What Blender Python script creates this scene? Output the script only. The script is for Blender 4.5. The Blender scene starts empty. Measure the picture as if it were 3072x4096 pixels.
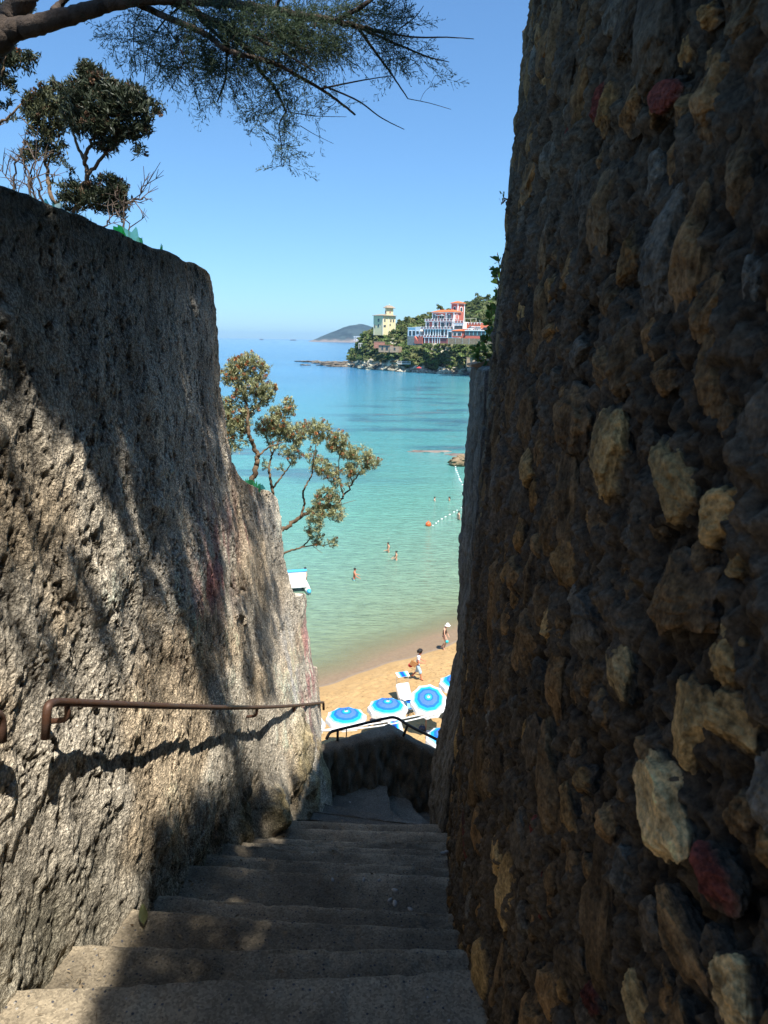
import bpy, bmesh, math, random
import numpy as np
from mathutils import Vector, Matrix, Euler

random.seed(7)
RNG = np.random.default_rng(7)
PI = math.pi
scene = bpy.context.scene
C = scene.collection

# ------------------------------------------------------------------ camera
F = 2842.0
PITCH = math.radians(13.57)
ROLL = math.radians(0.9)
CR = np.array((Matrix.Rotation(PI / 2 - PITCH, 3, 'X') @ Matrix.Rotation(ROLL, 3, 'Z')))
def ray(px, py): return CR @ np.array([px - 1536.0, 2048.0 - py, -F])
def PY(px, py, y):
    d = ray(px, py); return d * (y / d[1])
def PZ(px, py, z):
    d = ray(px, py); return d * (z / d[2])
def PX(px, py, x):
    d = ray(px, py); return d * (x / d[0])
def PROJ(P):
    q = np.asarray(P) @ CR
    return 1536.0 + F * q[..., 0] / -q[..., 2], 2048.0 - F * q[..., 1] / -q[..., 2], -q[..., 2]
cam_d = bpy.data.cameras.new('camera')
cam = bpy.data.objects.new('camera', cam_d); C.objects.link(cam)
cam.matrix_world = Matrix(CR.tolist()).to_4x4()
cam_d.sensor_fit = 'VERTICAL'; cam_d.sensor_height = 36.0; cam_d.sensor_width = 27.0
cam_d.lens = F / 4096 * 36.0
cam_d.clip_start = 0.05; cam_d.clip_end = 200000
cam_d.dof.use_dof = True; cam_d.dof.focus_distance = 7.0; cam_d.dof.aperture_fstop = 14.0
scene.camera = cam

# ------------------------------------------------------------------ light
SUNV = Vector((-0.225, 0.445, -1.0)).normalized()       # way the light travels
sun_d = bpy.data.lights.new('sun', 'SUN'); sun_d.energy = 5.0; sun_d.angle = math.radians(0.53)
sun_d.color = (1.0, 0.955, 0.88)
sun = bpy.data.objects.new('sun', sun_d); C.objects.link(sun)
sun.rotation_euler = SUNV.to_track_quat('-Z', 'Y').to_euler()
sun.location = (3, -6, 12)
world = bpy.data.worlds.new('World'); scene.world = world; world.use_nodes = True
wn = world.node_tree.nodes; wl = world.node_tree.links
for n in list(wn): wn.remove(n)
sky = wn.new('ShaderNodeTexSky'); sky.sky_type = 'NISHITA'; sky.sun_disc = False
sky.sun_elevation = math.asin(-SUNV.z); sky.sun_rotation = math.atan2(-SUNV.x, -SUNV.y)
sky.air_density = 1.0; sky.dust_density = 0.35; sky.ozone_density = 2.2; sky.altitude = 20
wbg = wn.new('ShaderNodeBackground'); wbg.inputs['Strength'].default_value = 0.108
wo = wn.new('ShaderNodeOutputWorld')
sgm = wn.new('ShaderNodeGamma'); sgm.inputs[1].default_value = 0.80
stn = wn.new('ShaderNodeMix'); stn.data_type = 'RGBA'; stn.blend_type = 'MULTIPLY'; stn.inputs[0].default_value = 1.0; stn.inputs[7].default_value = (0.66, 1.02, 1.36, 1)
wl.new(sky.outputs[0], sgm.inputs[0]); wl.new(sgm.outputs[0], stn.inputs[6]); wl.new(stn.outputs[2], wbg.inputs[0]); wl.new(wbg.outputs[0], wo.inputs[0])
scene.view_settings.view_transform = 'Standard'; scene.view_settings.look = 'None'
scene.view_settings.exposure = 0.82; scene.view_settings.gamma = 1.0
scene.render.engine = 'CYCLES'
scene.cycles.use_denoising = True
scene.cycles.max_bounces = 8; scene.cycles.transparent_max_bounces = 16
scene.cycles.volume_bounces = 0
scene.cycles.sample_clamp_indirect = 6.0
scene.cycles.caustics_reflective = False; scene.cycles.caustics_refractive = False

# ------------------------------------------------------------------ tagging
def tag(o, label=None, cat=None, group=None, kind=None):
    if label: o['label'] = label
    if cat: o['category'] = cat
    if group: o['group'] = group
    if kind: o['kind'] = kind
    return o
def empty(name, loc=(0, 0, 0), rz=0.0):
    o = bpy.data.objects.new(name, None); C.objects.link(o)
    o.location = [float(v) for v in loc]; o.rotation_euler = (0, 0, rz); o.empty_display_size = .1
    return o
def copy_tree(o, parent=None):
    c = o.copy(); C.objects.link(c); c.parent = parent
    for ch in list(o.children): copy_tree(ch, c)
    return c

# ------------------------------------------------------------------ numpy noise
def _h(ix, iy, iz, seed):
    n = (ix.astype(np.int64) * 374761393 + iy.astype(np.int64) * 668265263 + iz.astype(np.int64) * 2147483647 + seed * 974711) & 0xffffffff
    n = ((n ^ (n >> 13)) * 1274126177) & 0xffffffff
    n = ((n ^ (n >> 16)) * 2246822519) & 0xffffffff
    return ((n ^ (n >> 15)) & 0xffffff) / float(0xffffff)
def vn2(x, y, seed=0):
    x0 = np.floor(x); y0 = np.floor(y); fx = x - x0; fy = y - y0
    fx = fx * fx * fx * (fx * (fx * 6 - 15) + 10); fy = fy * fy * fy * (fy * (fy * 6 - 15) + 10)
    z = np.zeros_like(x0)
    a = _h(x0, y0, z, seed); b = _h(x0 + 1, y0, z, seed); c = _h(x0, y0 + 1, z, seed); d = _h(x0 + 1, y0 + 1, z, seed)
    return (a * (1 - fx) + b * fx) * (1 - fy) + (c * (1 - fx) + d * fx) * fy - 0.5
def fbm(x, y, octv=4, seed=0, gain=0.5):
    s = np.zeros_like(np.asarray(x, float)); a = 1.0; f = 1.0
    for k in range(octv):
        s += a * vn2(x * f + 17.3 * k, y * f - 9.1 * k, seed + k); a *= gain; f *= 2.03
    return s
def cell2(x, y, seed=0, jit=0.9):
    """distance to nearest feature point, distance to second, id hash"""
    x0 = np.floor(x); y0 = np.floor(y)
    d1 = np.full(x.shape, 9.0); d2 = np.full(x.shape, 9.0); idh = np.zeros(x.shape)
    z = np.zeros_like(x0)
    for i in (-1, 0, 1):
        for j in (-1, 0, 1):
            cx = x0 + i; cy = y0 + j
            px = cx + .5 + jit * (_h(cx, cy, z, seed) - .5); py = cy + .5 + jit * (_h(cx, cy, z + 1, seed) - .5)
            d = np.hypot(px - x, py - y)
            near = d < d1
            d2 = np.where(near, d1, np.minimum(d2, d)); idh = np.where(near, _h(cx, cy, z + 2, seed), idh); d1 = np.where(near, d, d1)
    return d1, d2, idh

# ------------------------------------------------------------------ mesh building
def link(name, me, parent=None, mats=(), smooth=False):
    o = bpy.data.objects.new(name, me); C.objects.link(o)
    for m in (mats if isinstance(mats, (list, tuple)) else [mats]): me.materials.append(m)
    if smooth: me.polygons.foreach_set('use_smooth', np.ones(len(me.polygons), bool))
    if parent is not None: o.parent = parent
    return o
def np_mesh(name, V, Q, mats, parent=None, smooth=False, col=None, nper=4, midx=None):
    V = np.asarray(V, np.float32).reshape(-1, 3); Q = np.asarray(Q, np.int32).reshape(-1, nper)
    me = bpy.data.meshes.new(name)
    me.vertices.add(len(V)); me.vertices.foreach_set('co', V.ravel())
    me.loops.add(Q.size); me.loops.foreach_set('vertex_index', Q.ravel())
    me.polygons.add(len(Q)); me.polygons.foreach_set('loop_start', np.arange(0, Q.size, nper, dtype=np.int32))
    me.polygons.foreach_set('loop_total', np.full(len(Q), nper, np.int32))
    if col is not None:
        a = me.color_attributes.new('col', 'FLOAT_COLOR', 'POINT')
        c4 = np.ones((len(V), 4), np.float32); c4[:, :3] = np.asarray(col, np.float32).reshape(-1, 3)
        a.data.foreach_set('color', c4.ravel())
    me.update(calc_edges=True); me.validate()
    o = link(name, me, parent, mats, smooth)
    if midx is not None: me.polygons.foreach_set('material_index', np.asarray(midx, np.int32))
    return o
def grid_faces(R, K, flip=False):
    i = np.arange(R - 1)[:, None] * K + np.arange(K - 1)[None, :]
    q = np.stack([i, i + 1, i + K + 1, i + K], -1).reshape(-1, 4)
    return q[:, ::-1] if flip else q
def grid_mesh(name, X, mats, parent=None, col=None, flip=False, smooth=True):
    R, K = X.shape[:2]
    return np_mesh(name, X.reshape(-1, 3), grid_faces(R, K, flip), mats, parent, smooth, None if col is None else col.reshape(-1, 3))

class MB:
    def __init__(s): s.v = []; s.f = []; s.m = []
    def add(s, vs, fs, m=0):
        b = len(s.v); s.v += [tuple(float(q) for q in v) for v in vs]
        s.f += [tuple(b + i for i in f) for f in fs]; s.m += [m] * len(fs); return s
    def box(s, c, d, m=0, rot=None):
        hx, hy, hz = d[0] / 2, d[1] / 2, d[2] / 2
        vs = [Vector((sx * hx, sy * hy, sz * hz)) for sz in (-1, 1) for sy in (-1, 1) for sx in (-1, 1)]
        if rot is not None:
            M = Euler(rot).to_matrix(); vs = [M @ v for v in vs]
        vs = [(v[0] + c[0], v[1] + c[1], v[2] + c[2]) for v in vs]
        return s.add(vs, [(0, 2, 3, 1), (4, 5, 7, 6), (0, 1, 5, 4), (2, 6, 7, 3), (0, 4, 6, 2), (1, 3, 7, 5)], m)
    def bb(s, x0, x1, y0, y1, z0, z1, m=0): return s.box(((x0 + x1) / 2, (y0 + y1) / 2, (z0 + z1) / 2), (abs(x1 - x0), abs(y1 - y0), abs(z1 - z0)), m)
    def tube(s, pts, r, n=6, m=0, cap=True):
        P = [Vector(p) for p in pts]; k = len(P)
        rr = [r] * k if isinstance(r, (int, float)) else list(r)
        rings = []; up = Vector((0.31, 0.17, 0.93)).normalized()
        for i in range(k):
            t = (P[min(i + 1, k - 1)] - P[max(i - 1, 0)])
            if t.length < 1e-9: t = Vector((0, 0, 1))
            t.normalize()
            a = t.cross(up)
            if a.length < 1e-3: a = t.cross(Vector((1, 0, 0)))
            a.normalize(); b = a.cross(t); up = b
            rings.append([P[i] + (a * math.cos(2 * PI * j / n) + b * math.sin(2 * PI * j / n)) * rr[i] for j in range(n)])
        vs = [v for g in rings for v in g]
        fs = [(i * n + j, (i + 1) * n + j, (i + 1) * n + (j + 1) % n, i * n + (j + 1) % n) for i in range(k - 1) for j in range(n)]
        if cap: fs += [tuple(range(n)), tuple((k - 1) * n + j for j in range(n - 1, -1, -1))]
        return s.add(vs, fs, m)
    def ball(s, c, r, n=8, k=6, m=0, jit=0.0):
        r3 = (r, r, r) if isinstance(r, (int, float)) else r
        vs = [(c[0], c[1], c[2] - r3[2])]
        for i in range(1, k):
            a = -PI / 2 + PI * i / k
            for j in range(n):
                q = 1 + (random.uniform(-jit, jit) if jit else 0)
                vs.append((c[0] + q * r3[0] * math.cos(a) * math.cos(2 * PI * j / n), c[1] + q * r3[1] * math.cos(a) * math.sin(2 * PI * j / n), c[2] + q * r3[2] * math.sin(a)))
        vs.append((c[0], c[1], c[2] + r3[2])); L = len(vs) - 1
        fs = [(0, 1 + (j + 1) % n, 1 + j) for j in range(n)]
        for i in range(k - 2):
            for j in range(n):
                a = 1 + i * n + j; b = 1 + i * n + (j + 1) % n; fs.append((a, b, b + n, a + n))
        fs += [(L, 1 + (k - 2) * n + j, 1 + (k - 2) * n + (j + 1) % n) for j in range(n)]
        return s.add(vs, fs, m)
    def lathe(s, prof, n=16, c=(0, 0, 0), m=0, M=None):
        vs = []
        for (r, z) in prof:
            for j in range(n):
                v = Vector((r * math.cos(2 * PI * j / n), r * math.sin(2 * PI * j / n), z))
                if M is not None: v = M @ v
                vs.append((v[0] + c[0], v[1] + c[1], v[2] + c[2]))
        fs = [(i * n + j, i * n + (j + 1) % n, (i + 1) * n + (j + 1) % n, (i + 1) * n + j) for i in range(len(prof) - 1) for j in range(n)]
        return s.add(vs, fs, m)
    def prism(s, poly, z0, z1, m=0):
        """poly: list of (x,y); z0/z1 numbers or per-vertex lists"""
        n = len(poly); a = [z0] * n if isinstance(z0, (int, float)) else z0; b = [z1] * n if isinstance(z1, (int, float)) else z1
        vs = [(p[0], p[1], a[i]) for i, p in enumerate(poly)] + [(p[0], p[1], b[i]) for i, p in enumerate(poly)]
        fs = [tuple(range(n - 1, -1, -1)), tuple(range(n, 2 * n))] + [(i, (i + 1) % n, n + (i + 1) % n, n + i) for i in range(n)]
        return s.add(vs, fs, m)
    def build(s, name, mats, parent=None, smooth=False, loc=None, rz=0.0, bevel=0.0):
        me = bpy.data.meshes.new(name); me.from_pydata(s.v, [], s.f)
        me.polygons.foreach_set('material_index', np.array(s.m, np.int32)) if len(s.m) else None
        me.update()
        o = link(name, me, parent, mats, smooth)
        if loc is not None: o.location = [float(q) for q in loc]
        o.rotation_euler.z = rz
        if bevel:
            b = o.modifiers.new('bevel', 'BEVEL'); b.width = bevel; b.segments = 2; b.limit_method = 'ANGLE'
        return o

# ------------------------------------------------------------------ materials
def nt(name):
    m = bpy.data.materials.new(name); m.use_nodes = True
    N = m.node_tree.nodes; L = m.node_tree.links
    return m, N, L, N['Principled BSDF']
def ramp(N, L, src, stops):
    r = N.new('ShaderNodeValToRGB'); e = r.color_ramp.elements
    while len(e) < len(stops): e.new(0.5)
    for i, (p, c) in enumerate(stops):
        e[i].position = p; e[i].color = (c[0], c[1], c[2], 1) if isinstance(c, (tuple, list)) else (c, c, c, 1)
    L.new(src, r.inputs[0]); return r
def noise(N, L, scale, detail=4, rough=.6, vec=None):
    n = N.new('ShaderNodeTexNoise'); n.inputs['Scale'].default_value = scale; n.inputs['Detail'].default_value = detail; n.inputs['Roughness'].default_value = rough
    if vec is not None: L.new(vec, n.inputs['Vector'])
    return n
def mixc(N, L, a, b, fac, mode='MIX'):
    x = N.new('ShaderNodeMix'); x.data_type = 'RGBA'; x.blend_type = mode
    for sock, v in ((x.inputs[0], fac), (x.inputs[6], a), (x.inputs[7], b)):
        if isinstance(v, bpy.types.NodeSocket): L.new(v, sock)
        elif isinstance(v, (tuple, list)): sock.default_value = (v[0], v[1], v[2], 1)
        else: sock.default_value = v
    return x.outputs[2]
def objvec(N, L, scale=(1, 1, 1)):
    t = N.new('ShaderNodeTexCoord'); mp = N.new('ShaderNodeMapping'); mp.inputs['Scale'].default_value = scale
    L.new(t.outputs['Object'], mp.inputs[0]); return mp.outputs[0]
def bump(N, L, B, h, strength=.5, dist=.01):
    b = N.new('ShaderNodeBump'); b.inputs['Strength'].default_value = strength; b.inputs['Distance'].default_value = dist
    L.new(h, b.inputs['Height']); L.new(b.outputs[0], B.inputs['Normal']); return b
def M(name, c, rough=.7, var=.25, scale=6.0, bs=0.0, bscale=40.0, metal=0.0, spec=.4, bdist=.01, c2=None):
    m, N, L, B = nt(name)
    B.inputs['Roughness'].default_value = rough; B.inputs['Metallic'].default_value = metal
    B.inputs['Specular IOR Level'].default_value = spec
    v = objvec(N, L); n = noise(N, L, scale, 5, .65, v)
    lo = c2 if c2 else tuple(q * (1 - var) for q in c); hi = tuple(min(1, q * (1 + var * .6)) for q in c)
    r = ramp(N, L, n.outputs[0], [(.32, lo), (.7, hi)]); L.new(r.outputs[0], B.inputs['Base Color'])
    if bs:
        n2 = noise(N, L, bscale, 6, .65, v); bump(N, L, B, n2.outputs[0], bs, bdist)
    return m
def leaf_mat(name, c1, c2, trans=.35, rough=.5, back=None):
    m, N, L, B = nt(name)
    g = N.new('ShaderNodeNewGeometry')
    r = ramp(N, L, g.outputs['Random Per Island'], [(0, c1), (1, c2)])
    L.new(r.outputs[0], B.inputs['Base Color']); B.inputs['Roughness'].default_value = rough
    B.inputs['Specular IOR Level'].default_value = .3
    t = N.new('ShaderNodeBsdfTranslucent'); L.new(r.outputs[0], t.inputs[0])
    mx = N.new('ShaderNodeMixShader'); mx.inputs[0].default_value = trans
    L.new(B.outputs[0], mx.inputs[1]); L.new(t.outputs[0], mx.inputs[2])
    L.new(mx.outputs[0], N['Material Output'].inputs[0]); return m

# ------------------------------------------------------------------ foliage helpers
def unit(v):
    v = np.asarray(v, float); return v / np.maximum(np.linalg.norm(v, axis=-1, keepdims=True), 1e-9)
def leaves(base, d, length, width, rng, fold=0.25):
    """rhombic leaves: base points (N,3), directions (N,3)"""
    base = np.asarray(base, float); d = unit(d); N = len(base)
    rv = unit(rng.normal(size=(N, 3))); s = unit(np.cross(d, rv)); n = np.cross(s, d)
    L = np.broadcast_to(np.asarray(length, float), (N,))[:, None]; W = np.broadcast_to(np.asarray(width, float), (N,))[:, None]
    tip = base + d * L - n * L * .12
    mid = base + d * L * .55 + n * L * .03
    V = np.stack([base, mid + s * W / 2 + n * W * fold, tip, mid - s * W / 2 + n * W * fold], 1)
    return V.reshape(-1, 3), np.arange(N * 4).reshape(-1, 4)
def grow(skel, targets, rng, r_tip=.002, r_gain=.6, wob=.12, nseg=5, sides=4, mb=None, maxlen=9e9):
    """connect target points to a growing skeleton with curved twigs; returns directions at the targets"""
    nodes = [np.array(p, float) for p, r in skel]; rad = [r for p, r in skel]
    T = np.asarray(targets, float)
    A = np.array(nodes)
    dist = np.min(np.linalg.norm(T[:, None] - A[None], axis=2), 1)
    order = np.argsort(dist); dirs = np.zeros_like(T)
    for i in order:
        A = np.array(nodes); d = np.linalg.norm(A - T[i], axis=1); j = int(np.argmin(d)); L = d[j]
        p0 = nodes[j]; p1 = T[i]; v = p1 - p0
        if L < 1e-4 or L > maxlen: dirs[i] = (0, 0, 1); continue
        side = rng.normal(size=3) * L * wob; side[2] -= L * wob * .6
        r0 = max(min(rad[j] * .7, r_tip + L * .02), r_tip); pts = []; rr = []
        for k in range(nseg + 1):
            t = k / nseg; pts.append(p0 + v * t + side * math.sin(PI * t) + rng.normal(size=3) * L * .012); rr.append(r0 + (r_tip - r0) * t)
        mb.tube(pts, rr, sides, cap=False)
        for k in range(2, nseg + 1): nodes.append(pts[k]); rad.append(rr[k])
        dirs[i] = unit(pts[-1] - pts[-2])
    return dirs
def polyline3(px, depth, n=6):
    """pixel polyline + depth (number or list) -> smooth list of 3-D points"""
    P = [PY(a[0], a[1], depth if isinstance(depth, (int, float)) else depth[i]) for i, a in enumerate(px)]
    out = []
    for i in range(len(P) - 1):
        p0 = P[max(i - 1, 0)]; p1 = P[i]; p2 = P[i + 1]; p3 = P[min(i + 2, len(P) - 1)]
        for k in range(n):
            t = k / n
            out.append(.5 * ((2 * p1) + (p2 - p0) * t + (2 * p0 - 5 * p1 + 4 * p2 - p3) * t * t + (3 * p1 - p0 - 3 * p2 + p3) * t ** 3))
    out.append(P[-1]); return out
# ================================================================== NEAR SETTING: walls, stairs
def col_surface(cols):
    ys = np.array([c[0] for c in cols])
    def f(y, z):
        y = np.asarray(y, float); z = np.asarray(z, float)
        vals = [np.interp(z, [q[0] for q in c[1]], [q[1] for q in c[1]]) for c in cols]
        out = vals[0].copy()
        for i in range(len(cols) - 1):
            t = np.clip((y - ys[i]) / (ys[i + 1] - ys[i]), 0, 1)
            out = np.where(y >= ys[i], vals[i] * (1 - t) + vals[i + 1] * t, out)
        return out
    return f
xL = col_surface([
    (-0.8, [(-5, -1.02), (.36, -1.03)]),
    (1.5, [(-5, -.96), (-1.7, -.975), (.36, -1.0)]),
    (2.2, [(-5, -.88), (-2.05, -.895), (-1.0, -.97), (.36, -1.0)]),
    (3.1, [(-5, -.83), (-2.6, -.835), (-1.6, -.885), (-.8, -.95), (.36, -1.0)]),
    (3.9, [(-5, -.74), (-3.1, -.75), (-2.2, -.81), (-1, -.92), (.36, -1.01)]),
    (4.3, [(-5, -.65), (-3.3, -.665), (-2.4, -.775), (-.741, -.94), (-.32, -.99), (.39, -1.015)]),
    (5.0, [(-5, -.56), (-3.75, -.57), (-2.7, -.71), (-1.03, -.9), (.4, -1.0)]),
    (5.5, [(-5, -.41), (-4, -.43), (-3, -.65), (-1.94, -.746), (-1.2, -.85), (.4, -1)]),
    (6.0, [(-5, -.42), (-4, -.44), (-3.8, -.55), (-2.5, -.68), (-2.2, -.665), (.4, -.9)]),
    (6.3, [(-5, -.45), (-3.9, -.55), (-3.06, -.6), (.4, -.8)])])
YEND = [(-5, 5.7), (-4.0, 5.7), (-3.9, 5.9), (-3.6, 6.28), (-3.1, 6.28), (-3.02, 6.2), (-2.95, 6.02), (-2.25, 5.97), (-2.18, 5.9), (-2.1, 5.6), (-1.94, 5.5),
        (-1.24, 5.45), (-1.19, 5.38), (-1.12, 5.25), (-1.03, 4.95), (-.9, 4.55), (-.74, 4.32), (-.3, 4.3), (.30, 4.3), (.345, 4.28), (.37, 4.24)]
def wall_hit(px, py, f, x0):
    x = x0
    for _ in range(12): p = PX(px, py, x); x = .5 * x + .5 * float(f(p[1], p[2]))
    return PX(px, py, x)

def sstep(a, b, x):
    t = np.clip((x - a) / (b - a), 0, 1); return t * t * (3 - 2 * t)

# ---- left wall
def left_wall():
    zs = np.concatenate([np.linspace(-5, -4.1, 12, endpoint=False), np.linspace(-4.1, -1.24, 300, endpoint=False), np.linspace(-1.24, -.86, 130, endpoint=False), np.linspace(-.86, .37, 140)])
    yfix = np.concatenate([np.linspace(-.8, 1.1, 40, endpoint=False), np.linspace(1.1, 3.7, 300, endpoint=False)]); tend = np.linspace(0, 1, 300)
    ye = np.interp(zs, [a for a, b in YEND], [b for a, b in YEND]) + .02 * fbm(zs * 7, zs * 0, 4, 3)
    Y = np.concatenate([np.repeat(yfix[None, :], len(zs), 0), 3.7 + tend[None, :] * (ye[:, None] - 3.7)], 1); Z = np.repeat(zs[:, None], Y.shape[1], 1)
    Z = Z + np.where(Z > .2, .012 * fbm(Y * 4, Y * 0 + 4, 4, 8), 0) * sstep(.2, .37, Z)
    X = xL(Y, Z)
    col = np.zeros(Y.shape + (3,)); base = np.array([.74, .645, .50])
    n1 = fbm(Y * 2.2, Z * 1.7, 4, 21); n2 = fbm(Y * 9, Z * 7, 4, 22); n3 = fbm(Y * 60, Z * 50, 2, 23)
    rough = .55 + .6 * sstep(4.6, 2.0, Y) * sstep(.3, -.8, Z)
    H = .034 * n1 + .017 * n2 * rough
    g1, g2, gi = cell2(Y * 62 + .8 * n2 + .9 * n3, Z * 58 + .8 * n1 + .9 * n3, 31)
    H += (.0045 * n3 + .006 * fbm(Y * 26, Z * 24, 3, 33)) * (.6 + .5 * rough)
    p1, p2, pi_ = cell2(Y * 21 + 1.2 * n2 + .8 * n3, Z * 17 + 1.2 * n3, 37)
    pit = (pi_ > .62) * (1 - sstep(.08, .36, p1)) * (.5 + rough)
    q1, q2, qi = cell2(Y * 5.2 + n2, Z * 4.2 + n3, 38)
    pit2 = (qi > .66) * (1 - sstep(.02, .20, q1)) * rough
    H -= .008 * pit + .014 * pit2
    v = 1 + .5 * n1 + .35 * n2 + .3 * n3
    col[:] = base * v[..., None]
    warm = sstep(.0, .3, fbm(Y * 1.1, Z * 1.3, 3, 41)); col *= (1 - warm[..., None] * np.array([-.08, .02, .14]))
    dirt = np.clip(1 - .7 * pit - .6 * pit2, .2, 1); col *= dirt[..., None]
    # mossy dark along the top edge, shade painted in, running down in streaks
    moss_shade = sstep(-.75, .3, Z + .5 * fbm(Y * 7, Z * .6, 3, 52)); col = col * (1 - .55 * moss_shade[..., None]) + moss_shade[..., None] * .55 * np.array([.05, .047, .036])
    moss = sstep(.16, .36, Z + .06 * n2); col = col * (1 - .7 * moss[..., None]) + .7 * moss[..., None] * np.array([.035, .035, .02])  # very top darker still: moss together with painted-in shade
    # greenish damp foot
    foot = np.exp(-((Z + 1.71 + np.maximum(Y - 1.55, 0) * .6) / .32) ** 2) * (.4 + 1.2 * np.clip(fbm(Y * 3, Z * 3, 3, 61) + .2, 0, 1))
    foot = np.clip(foot, 0, .8); col = col * (1 - foot[..., None] * .55) + foot[..., None] * .55 * np.array([.13, .125, .07])
    # yellow bedrock lumps at the foot of the far end
    for (px, py, ry, rz, amp) in ((1195, 3010, .30, .38, .06), (1095, 3235, .17, .17, .09), (1245, 3150, .16, .22, .05), (1000, 3290, .2, .16, .03), (1290, 3060, .2, .3, .03)):
        p = wall_hit(px, py, xL, -.65); r = np.hypot((Y - p[1]) / ry, (Z - p[2]) / rz) * (1 + .5 * n2)
        w = 1 - sstep(.45, 1.15, r); H += amp * w * (1 + .8 * fbm(Y * 6, Z * 6, 3, 71)); H -= w * .01 * np.abs(fbm(Y * 22, Z * 16, 3, 72))
        col = col * (1 - .8 * w[..., None]) + .8 * w[..., None] * np.array([.46, .36, .17]) * (1 + .7 * n2 + .3 * n3)[..., None]
    # hollow under the lump, mossy foot beyond it, both with painted-in shade
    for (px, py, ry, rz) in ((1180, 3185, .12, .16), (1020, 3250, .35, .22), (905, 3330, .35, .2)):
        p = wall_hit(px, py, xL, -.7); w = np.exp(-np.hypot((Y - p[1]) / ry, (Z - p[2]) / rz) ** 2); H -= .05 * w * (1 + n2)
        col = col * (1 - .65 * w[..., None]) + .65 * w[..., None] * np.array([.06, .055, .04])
    # old sprayed paint
    def paint(px, py, ry, rz, c, a, seed, thr=.0):
        nonlocal col
        p = wall_hit(px, py, xL, -.8); w = np.exp(-np.hypot((Y - p[1]) / ry, (Z - p[2]) / rz) ** 2) * sstep(thr, thr + .22, fbm(Y * 10, Z * 4, 4, seed)) * a
        col = col * (1 - w[..., None]) + w[..., None] * np.array(c)
    paint(1230, 2640, .25, .45, (.55, .12, .16), .75, 81); paint(1165, 2720, .22, .5, (.62, .62, .62), .7, 82, -.1); paint(1225, 2860, .2, .3, (.6, .2, .22), .5, 83)
    paint(860, 2300, .5, .22, (.42, .05, .09), .65, 84); paint(880, 2180, .5, .35, (.3, .05, .1), .5, 85); paint(1000, 2060, .3, .4, (.3, .04, .08), .5, 86)
    # broken flake of render
    p = wall_hit(965, 2420, xL, -.85); dy = (Y - p[1]) * .7 - (Z - p[2]) * .3; dz = (Z - p[2]) * .8 + (Y - p[1]) * .4
    fl = (np.abs(dy + .1 * n2) < .10) * (np.abs(dz + .12 * n2) < .05); H = np.where(fl, H + .02, H)
    cr = np.exp(-((dz - .06 + .08 * n2) / .012) ** 2) * (np.abs(dy) < .14); H -= .03 * cr
    X = X + H
    # wrap the end and the top backwards (0.45 m thick)
    W = 16; ang = np.linspace(0, PI / 2, 7)[1:]; rad = .045
    Xe = [X[:, -1] - rad * (1 - np.cos(a)) for a in ang] + [X[:, -1] - rad - s for s in np.linspace(.03, .42, W)]
    Ye = [Y[:, -1] + rad * np.sin(a) * .8 for a in ang] + [Y[:, -1] + rad * .8 + 0 * s for s in np.linspace(.03, .42, W)]
    K = len(Xe); xe = np.stack(Xe, 1); yE = np.stack(Ye, 1); ze = np.repeat(zs[:, None], K, 1)
    nn = fbm(xe * 12 + 3, ze * 12, 4, 91) + .5 * fbm(xe * 50, ze * 50, 2, 92); yE = yE + .02 * nn * np.linspace(.2, 1, K)[None, :]
    ce = np.repeat(col[:, -1:, :], K, 1) * (1 + .6 * nn[..., None])
    X = np.concatenate([X, xe], 1); Y = np.concatenate([Y, yE], 1); Z = np.concatenate([Z, ze], 1); col = np.concatenate([col, ce], 1)
    tops = [(0.012, .004), (.035, .008), (.08, .010), (.16, .008), (.28, .005), (.42, -.01)]
    Xt = np.stack([X[-1] - a for a, b in tops]); Zt = np.stack([Z[-1] + b + .010 * fbm(Y[-1] * 9, Y[-1] * 0 + a * 30, 3, 95) for a, b in tops]); Yt = np.repeat(Y[-1:], len(tops), 0)
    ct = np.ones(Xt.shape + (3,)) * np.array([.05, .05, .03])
    X = np.concatenate([X, Xt]); Y = np.concatenate([Y, Yt]); Z = np.concatenate([Z, Zt]); col = np.concatenate([col, ct])
    return np.stack([X, Y, Z], -1), np.clip(col, .01, .9)

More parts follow.
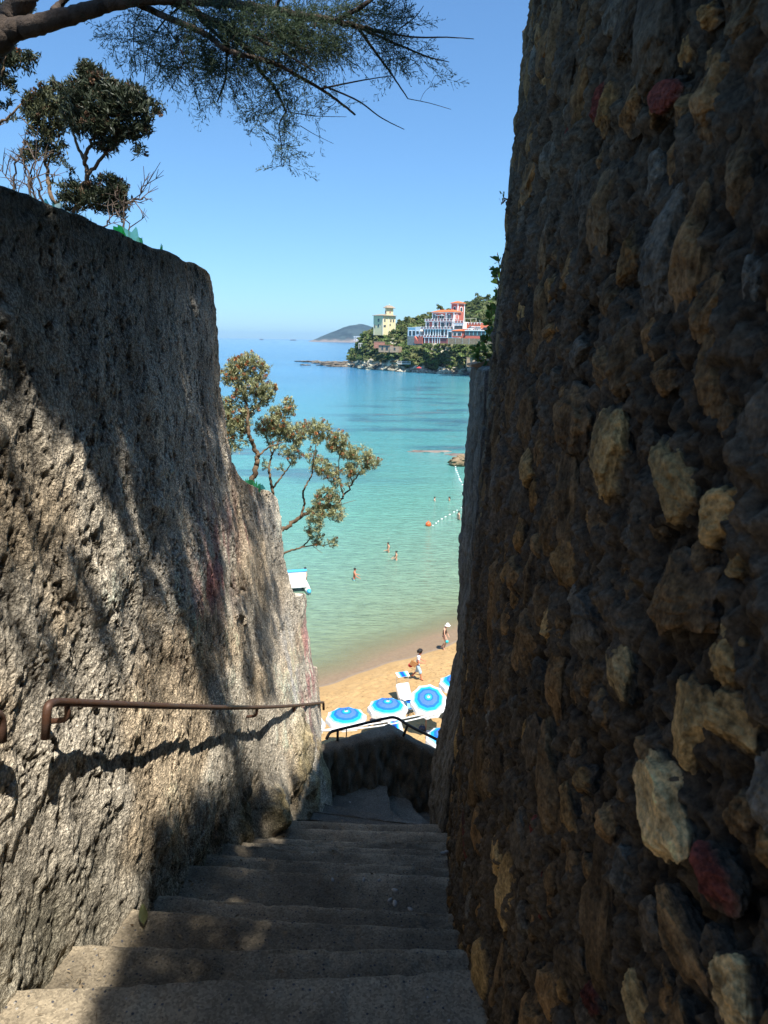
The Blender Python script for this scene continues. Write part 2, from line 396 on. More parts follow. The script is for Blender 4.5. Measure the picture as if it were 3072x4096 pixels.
def wall_mat(name, bs, bscale, rough=.92, mul=1.0, grain=False):
    m, N, L, B = nt(name)
    a = N.new('ShaderNodeAttribute'); a.attribute_name = 'col'
    v = objvec(N, L); n = noise(N, L, 120, 4, .7, v)
    r = ramp(N, L, n.outputs[0], [(.3, (.62 if grain else .42) * mul), (.7, (1.25 if grain else 1.6) * mul)])
    L.new(mixc(N, L, a.outputs['Color'], r.outputs[0], 1.0, 'MULTIPLY'), B.inputs['Base Color'])
    B.inputs['Roughness'].default_value = rough; B.inputs['Specular IOR Level'].default_value = .15
    n2 = noise(N, L, bscale, 5, .7, v)
    if grain:                                            # roughcast: rounded grains of different sizes with pores in between
        wn_ = noise(N, L, 40, 3, .6, v); va = N.new('ShaderNodeVectorMath'); va.operation = 'MULTIPLY_ADD'; L.new(wn_.outputs['Color'], va.inputs[0]); va.inputs[1].default_value = (.02, .02, .02); L.new(v, va.inputs[2])
        h = None
        for sc, am in ((75, 1.0), (150, .6)):
            vo = N.new('ShaderNodeTexVoronoi'); vo.feature = 'SMOOTH_F1'; vo.inputs['Smoothness'].default_value = .25; vo.inputs['Scale'].default_value = sc; L.new(va.outputs[0], vo.inputs['Vector'])
            mu = N.new('ShaderNodeMath'); mu.operation = 'MULTIPLY_ADD'; mu.inputs[1].default_value = -am; L.new(vo.outputs['Distance'], mu.inputs[0])
            if h is None: mu.inputs[2].default_value = 1
            else: L.new(h, mu.inputs[2])
            h = mu.outputs[0]
        ad = N.new('ShaderNodeMath'); ad.operation = 'MULTIPLY_ADD'; ad.inputs[1].default_value = 1.1; L.new(n2.outputs[0], ad.inputs[0]); L.new(h, ad.inputs[2])
        bump(N, L, B, ad.outputs[0], bs, .0095)
        po = ramp(N, L, ad.outputs[0], [(.06, .55), (.34, 1.22)]); mr_ = N.new('ShaderNodeMapRange'); mr_.inputs[1].default_value = .5; mr_.inputs[2].default_value = 1.7; L.new(ad.outputs[0], mr_.inputs[0]); L.new(mr_.outputs[0], po.inputs[0])
        src = B.inputs['Base Color'].links[0].from_socket; L.new(mixc(N, L, src, po.outputs[0], .9, 'MULTIPLY'), B.inputs['Base Color'])
    else: bump(N, L, B, n2.outputs[0], bs, .006)
    return m
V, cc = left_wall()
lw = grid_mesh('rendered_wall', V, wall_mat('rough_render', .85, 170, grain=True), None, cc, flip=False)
tag(lw, 'rough sunlit rendered retaining wall on the left of the steps, with handrail and glass on its top', 'wall')

# ---- right wall
XB = [(-1, .26), (1.65, .30), (2.2, .30), (2.8, .325), (3.3, .36), (3.9, .40), (4.25, .46)]
def stair_z(y): return -1.71 - .595 * np.maximum(np.asarray(y) - 1.55, 0) + .5 * np.maximum(.6 - np.asarray(y), 0)
def xR(y, z):
    return np.interp(y, [a for a, b in XB], [b for a, b in XB]) + (np.asarray(z) - stair_z(y)) * .046
def ztopR(y): return np.interp(y, [-1, 0, 1, 3.3, 3.5, 3.7, 3.9, 4.1, 4.18, 4.25], [2.1, 1.75, 1.5, 1.46, 1.47, 1.47, 1.46, 1.42, 1.35, 1.22])
KEY = [(2494, 1813, 130, 410, 't'), (2337, 1698, 130, 310, 'b'), (2742, 1929, 190, 300, 't'), (2924, 2062, 190, 260, 't'), (3030, 2252, 120, 230, 't'), (2775, 2384, 270, 390, 'b'),
       (2535, 2680, 150, 250, 'T'), (2229, 2500, 60, 170, 't'), (2973, 2624, 190, 340, 't'), (2089, 2293, 44, 190, 'b'), (2295, 2268, 80, 270, 'o'), (2469, 438, 46, 180, 't'), (2577, 438, 66, 180, 'b'),
       (2709, 380, 100, 150, 'r'), (2420, 420, 36, 130, 'r'), (2302, 550, 30, 90, 'r'), (2659, 703, 46, 200, 'g'), (2552, 1017, 76, 320, 'o'), (2312, 1075, 66, 150, 't'), (2229, 1315, 66, 110, 't'), (2899, 1200, 140, 320, 'b'), (3040, 1158, 60, 280, 'g'),
       (2196, 413, 28, 160, 'o'), (2874, 50, 56, 110, 'o'), (2709, 3230, 290, 390, 'T'), (2904, 3516, 150, 260, 'r'), (2966, 2877, 210, 300, 't'), (2990, 3942, 180, 330, 'T'),
       (2753, 3764, 240, 240, 'b'), (2398, 3986, 60, 160, 'r'), (2372, 3126, 60, 150, 'o'), (1875, 3339, 32, 130, 'r'), (2194, 3498, 28, 120, 'r'), (2190, 3640, 24, 100, 'r'), (2170, 3300, 22, 120, 'r'), (2580, 4000, 110, 150, 't'),
       (2480, 3300, 60, 200, 'b'), (2550, 3500, 90, 260, 'g'), (3020, 3250, 100, 240, 'b'), (2640, 3000, 100, 200, 'b'), (2460, 1480, 90, 150, 'b'), (2700, 1500, 110, 170, 'b'), (2400, 2050, 60, 130, 'o'), (2600, 2130, 80, 150, 'g'), (2150, 700, 60, 200, 'b')]
SCOL = {'t': (.36, .235, .095), 'T': (.50, .345, .155), 'b': (.20, .12, .052), 'o': (.22, .13, .05), 'r': (.13, .036, .026), 'g': (.135, .118, .088), 'd': (.092, .072, .048), 'm': (.14, .092, .046)}
def right_wall():
    ys = np.concatenate([np.linspace(-1, .4, 60, endpoint=False), np.linspace(.4, 1.6, 270, endpoint=False), np.linspace(1.6, 4.25, 330)])
    z1 = np.concatenate([np.linspace(-4.6, -2.4, 190, endpoint=False), np.linspace(-2.4, 1.05, 600)])
    nt_ = 60; T = np.linspace(0, 1, nt_ + 1)[1:]
    zt = ztopR(ys) + .04 * fbm(ys * 6, ys * 0, 4, 5)
    Z = np.concatenate([np.repeat(z1[:, None], len(ys), 1), 1.05 + T[:, None] * (zt[None, :] - 1.05)], 0); Y = np.repeat(ys[None, :], Z.shape[0], 0)
    X = xR(Y, Z)
    n1 = fbm(Y * 2.5, Z * 2.0, 4, 121); n2 = fbm(Y * 11, Z * 8, 4, 122); n3 = fbm(Y * 45, Z * 34, 4, 123); n4 = fbm(Y * 130, Z * 110, 2, 124)
    c7, d7, i7 = cell2(Y * 17 + 1.2 * n2, Z * 13 + 1.2 * n2, 129); H = .026 * n1 + .024 * n2 + .016 * n3 + .010 * n4 + .006 * (1 - sstep(.2, .8, c7)) + .020 * np.abs(fbm(Y * 26 + n2, Z * 19, 4, 175)) - .012 * np.abs(fbm(Y * 60, Z * 44, 3, 176))           # mortar
    c1, c2, ci = cell2(Y * 8 + n2, Z * 6 + n2, 131); H -= .022 * (ci > .6) * (1 - sstep(.05, .35, c1))
    col = np.ones(Y.shape + (3,)) * np.array([.070, .055, .037]) * (1 + .9 * n2 + 1.0 * n3 + 1.0 * n4)[..., None]
    rng = np.random.default_rng(11); stones = []
    for (px, py, w, h, c) in KEY:
        p = wall_hit(px, py, xR, .4); a = wall_hit(px - w / 2, py, xR, .4); b = wall_hit(px + w / 2, py, xR, .4); u = wall_hit(px, py - h / 2, xR, .4); d = wall_hit(px, py + h / 2, xR, .4)
        stones.append((p[1], p[2], abs(a[1] - b[1]) / 2 * 1.08, abs(u[2] - d[2]) / 2 * 1.1, c if py > 1600 or c in 'rgb' else 'o', 1))
    tries = 0; SA = np.array([q[:4] for q in stones])
    while len(stones) < 2300 and tries < 40000:
        tries += 1; k = 1 - tries / 40000
        y = rng.uniform(.2, 4.22); z = rng.uniform(-4.0, 2.2); a = (.018 + .080 * k * rng.random() ** 1.2) * (1.0 if y < 2.2 else .8); b = a * rng.uniform(.7, 1.9)
        if z > ztopR(y) - b * .7: continue
        if len(stones) != SA.shape[0]: SA = np.array([q[:4] for q in stones])
        ok = not np.any((np.abs(SA[:, 0] - y) < .66 * (SA[:, 2] + a)) & (np.abs(SA[:, 1] - z) < .66 * (SA[:, 3] + b)))
        if ok: stones.append((y, z, a, b, rng.choice(['m', 'd', 'b', 'o', 't', 'r', 'g'], p=[.40, .27, .165, .06, .02, .0, .085]), 0))
    SV = []; SQ = []; SC = []; nv = 0
    def csphere(n):
        u = np.tan(np.linspace(-PI / 4, PI / 4, n + 1)); A, B_ = np.meshgrid(u, u); o = np.ones_like(A); P = []; Q = []; k = 0
        for (f) in ((o, A, B_), (-o, -A, B_), (-A, o, B_), (A, -o, B_), (A, B_, o), (A, -B_, -o)):
            P.append(np.stack(f, -1).reshape(-1, 3)); Q.append(grid_faces(n + 1, n + 1) + k); k += (n + 1) ** 2
        return unit(np.concatenate(P)), np.concatenate(Q)
    CS = {n: csphere(n) for n in (26, 15, 9)}
    for (y, z, a, b, c, key) in stones:
        dist = math.hypot(y, z + .0); n = 26 if (key and dist < 1.9) or (a > .045 and dist < 1.5) else (15 if dist < 2.3 else 9)
        D, Q = CS[n]; P = D.copy(); ph = rng.uniform(0, 50, 3)
        for _ in range(9):                               # broken faces
            nn = unit(rng.normal(size=3)); off = rng.uniform(.62, .92); ex = np.maximum(P @ nn - off, 0); P = P - ex[:, None] * nn * .92
        def n3d(sc, s_, o_=4): return (fbm(D[:, 0] * sc + ph[0], D[:, 1] * sc + ph[1], o_, s_) + fbm(D[:, 1] * sc + ph[1] + 9, D[:, 2] * sc + ph[2], o_, s_ + 3) + fbm(D[:, 2] * sc + ph[2] + 5, D[:, 0] * sc + ph[0], o_, s_ + 7)) / 1.7
        r1 = n3d(1.5, 31); r2 = n3d(5.0, 61, 3); P = P * (1 + .24 * r1 + .14 * r2 + .05 * n3d(13, 95, 2))[:, None]
        cdep = min(.042, .42 * min(a, b) + .012) * (1 if y < 2.4 else .8); out = cdep * (rng.uniform(-.05, .28) if key else rng.uniform(-.28, .12))
        rot = rng.uniform(-.45, .45); cu, su = math.cos(rot), math.sin(rot); py_ = P[:, 0] * a; pz_ = P[:, 1] * b; yy = y + py_ * cu - pz_ * su; zz = z + py_ * su + pz_ * cu
        xx = float(xR(y, z)) + .050 * float(sstep(1.8, 4.0, np.float64(y))) - .026 * float(np.interp(y, [0, 5], [1, .5])) * 0 - out + P[:, 2] * cdep + .046 * (zz - z)
        SV.append(np.stack([xx, yy, zz], -1)); SQ.append(Q + nv); nv += len(P)
        cc_ = np.array(SCOL[c]) * rng.uniform(.75, 1.2); var = np.clip(1 + .75 * r1 + .55 * r2 + .5 * n3d(11, 91, 2), .35, 1.9)
        edge = sstep(.15, .7, -D[:, 2] + .5 * r1)[:, None]                  # mortar smeared round the rim
        cl_ = cc_ * var[:, None]; SC.append(cl_ * edge + (1 - edge) * np.array([.07, .058, .042]) * var[:, None])
    SV = np.concatenate(SV); SQ = np.concatenate(SQ); SC = np.concatenate(SC)
    fz = 1 - .35 * sstep(2.4, 4.0, Y); H = H * fz - .055 * sstep(1.8, 4.0, Y)
    # lumpy weathered mortar running down in the farther part
    ln = fbm(Y * 9, Z * 3.2, 5, 170); H += .030 * ln * sstep(1.6, 2.8, Y); c9, d9, i9 = cell2(Y * 9 + 1.3 * n2, Z * 4.2 + 1.0 * n2, 172); H += .011 * (1 - sstep(.15, .75, c9)) * sstep(1.2, 2.4, Y)
    tint = (.55 + .9 * i9)[..., None]; w9 = (sstep(1.2, 2.4, Y) * (1 - sstep(.35, .6, c9)))[..., None] * .8; col = col * (1 - w9) + w9 * np.array([.115, .092, .066]) * tint * (1 + .6 * n3[..., None])
    X = X - H
    rad = .05; ang = np.linspace(0, PI / 2, 7)[1:]
    Xe = np.stack([X[:, -1] + rad * (1 - np.cos(a)) for a in ang] + [X[:, -1] + rad + s for s in np.linspace(.03, .5, 14)], 1)
    Ye = np.stack([Y[:, -1] + rad * np.sin(a) for a in ang] + [Y[:, -1] + rad + 0 * s for s in np.linspace(.03, .5, 14)], 1)
    Ze = np.repeat(Z[:, -1:], Xe.shape[1], 1); Ye = Ye + .03 * fbm(Xe * 9, Ze * 9, 4, 150)
    ce = np.repeat(col[:, -1:], Xe.shape[1], 1)
    X = np.concatenate([X, Xe], 1); Y = np.concatenate([Y, Ye], 1); Z = np.concatenate([Z, Ze], 1); col = np.concatenate([col, ce], 1)
    tops = [(.02, .015), (.06, .03), (.15, .03), (.3, .03), (.5, 0)]
    X = np.concatenate([X, np.stack([X[-1] + a for a, b in tops])]); Z = np.concatenate([Z, np.stack([Z[-1] + b for a, b in tops])]); Y = np.concatenate([Y, np.repeat(Y[-1:], 5, 0)])
    col = np.concatenate([col, np.repeat(col[-1:], 5, 0)])
    G = np.stack([X, Y, Z], -1); ng = G.shape[0] * G.shape[1]; g_ = grid_faces(G.shape[0], G.shape[1], True); global NG_F; NG_F = len(g_); QQ = np.concatenate([g_, SQ + ng])
    return np.concatenate([G.reshape(-1, 3), SV]), QQ, np.clip(np.concatenate([col.reshape(-1, 3), SC]), .008, .8)
V, QQ, cc = right_wall()
stone_m = wall_mat('rubble_stone', .8, 190)
rw = np_mesh('rubble_wall', V, QQ, stone_m, None, True, cc)
smf = np.ones(len(rw.data.polygons), bool); smf[NG_F:] = False; rw.data.polygons.foreach_set('use_smooth', smf)          # broken stone: crisp facets
tag(rw, 'tall shaded wall of rough tan and brown rubble stone close on the right', 'wall')

# ---- lower wall end beyond it
xS = col_surface([(4.36, [(-5.5, .46), (-3.8, .46), (-3.4, .45), (-3.05, .47), (-2.6, .53), (-2.2, .57), (-.84, .585), (-.1, .60)]),
                  (5.0, [(-5.5, .415), (-3.8, .405), (-3.46, .388), (-3.05, .43), (-2.6, .51), (-2.26, .56), (-.84, .557), (-.1, .577)])])
def lower_wall():
    zs = np.linspace(-5.5, -.17, 420); ys = np.linspace(4.36, 4.96, 90)
    Y, Z = np.meshgrid(ys, zs); n1 = fbm(Y * 3, Z * 2.5, 4, 201); n2 = fbm(Y * 13, Z * 8, 4, 202); n3 = fbm(Y * 50, Z * 36, 3, 203)
    c1, c2, ci = cell2(Y * 14 + n2, Z * 8 + n2, 205)
    H = .02 * n1 + .02 * n2 + .01 * n3 - .02 * (ci > .6) * (1 - sstep(.05, .35, c1))
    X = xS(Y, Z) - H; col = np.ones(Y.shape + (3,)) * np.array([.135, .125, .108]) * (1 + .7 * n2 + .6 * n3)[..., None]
    ang = np.linspace(0, PI / 2, 7)[1:]; rad = .05
    Xe = np.stack([X[:, -1] + rad * (1 - np.cos(a)) for a in ang] + [X[:, -1] + rad + s for s in np.linspace(.03, .5, 12)], 1)
    Ye = np.stack([Y[:, -1] + rad * np.sin(a) for a in ang] + [Y[:, -1] + rad + 0 * s for s in np.linspace(.03, .5, 12)], 1); Ze = np.repeat(Z[:, -1:], Xe.shape[1], 1)
    Ye = Ye + .02 * fbm(Xe * 11, Ze * 11, 4, 206)
    X = np.concatenate([X, Xe], 1); Y = np.concatenate([Y, Ye], 1); Z = np.concatenate([Z, Ze], 1); col = np.concatenate([col, np.repeat(col[:, -1:], Xe.shape[1], 1)], 1)
    tops = [(.008, .01), (.03, .022), (.1, .025), (.25, .02), (.5, 0)]
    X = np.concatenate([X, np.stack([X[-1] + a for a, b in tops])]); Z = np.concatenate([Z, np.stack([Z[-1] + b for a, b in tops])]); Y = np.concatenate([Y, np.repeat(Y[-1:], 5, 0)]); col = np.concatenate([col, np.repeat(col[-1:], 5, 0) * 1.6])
    X0 = X[:, :1] + .5; return np.stack([np.concatenate([X0, X], 1), np.concatenate([Y[:, :1], Y], 1), np.concatenate([Z[:, :1], Z], 1)], -1), np.clip(np.concatenate([col[:, :1], col], 1), .01, .8)
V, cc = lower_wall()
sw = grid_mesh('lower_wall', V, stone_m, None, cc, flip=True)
tag(sw, 'lower grey wall end with flat top beyond the tall stone wall, leafy plant above it', 'wall')
t = MB(); q = PY(1893, 1452, 4.75)
t.prism([(q[0] - .03, 4.6), (q[0] + .12, 4.62), (q[0] + .12, 4.9), (q[0] - .03, 4.86)], q[2] - .02, [q[2] - .005, q[2] + .03, q[2] + .025, q[2] - .005])
tl = t.build('roof_tile', M('terracotta_old', (.42, .24, .13), .9, .3, 30, .4, 90), bevel=.004); tag(tl, 'flat terracotta tile lying on top of the lower wall end', 'tile')

# ---- stairs
E_PX = [((76, 3955), (1941, 3857)), ((342, 3782), (1893, 3791)), ((557, 3642), (1822, 3720)), ((646, 3583), (1808, 3658)), ((772, 3461), (1790, 3505)), ((857, 3416), (1788, 3475)),
        ((907, 3378), (1782, 3425)), ((980, 3365), (1755, 3402)), ((1043, 3349), (1745, 3368)), ((1129, 3307), (1742, 3330)), ((1159, 3279), (1742, 3299))]
def stairs():
    K = 260; xs = np.linspace(-1.25, .75, K); edges = []
    for i, (a, b) in enumerate(E_PX):
        z = -1.71 - .17 * i; A = PZ(*a, z); B = PZ(*b, z); sl = (B[1] - A[1]) / (B[0] - A[0])
        y = A[1] + (xs - A[0]) * sl * .9 + .010 * fbm(xs * 2.5, xs * 0 + i * 7.7, 2, 300 + i) + .007 * fbm(xs * 22, xs * 0 + i, 4, 340 + i)
        edges.append((y, z))
    rows = []; shade = []
    prev = np.full(K, -.9)
    for i, (y, z) in enumerate(edges):
        fr = np.concatenate([np.linspace(0, .9, 26 if i else 90), [.94, .97]])
        wear = .007 * np.exp(-((xs + .25 + .15 * math.sin(i * 2.3)) / .33) ** 2)
        for t in fr:
            yy = prev * (1 - t) + y * t
            zz = z + .004 * fbm(xs * 6, yy * 6, 3, 360) + .004 * fbm(xs * 40, yy * 40, 2, 361) - wear * t
            zz = zz - .006 * sstep(.1, .3, fbm(xs * 9, yy * 9, 3, 362)) * sstep(.3, .8, t)
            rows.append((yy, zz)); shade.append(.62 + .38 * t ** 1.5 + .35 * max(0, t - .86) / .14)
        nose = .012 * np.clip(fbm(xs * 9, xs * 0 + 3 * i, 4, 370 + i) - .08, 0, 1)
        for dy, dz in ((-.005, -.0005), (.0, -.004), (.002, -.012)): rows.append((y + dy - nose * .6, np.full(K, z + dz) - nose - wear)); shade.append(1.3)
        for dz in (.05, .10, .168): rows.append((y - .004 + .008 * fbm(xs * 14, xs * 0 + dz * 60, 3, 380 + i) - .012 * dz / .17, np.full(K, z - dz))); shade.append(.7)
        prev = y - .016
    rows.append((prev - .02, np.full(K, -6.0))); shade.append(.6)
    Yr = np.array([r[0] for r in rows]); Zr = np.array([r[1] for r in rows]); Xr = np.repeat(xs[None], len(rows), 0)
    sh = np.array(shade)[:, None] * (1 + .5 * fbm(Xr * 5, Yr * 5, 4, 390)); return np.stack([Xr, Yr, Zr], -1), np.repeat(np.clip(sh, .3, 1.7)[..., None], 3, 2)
def conc_mat(name, base, sc=1.0, wear=False):
    m, N, L, B = nt(name); v = objvec(N, L)
    n = noise(N, L, 3.0, 6, .7, v); r = ramp(N, L, n.outputs[0], [(.3, tuple(q * .62 for q in base)), (.55, base), (.75, tuple(min(1, q * 1.35) for q in base))])
    vo = N.new('ShaderNodeTexVoronoi'); vo.inputs['Scale'].default_value = 62 * sc; L.new(v, vo.inputs['Vector'])
    gt = N.new('ShaderNodeMath'); gt.operation = 'LESS_THAN'; gt.inputs[1].default_value = .24; L.new(vo.outputs['Distance'], gt.inputs[0])
    sep = N.new('ShaderNodeSeparateColor'); L.new(vo.outputs['Color'], sep.inputs[0])
    g2 = N.new('ShaderNodeMath'); g2.operation = 'GREATER_THAN'; g2.inputs[1].default_value = .55; L.new(sep.outputs[0], g2.inputs[0])
    mu = N.new('ShaderNodeMath'); mu.operation = 'MULTIPLY'; L.new(gt.outputs[0], mu.inputs[0]); L.new(g2.outputs[0], mu.inputs[1])
    peb = ramp(N, L, sep.outputs[1], [(0, (.06, .06, .065)), (.5, (.10, .10, .11)), (.8, (.2, .16, .11)), (1, (.38, .35, .3))])
    c = mixc(N, L, r.outputs[0], peb.outputs[0], mu.outputs[0])
    v2 = N.new('ShaderNodeTexVoronoi'); v2.inputs['Scale'].default_value = 170; L.new(v, v2.inputs['Vector'])
    s2 = N.new('ShaderNodeSeparateColor'); L.new(v2.outputs['Color'], s2.inputs[0])
    r2 = ramp(N, L, s2.outputs[0], [(0, .6), (.5, 1.0), (1, 1.4)]); c = mixc(N, L, c, r2.outputs[0], .8, 'MULTIPLY')
    n3 = noise(N, L, 1.1, 4, .6, v); r3 = ramp(N, L, n3.outputs[0], [(.35, .55), (.6, 1.1)]); c = mixc(N, L, c, r3.outputs[0], .8, 'MULTIPLY')
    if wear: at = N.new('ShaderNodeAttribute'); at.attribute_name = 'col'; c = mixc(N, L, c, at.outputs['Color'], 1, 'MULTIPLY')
    L.new(c, B.inputs['Base Color']); B.inputs['Roughness'].default_value = .85; B.inputs['Specular IOR Level'].default_value = .25
    n2 = noise(N, L, 90, 6, .75, v); ad = N.new('ShaderNodeMath'); ad.operation = 'MULTIPLY_ADD'; ad.inputs[1].default_value = .6; L.new(mu.outputs[0], ad.inputs[0]); L.new(n2.outputs[0], ad.inputs[2])
    bump(N, L, B, ad.outputs[0], .7, .006); return m
conc = conc_mat('landing_concrete', (.22, .19, .145))
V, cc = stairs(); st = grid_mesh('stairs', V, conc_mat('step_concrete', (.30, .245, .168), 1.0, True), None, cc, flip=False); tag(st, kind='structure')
# winding treads and the landing that turns right towards the beach
def slab(px_poly, z, h=.17):
    poly = [PZ(a, b, z) for a, b in px_poly]; return [(p[0], p[1]) for p in poly], z
w = MB(); piv = (1713, 3299)
LINES = [((1159, 3279), 10), ((1192, 3274), 11), ((1238, 3242), 12), ((1331, 3219), 13)]
def rough_prism(mb, poly, z, depth):
    """tread polygon cut into short edges, front edge worn"""
    out = []
    for i in range(len(poly)):
        a = np.array(poly[i]); b = np.array(poly[(i + 1) % len(poly)]); n = max(1, int(np.linalg.norm(b - a) / .05))
        for k in range(n):
            p = a + (b - a) * k / n; out.append((p[0] + random.uniform(-.006, .006), p[1] + random.uniform(-.008, .008)))
    mb.prism(out, z - depth, [z + random.uniform(-.004, .004) for _ in out])
pvw = []
for i in range(1, 4):
    z = -1.71 - .17 * LINES[i][1]; A = PZ(*LINES[i][0], z); B = PZ(*piv, z); pvw.append((A, B, z))
    dirv = (B - A) / np.linalg.norm(B - A); A2 = A - dirv * .35; B2 = B + dirv * .3
    rough_prism(w, [(A2[0], A2[1] - .42), (B2[0], B2[1] - .42), (B2[0], B2[1]), (B[0], B[1]), (A[0], A[1]), (A2[0], A2[1])], z, .6)
zl = -4.10
lp = [PZ(1290, 3250, zl), PZ(1331, 3200, zl), PZ(1331, 3150, zl), PZ(1350, 3135, zl), PZ(1535, 3110, zl), PZ(1545, 3135, zl), PZ(1553, 3180, zl), PZ(1562, 3240, zl), PZ(1600, 3270, zl), PZ(1700, 3300, zl), PZ(1400, 3300, zl)]
rough_prism(w, [(p[0], p[1]) for p in lp], zl, .6)
zl = -4.27
lp = [PZ(1540, 3150, zl), PZ(1590, 3172, zl), PZ(1640, 3202, zl), PZ(1662, 3243, zl), PZ(1730, 3300, zl), PZ(1560, 3330, zl)]
rough_prism(w, [(p[0], p[1]) for p in lp], zl, .6)
zl = -4.44
lp = [PZ(1600, 3170, zl), PZ(1680, 3200, zl), PZ(1760, 3260, zl), PZ(1780, 3330, zl), PZ(1600, 3330, zl)]
rough_prism(w, [(p[0], p[1]) for p in lp], zl, .6)
w.bb(-.6, .9, 5.0, 6.3, -5.2, -4.62)
wo_ = w.build('landing', conc, None, bevel=.008); tag(wo_, kind='structure')

# ---- parapet at the turn
par = MB()
inn = [PZ(1262, 3010, -3.6), PZ(1307, 2997, -3.6), PZ(1582, 2934, -3.6)]
out_ = [PZ(1240, 2985, -3.6), PZ(1330, 2958, -3.6), PZ(1372, 2936, -3.6), PZ(1400, 2928, -3.6), PZ(1553, 2891, -3.6)]
def par_piece(inn, out_, zt, zb, mb, dense=.05, slope=None):
    def dens(L_):
        r = []
        for a, b in zip(L_[:-1], L_[1:]):
            n = max(1, int(np.linalg.norm(b - a) / dense)); r += [a + (b - a) * k / n for k in range(n)]
        return r + [L_[-1]]
    return dens(inn), dens(out_)
# one continuous capped wall: cross-section swept along the centre line, two legs meeting at the corner
i0 = inn[0]; i1 = inn[2]; o0 = out_[0]; o1 = out_[4]
ir = PZ(1745, 3010, -3.79); orr = PZ(1745, 2996, -3.79)
ir2 = i1 + (ir - i1) * 2.2; or2 = o1 + (orr - o1) * 2.2
def seg(a, b, n): return [a + (b - a) * k / n for k in range(n)]
I = seg(i0, i1, 90) + seg(i1, ir2, 90) + [ir2]; O = seg(o0, o1, 90) + seg(o1, or2, 90) + [or2]
rows = []
for k, (a, b) in enumerate(zip(I, O)):
    mid = (a + b) / 2; s = k / len(I); dn = np.array([b[0] - a[0], b[1] - a[1], 0]); dn /= np.linalg.norm(dn)
    nz = lambda j, sc=7: float(fbm(np.array([s * 22.0]), np.array([j * 1.7]), 4, 400)[0]) * .03
    ch = .012
    ring = [a - dn * .03 + np.array([0, 0, -5.0])]
    for q in np.linspace(-1.1, -.04, 30): ring.append(a + dn * (-.01 + float(fbm(np.array([s * 30.0]), np.array([q * 6.0]), 5, 404)[0]) * (.07 if q < -.15 else .02)) + np.array([0, 0, q]))
    ring += [a + dn * (.0) + np.array([0, 0, -.012]), a + dn * .015 + np.array([0, 0, nz(1) * .3])]
    for t in (.25, .5, .75): ring.append(a + (b - a) * t + np.array([0, 0, nz(t * 5) * .5 + .006]))
    ring += [b - dn * .03 + np.array([0, 0, nz(7) * .8]), b + dn * nz(8) + np.array([0, 0, -.02]), b + dn * (.02 + nz(9)) + np.array([0, 0, -.3]), b + dn * .05 + np.array([0, 0, -6.0])]
    rows.append(ring)
pw = grid_mesh('parapet', np.array(rows), conc_mat('parapet_concrete', (.23, .185, .13), .7), None, None, flip=False)
tag(pw, 'low concrete parapet with pointed corner at the foot of the steps, metal rail above', 'parapet')

# ---- metal rails
iron = M('rusty_iron', (.075, .05, .04), .55, .5, 25, .35, 120, .35, .5, .003, c2=(.11, .045, .022))
def fillet(pts, r=.05, n=5):
    P = [np.array(p, float) for p in pts]; out = [P[0]]
    for i in range(1, len(P) - 1):
        a = unit(P[i - 1] - P[i]); b = unit(P[i + 1] - P[i]); rr = min(r, .45 * np.linalg.norm(P[i - 1] - P[i]), .45 * np.linalg.norm(P[i + 1] - P[i]))
        p0 = P[i] + a * rr; p2 = P[i] + b * rr
        for k in range(n + 1):
            t = k / n; out.append((1 - t) ** 2 * p0 + 2 * t * (1 - t) * P[i] + t * t * p2)
    out.append(P[-1]); return out
rA = PX(225, 2808, -.90); rB = PY(1294, 2809, 6.32)
hook = np.array([rA[0] + .012, rA[1] - .075, rA[2] - .115]); hook = PY(181, 2955, rA[1] - .06)
hr = empty('handrail', rA); tag(hr, 'long rusty iron handrail with hooked end fixed along the sunlit rendered wall', 'handrail')
def local(o, P): return [np.array(p) - np.array(o.location) for p in P]
sagp = [rA + (rB - rA) * t + np.array([0, 0, -.035 * math.sin(PI * t)]) for t in np.linspace(0, 1, 14)]
top_bend = PY(190, 2818, rA[1] - .045)
rp = fillet([hook, top_bend] + sagp + [rB + np.array([0, .01, -.085])], .05)
b = MB(); b.tube(local(hr, rp), .012, 10); b.build('rail', iron, hr, True)
for tt in (.012, .46, .70, .93):
    p = rA + (rB - rA) * tt + np.array([0, 0, -.035 * math.sin(PI * tt)]); xw = float(xL(p[1], p[2] - .07)) - .01
    b = MB(); b.tube(local(hr, fillet([p, p + np.array([-.004, 0, -.055]), np.array([xw, p[1] + .01, p[2] - .07])], .02)), .0085, 7); b.build('bracket', iron, hr, True)
e0 = PX(3, 2968, -.93); e1 = PX(3, 2868, -.93)
ur = empty('handrail', e0); tag(ur, 'hooked lower end of a second iron rail at the left edge', 'handrail')
up = [e0, e1 + np.array([0, 0, .01]), e1 + np.array([-.0, -.12, .06]), e1 + np.array([-.02, -1.9, 1.05])]
b = MB(); b.tube(local(ur, fillet(up, .05)), .0145, 10); b.build('rail', iron, ur, True)
b = MB(); q = e1 + np.array([-.0, -.2, .095]); b.tube(local(ur, fillet([q, q + np.array([0, 0, -.05]), np.array([-1.03, q[1], q[2] - .06])], .02)), .0085, 7); b.build('bracket', iron, ur, True)

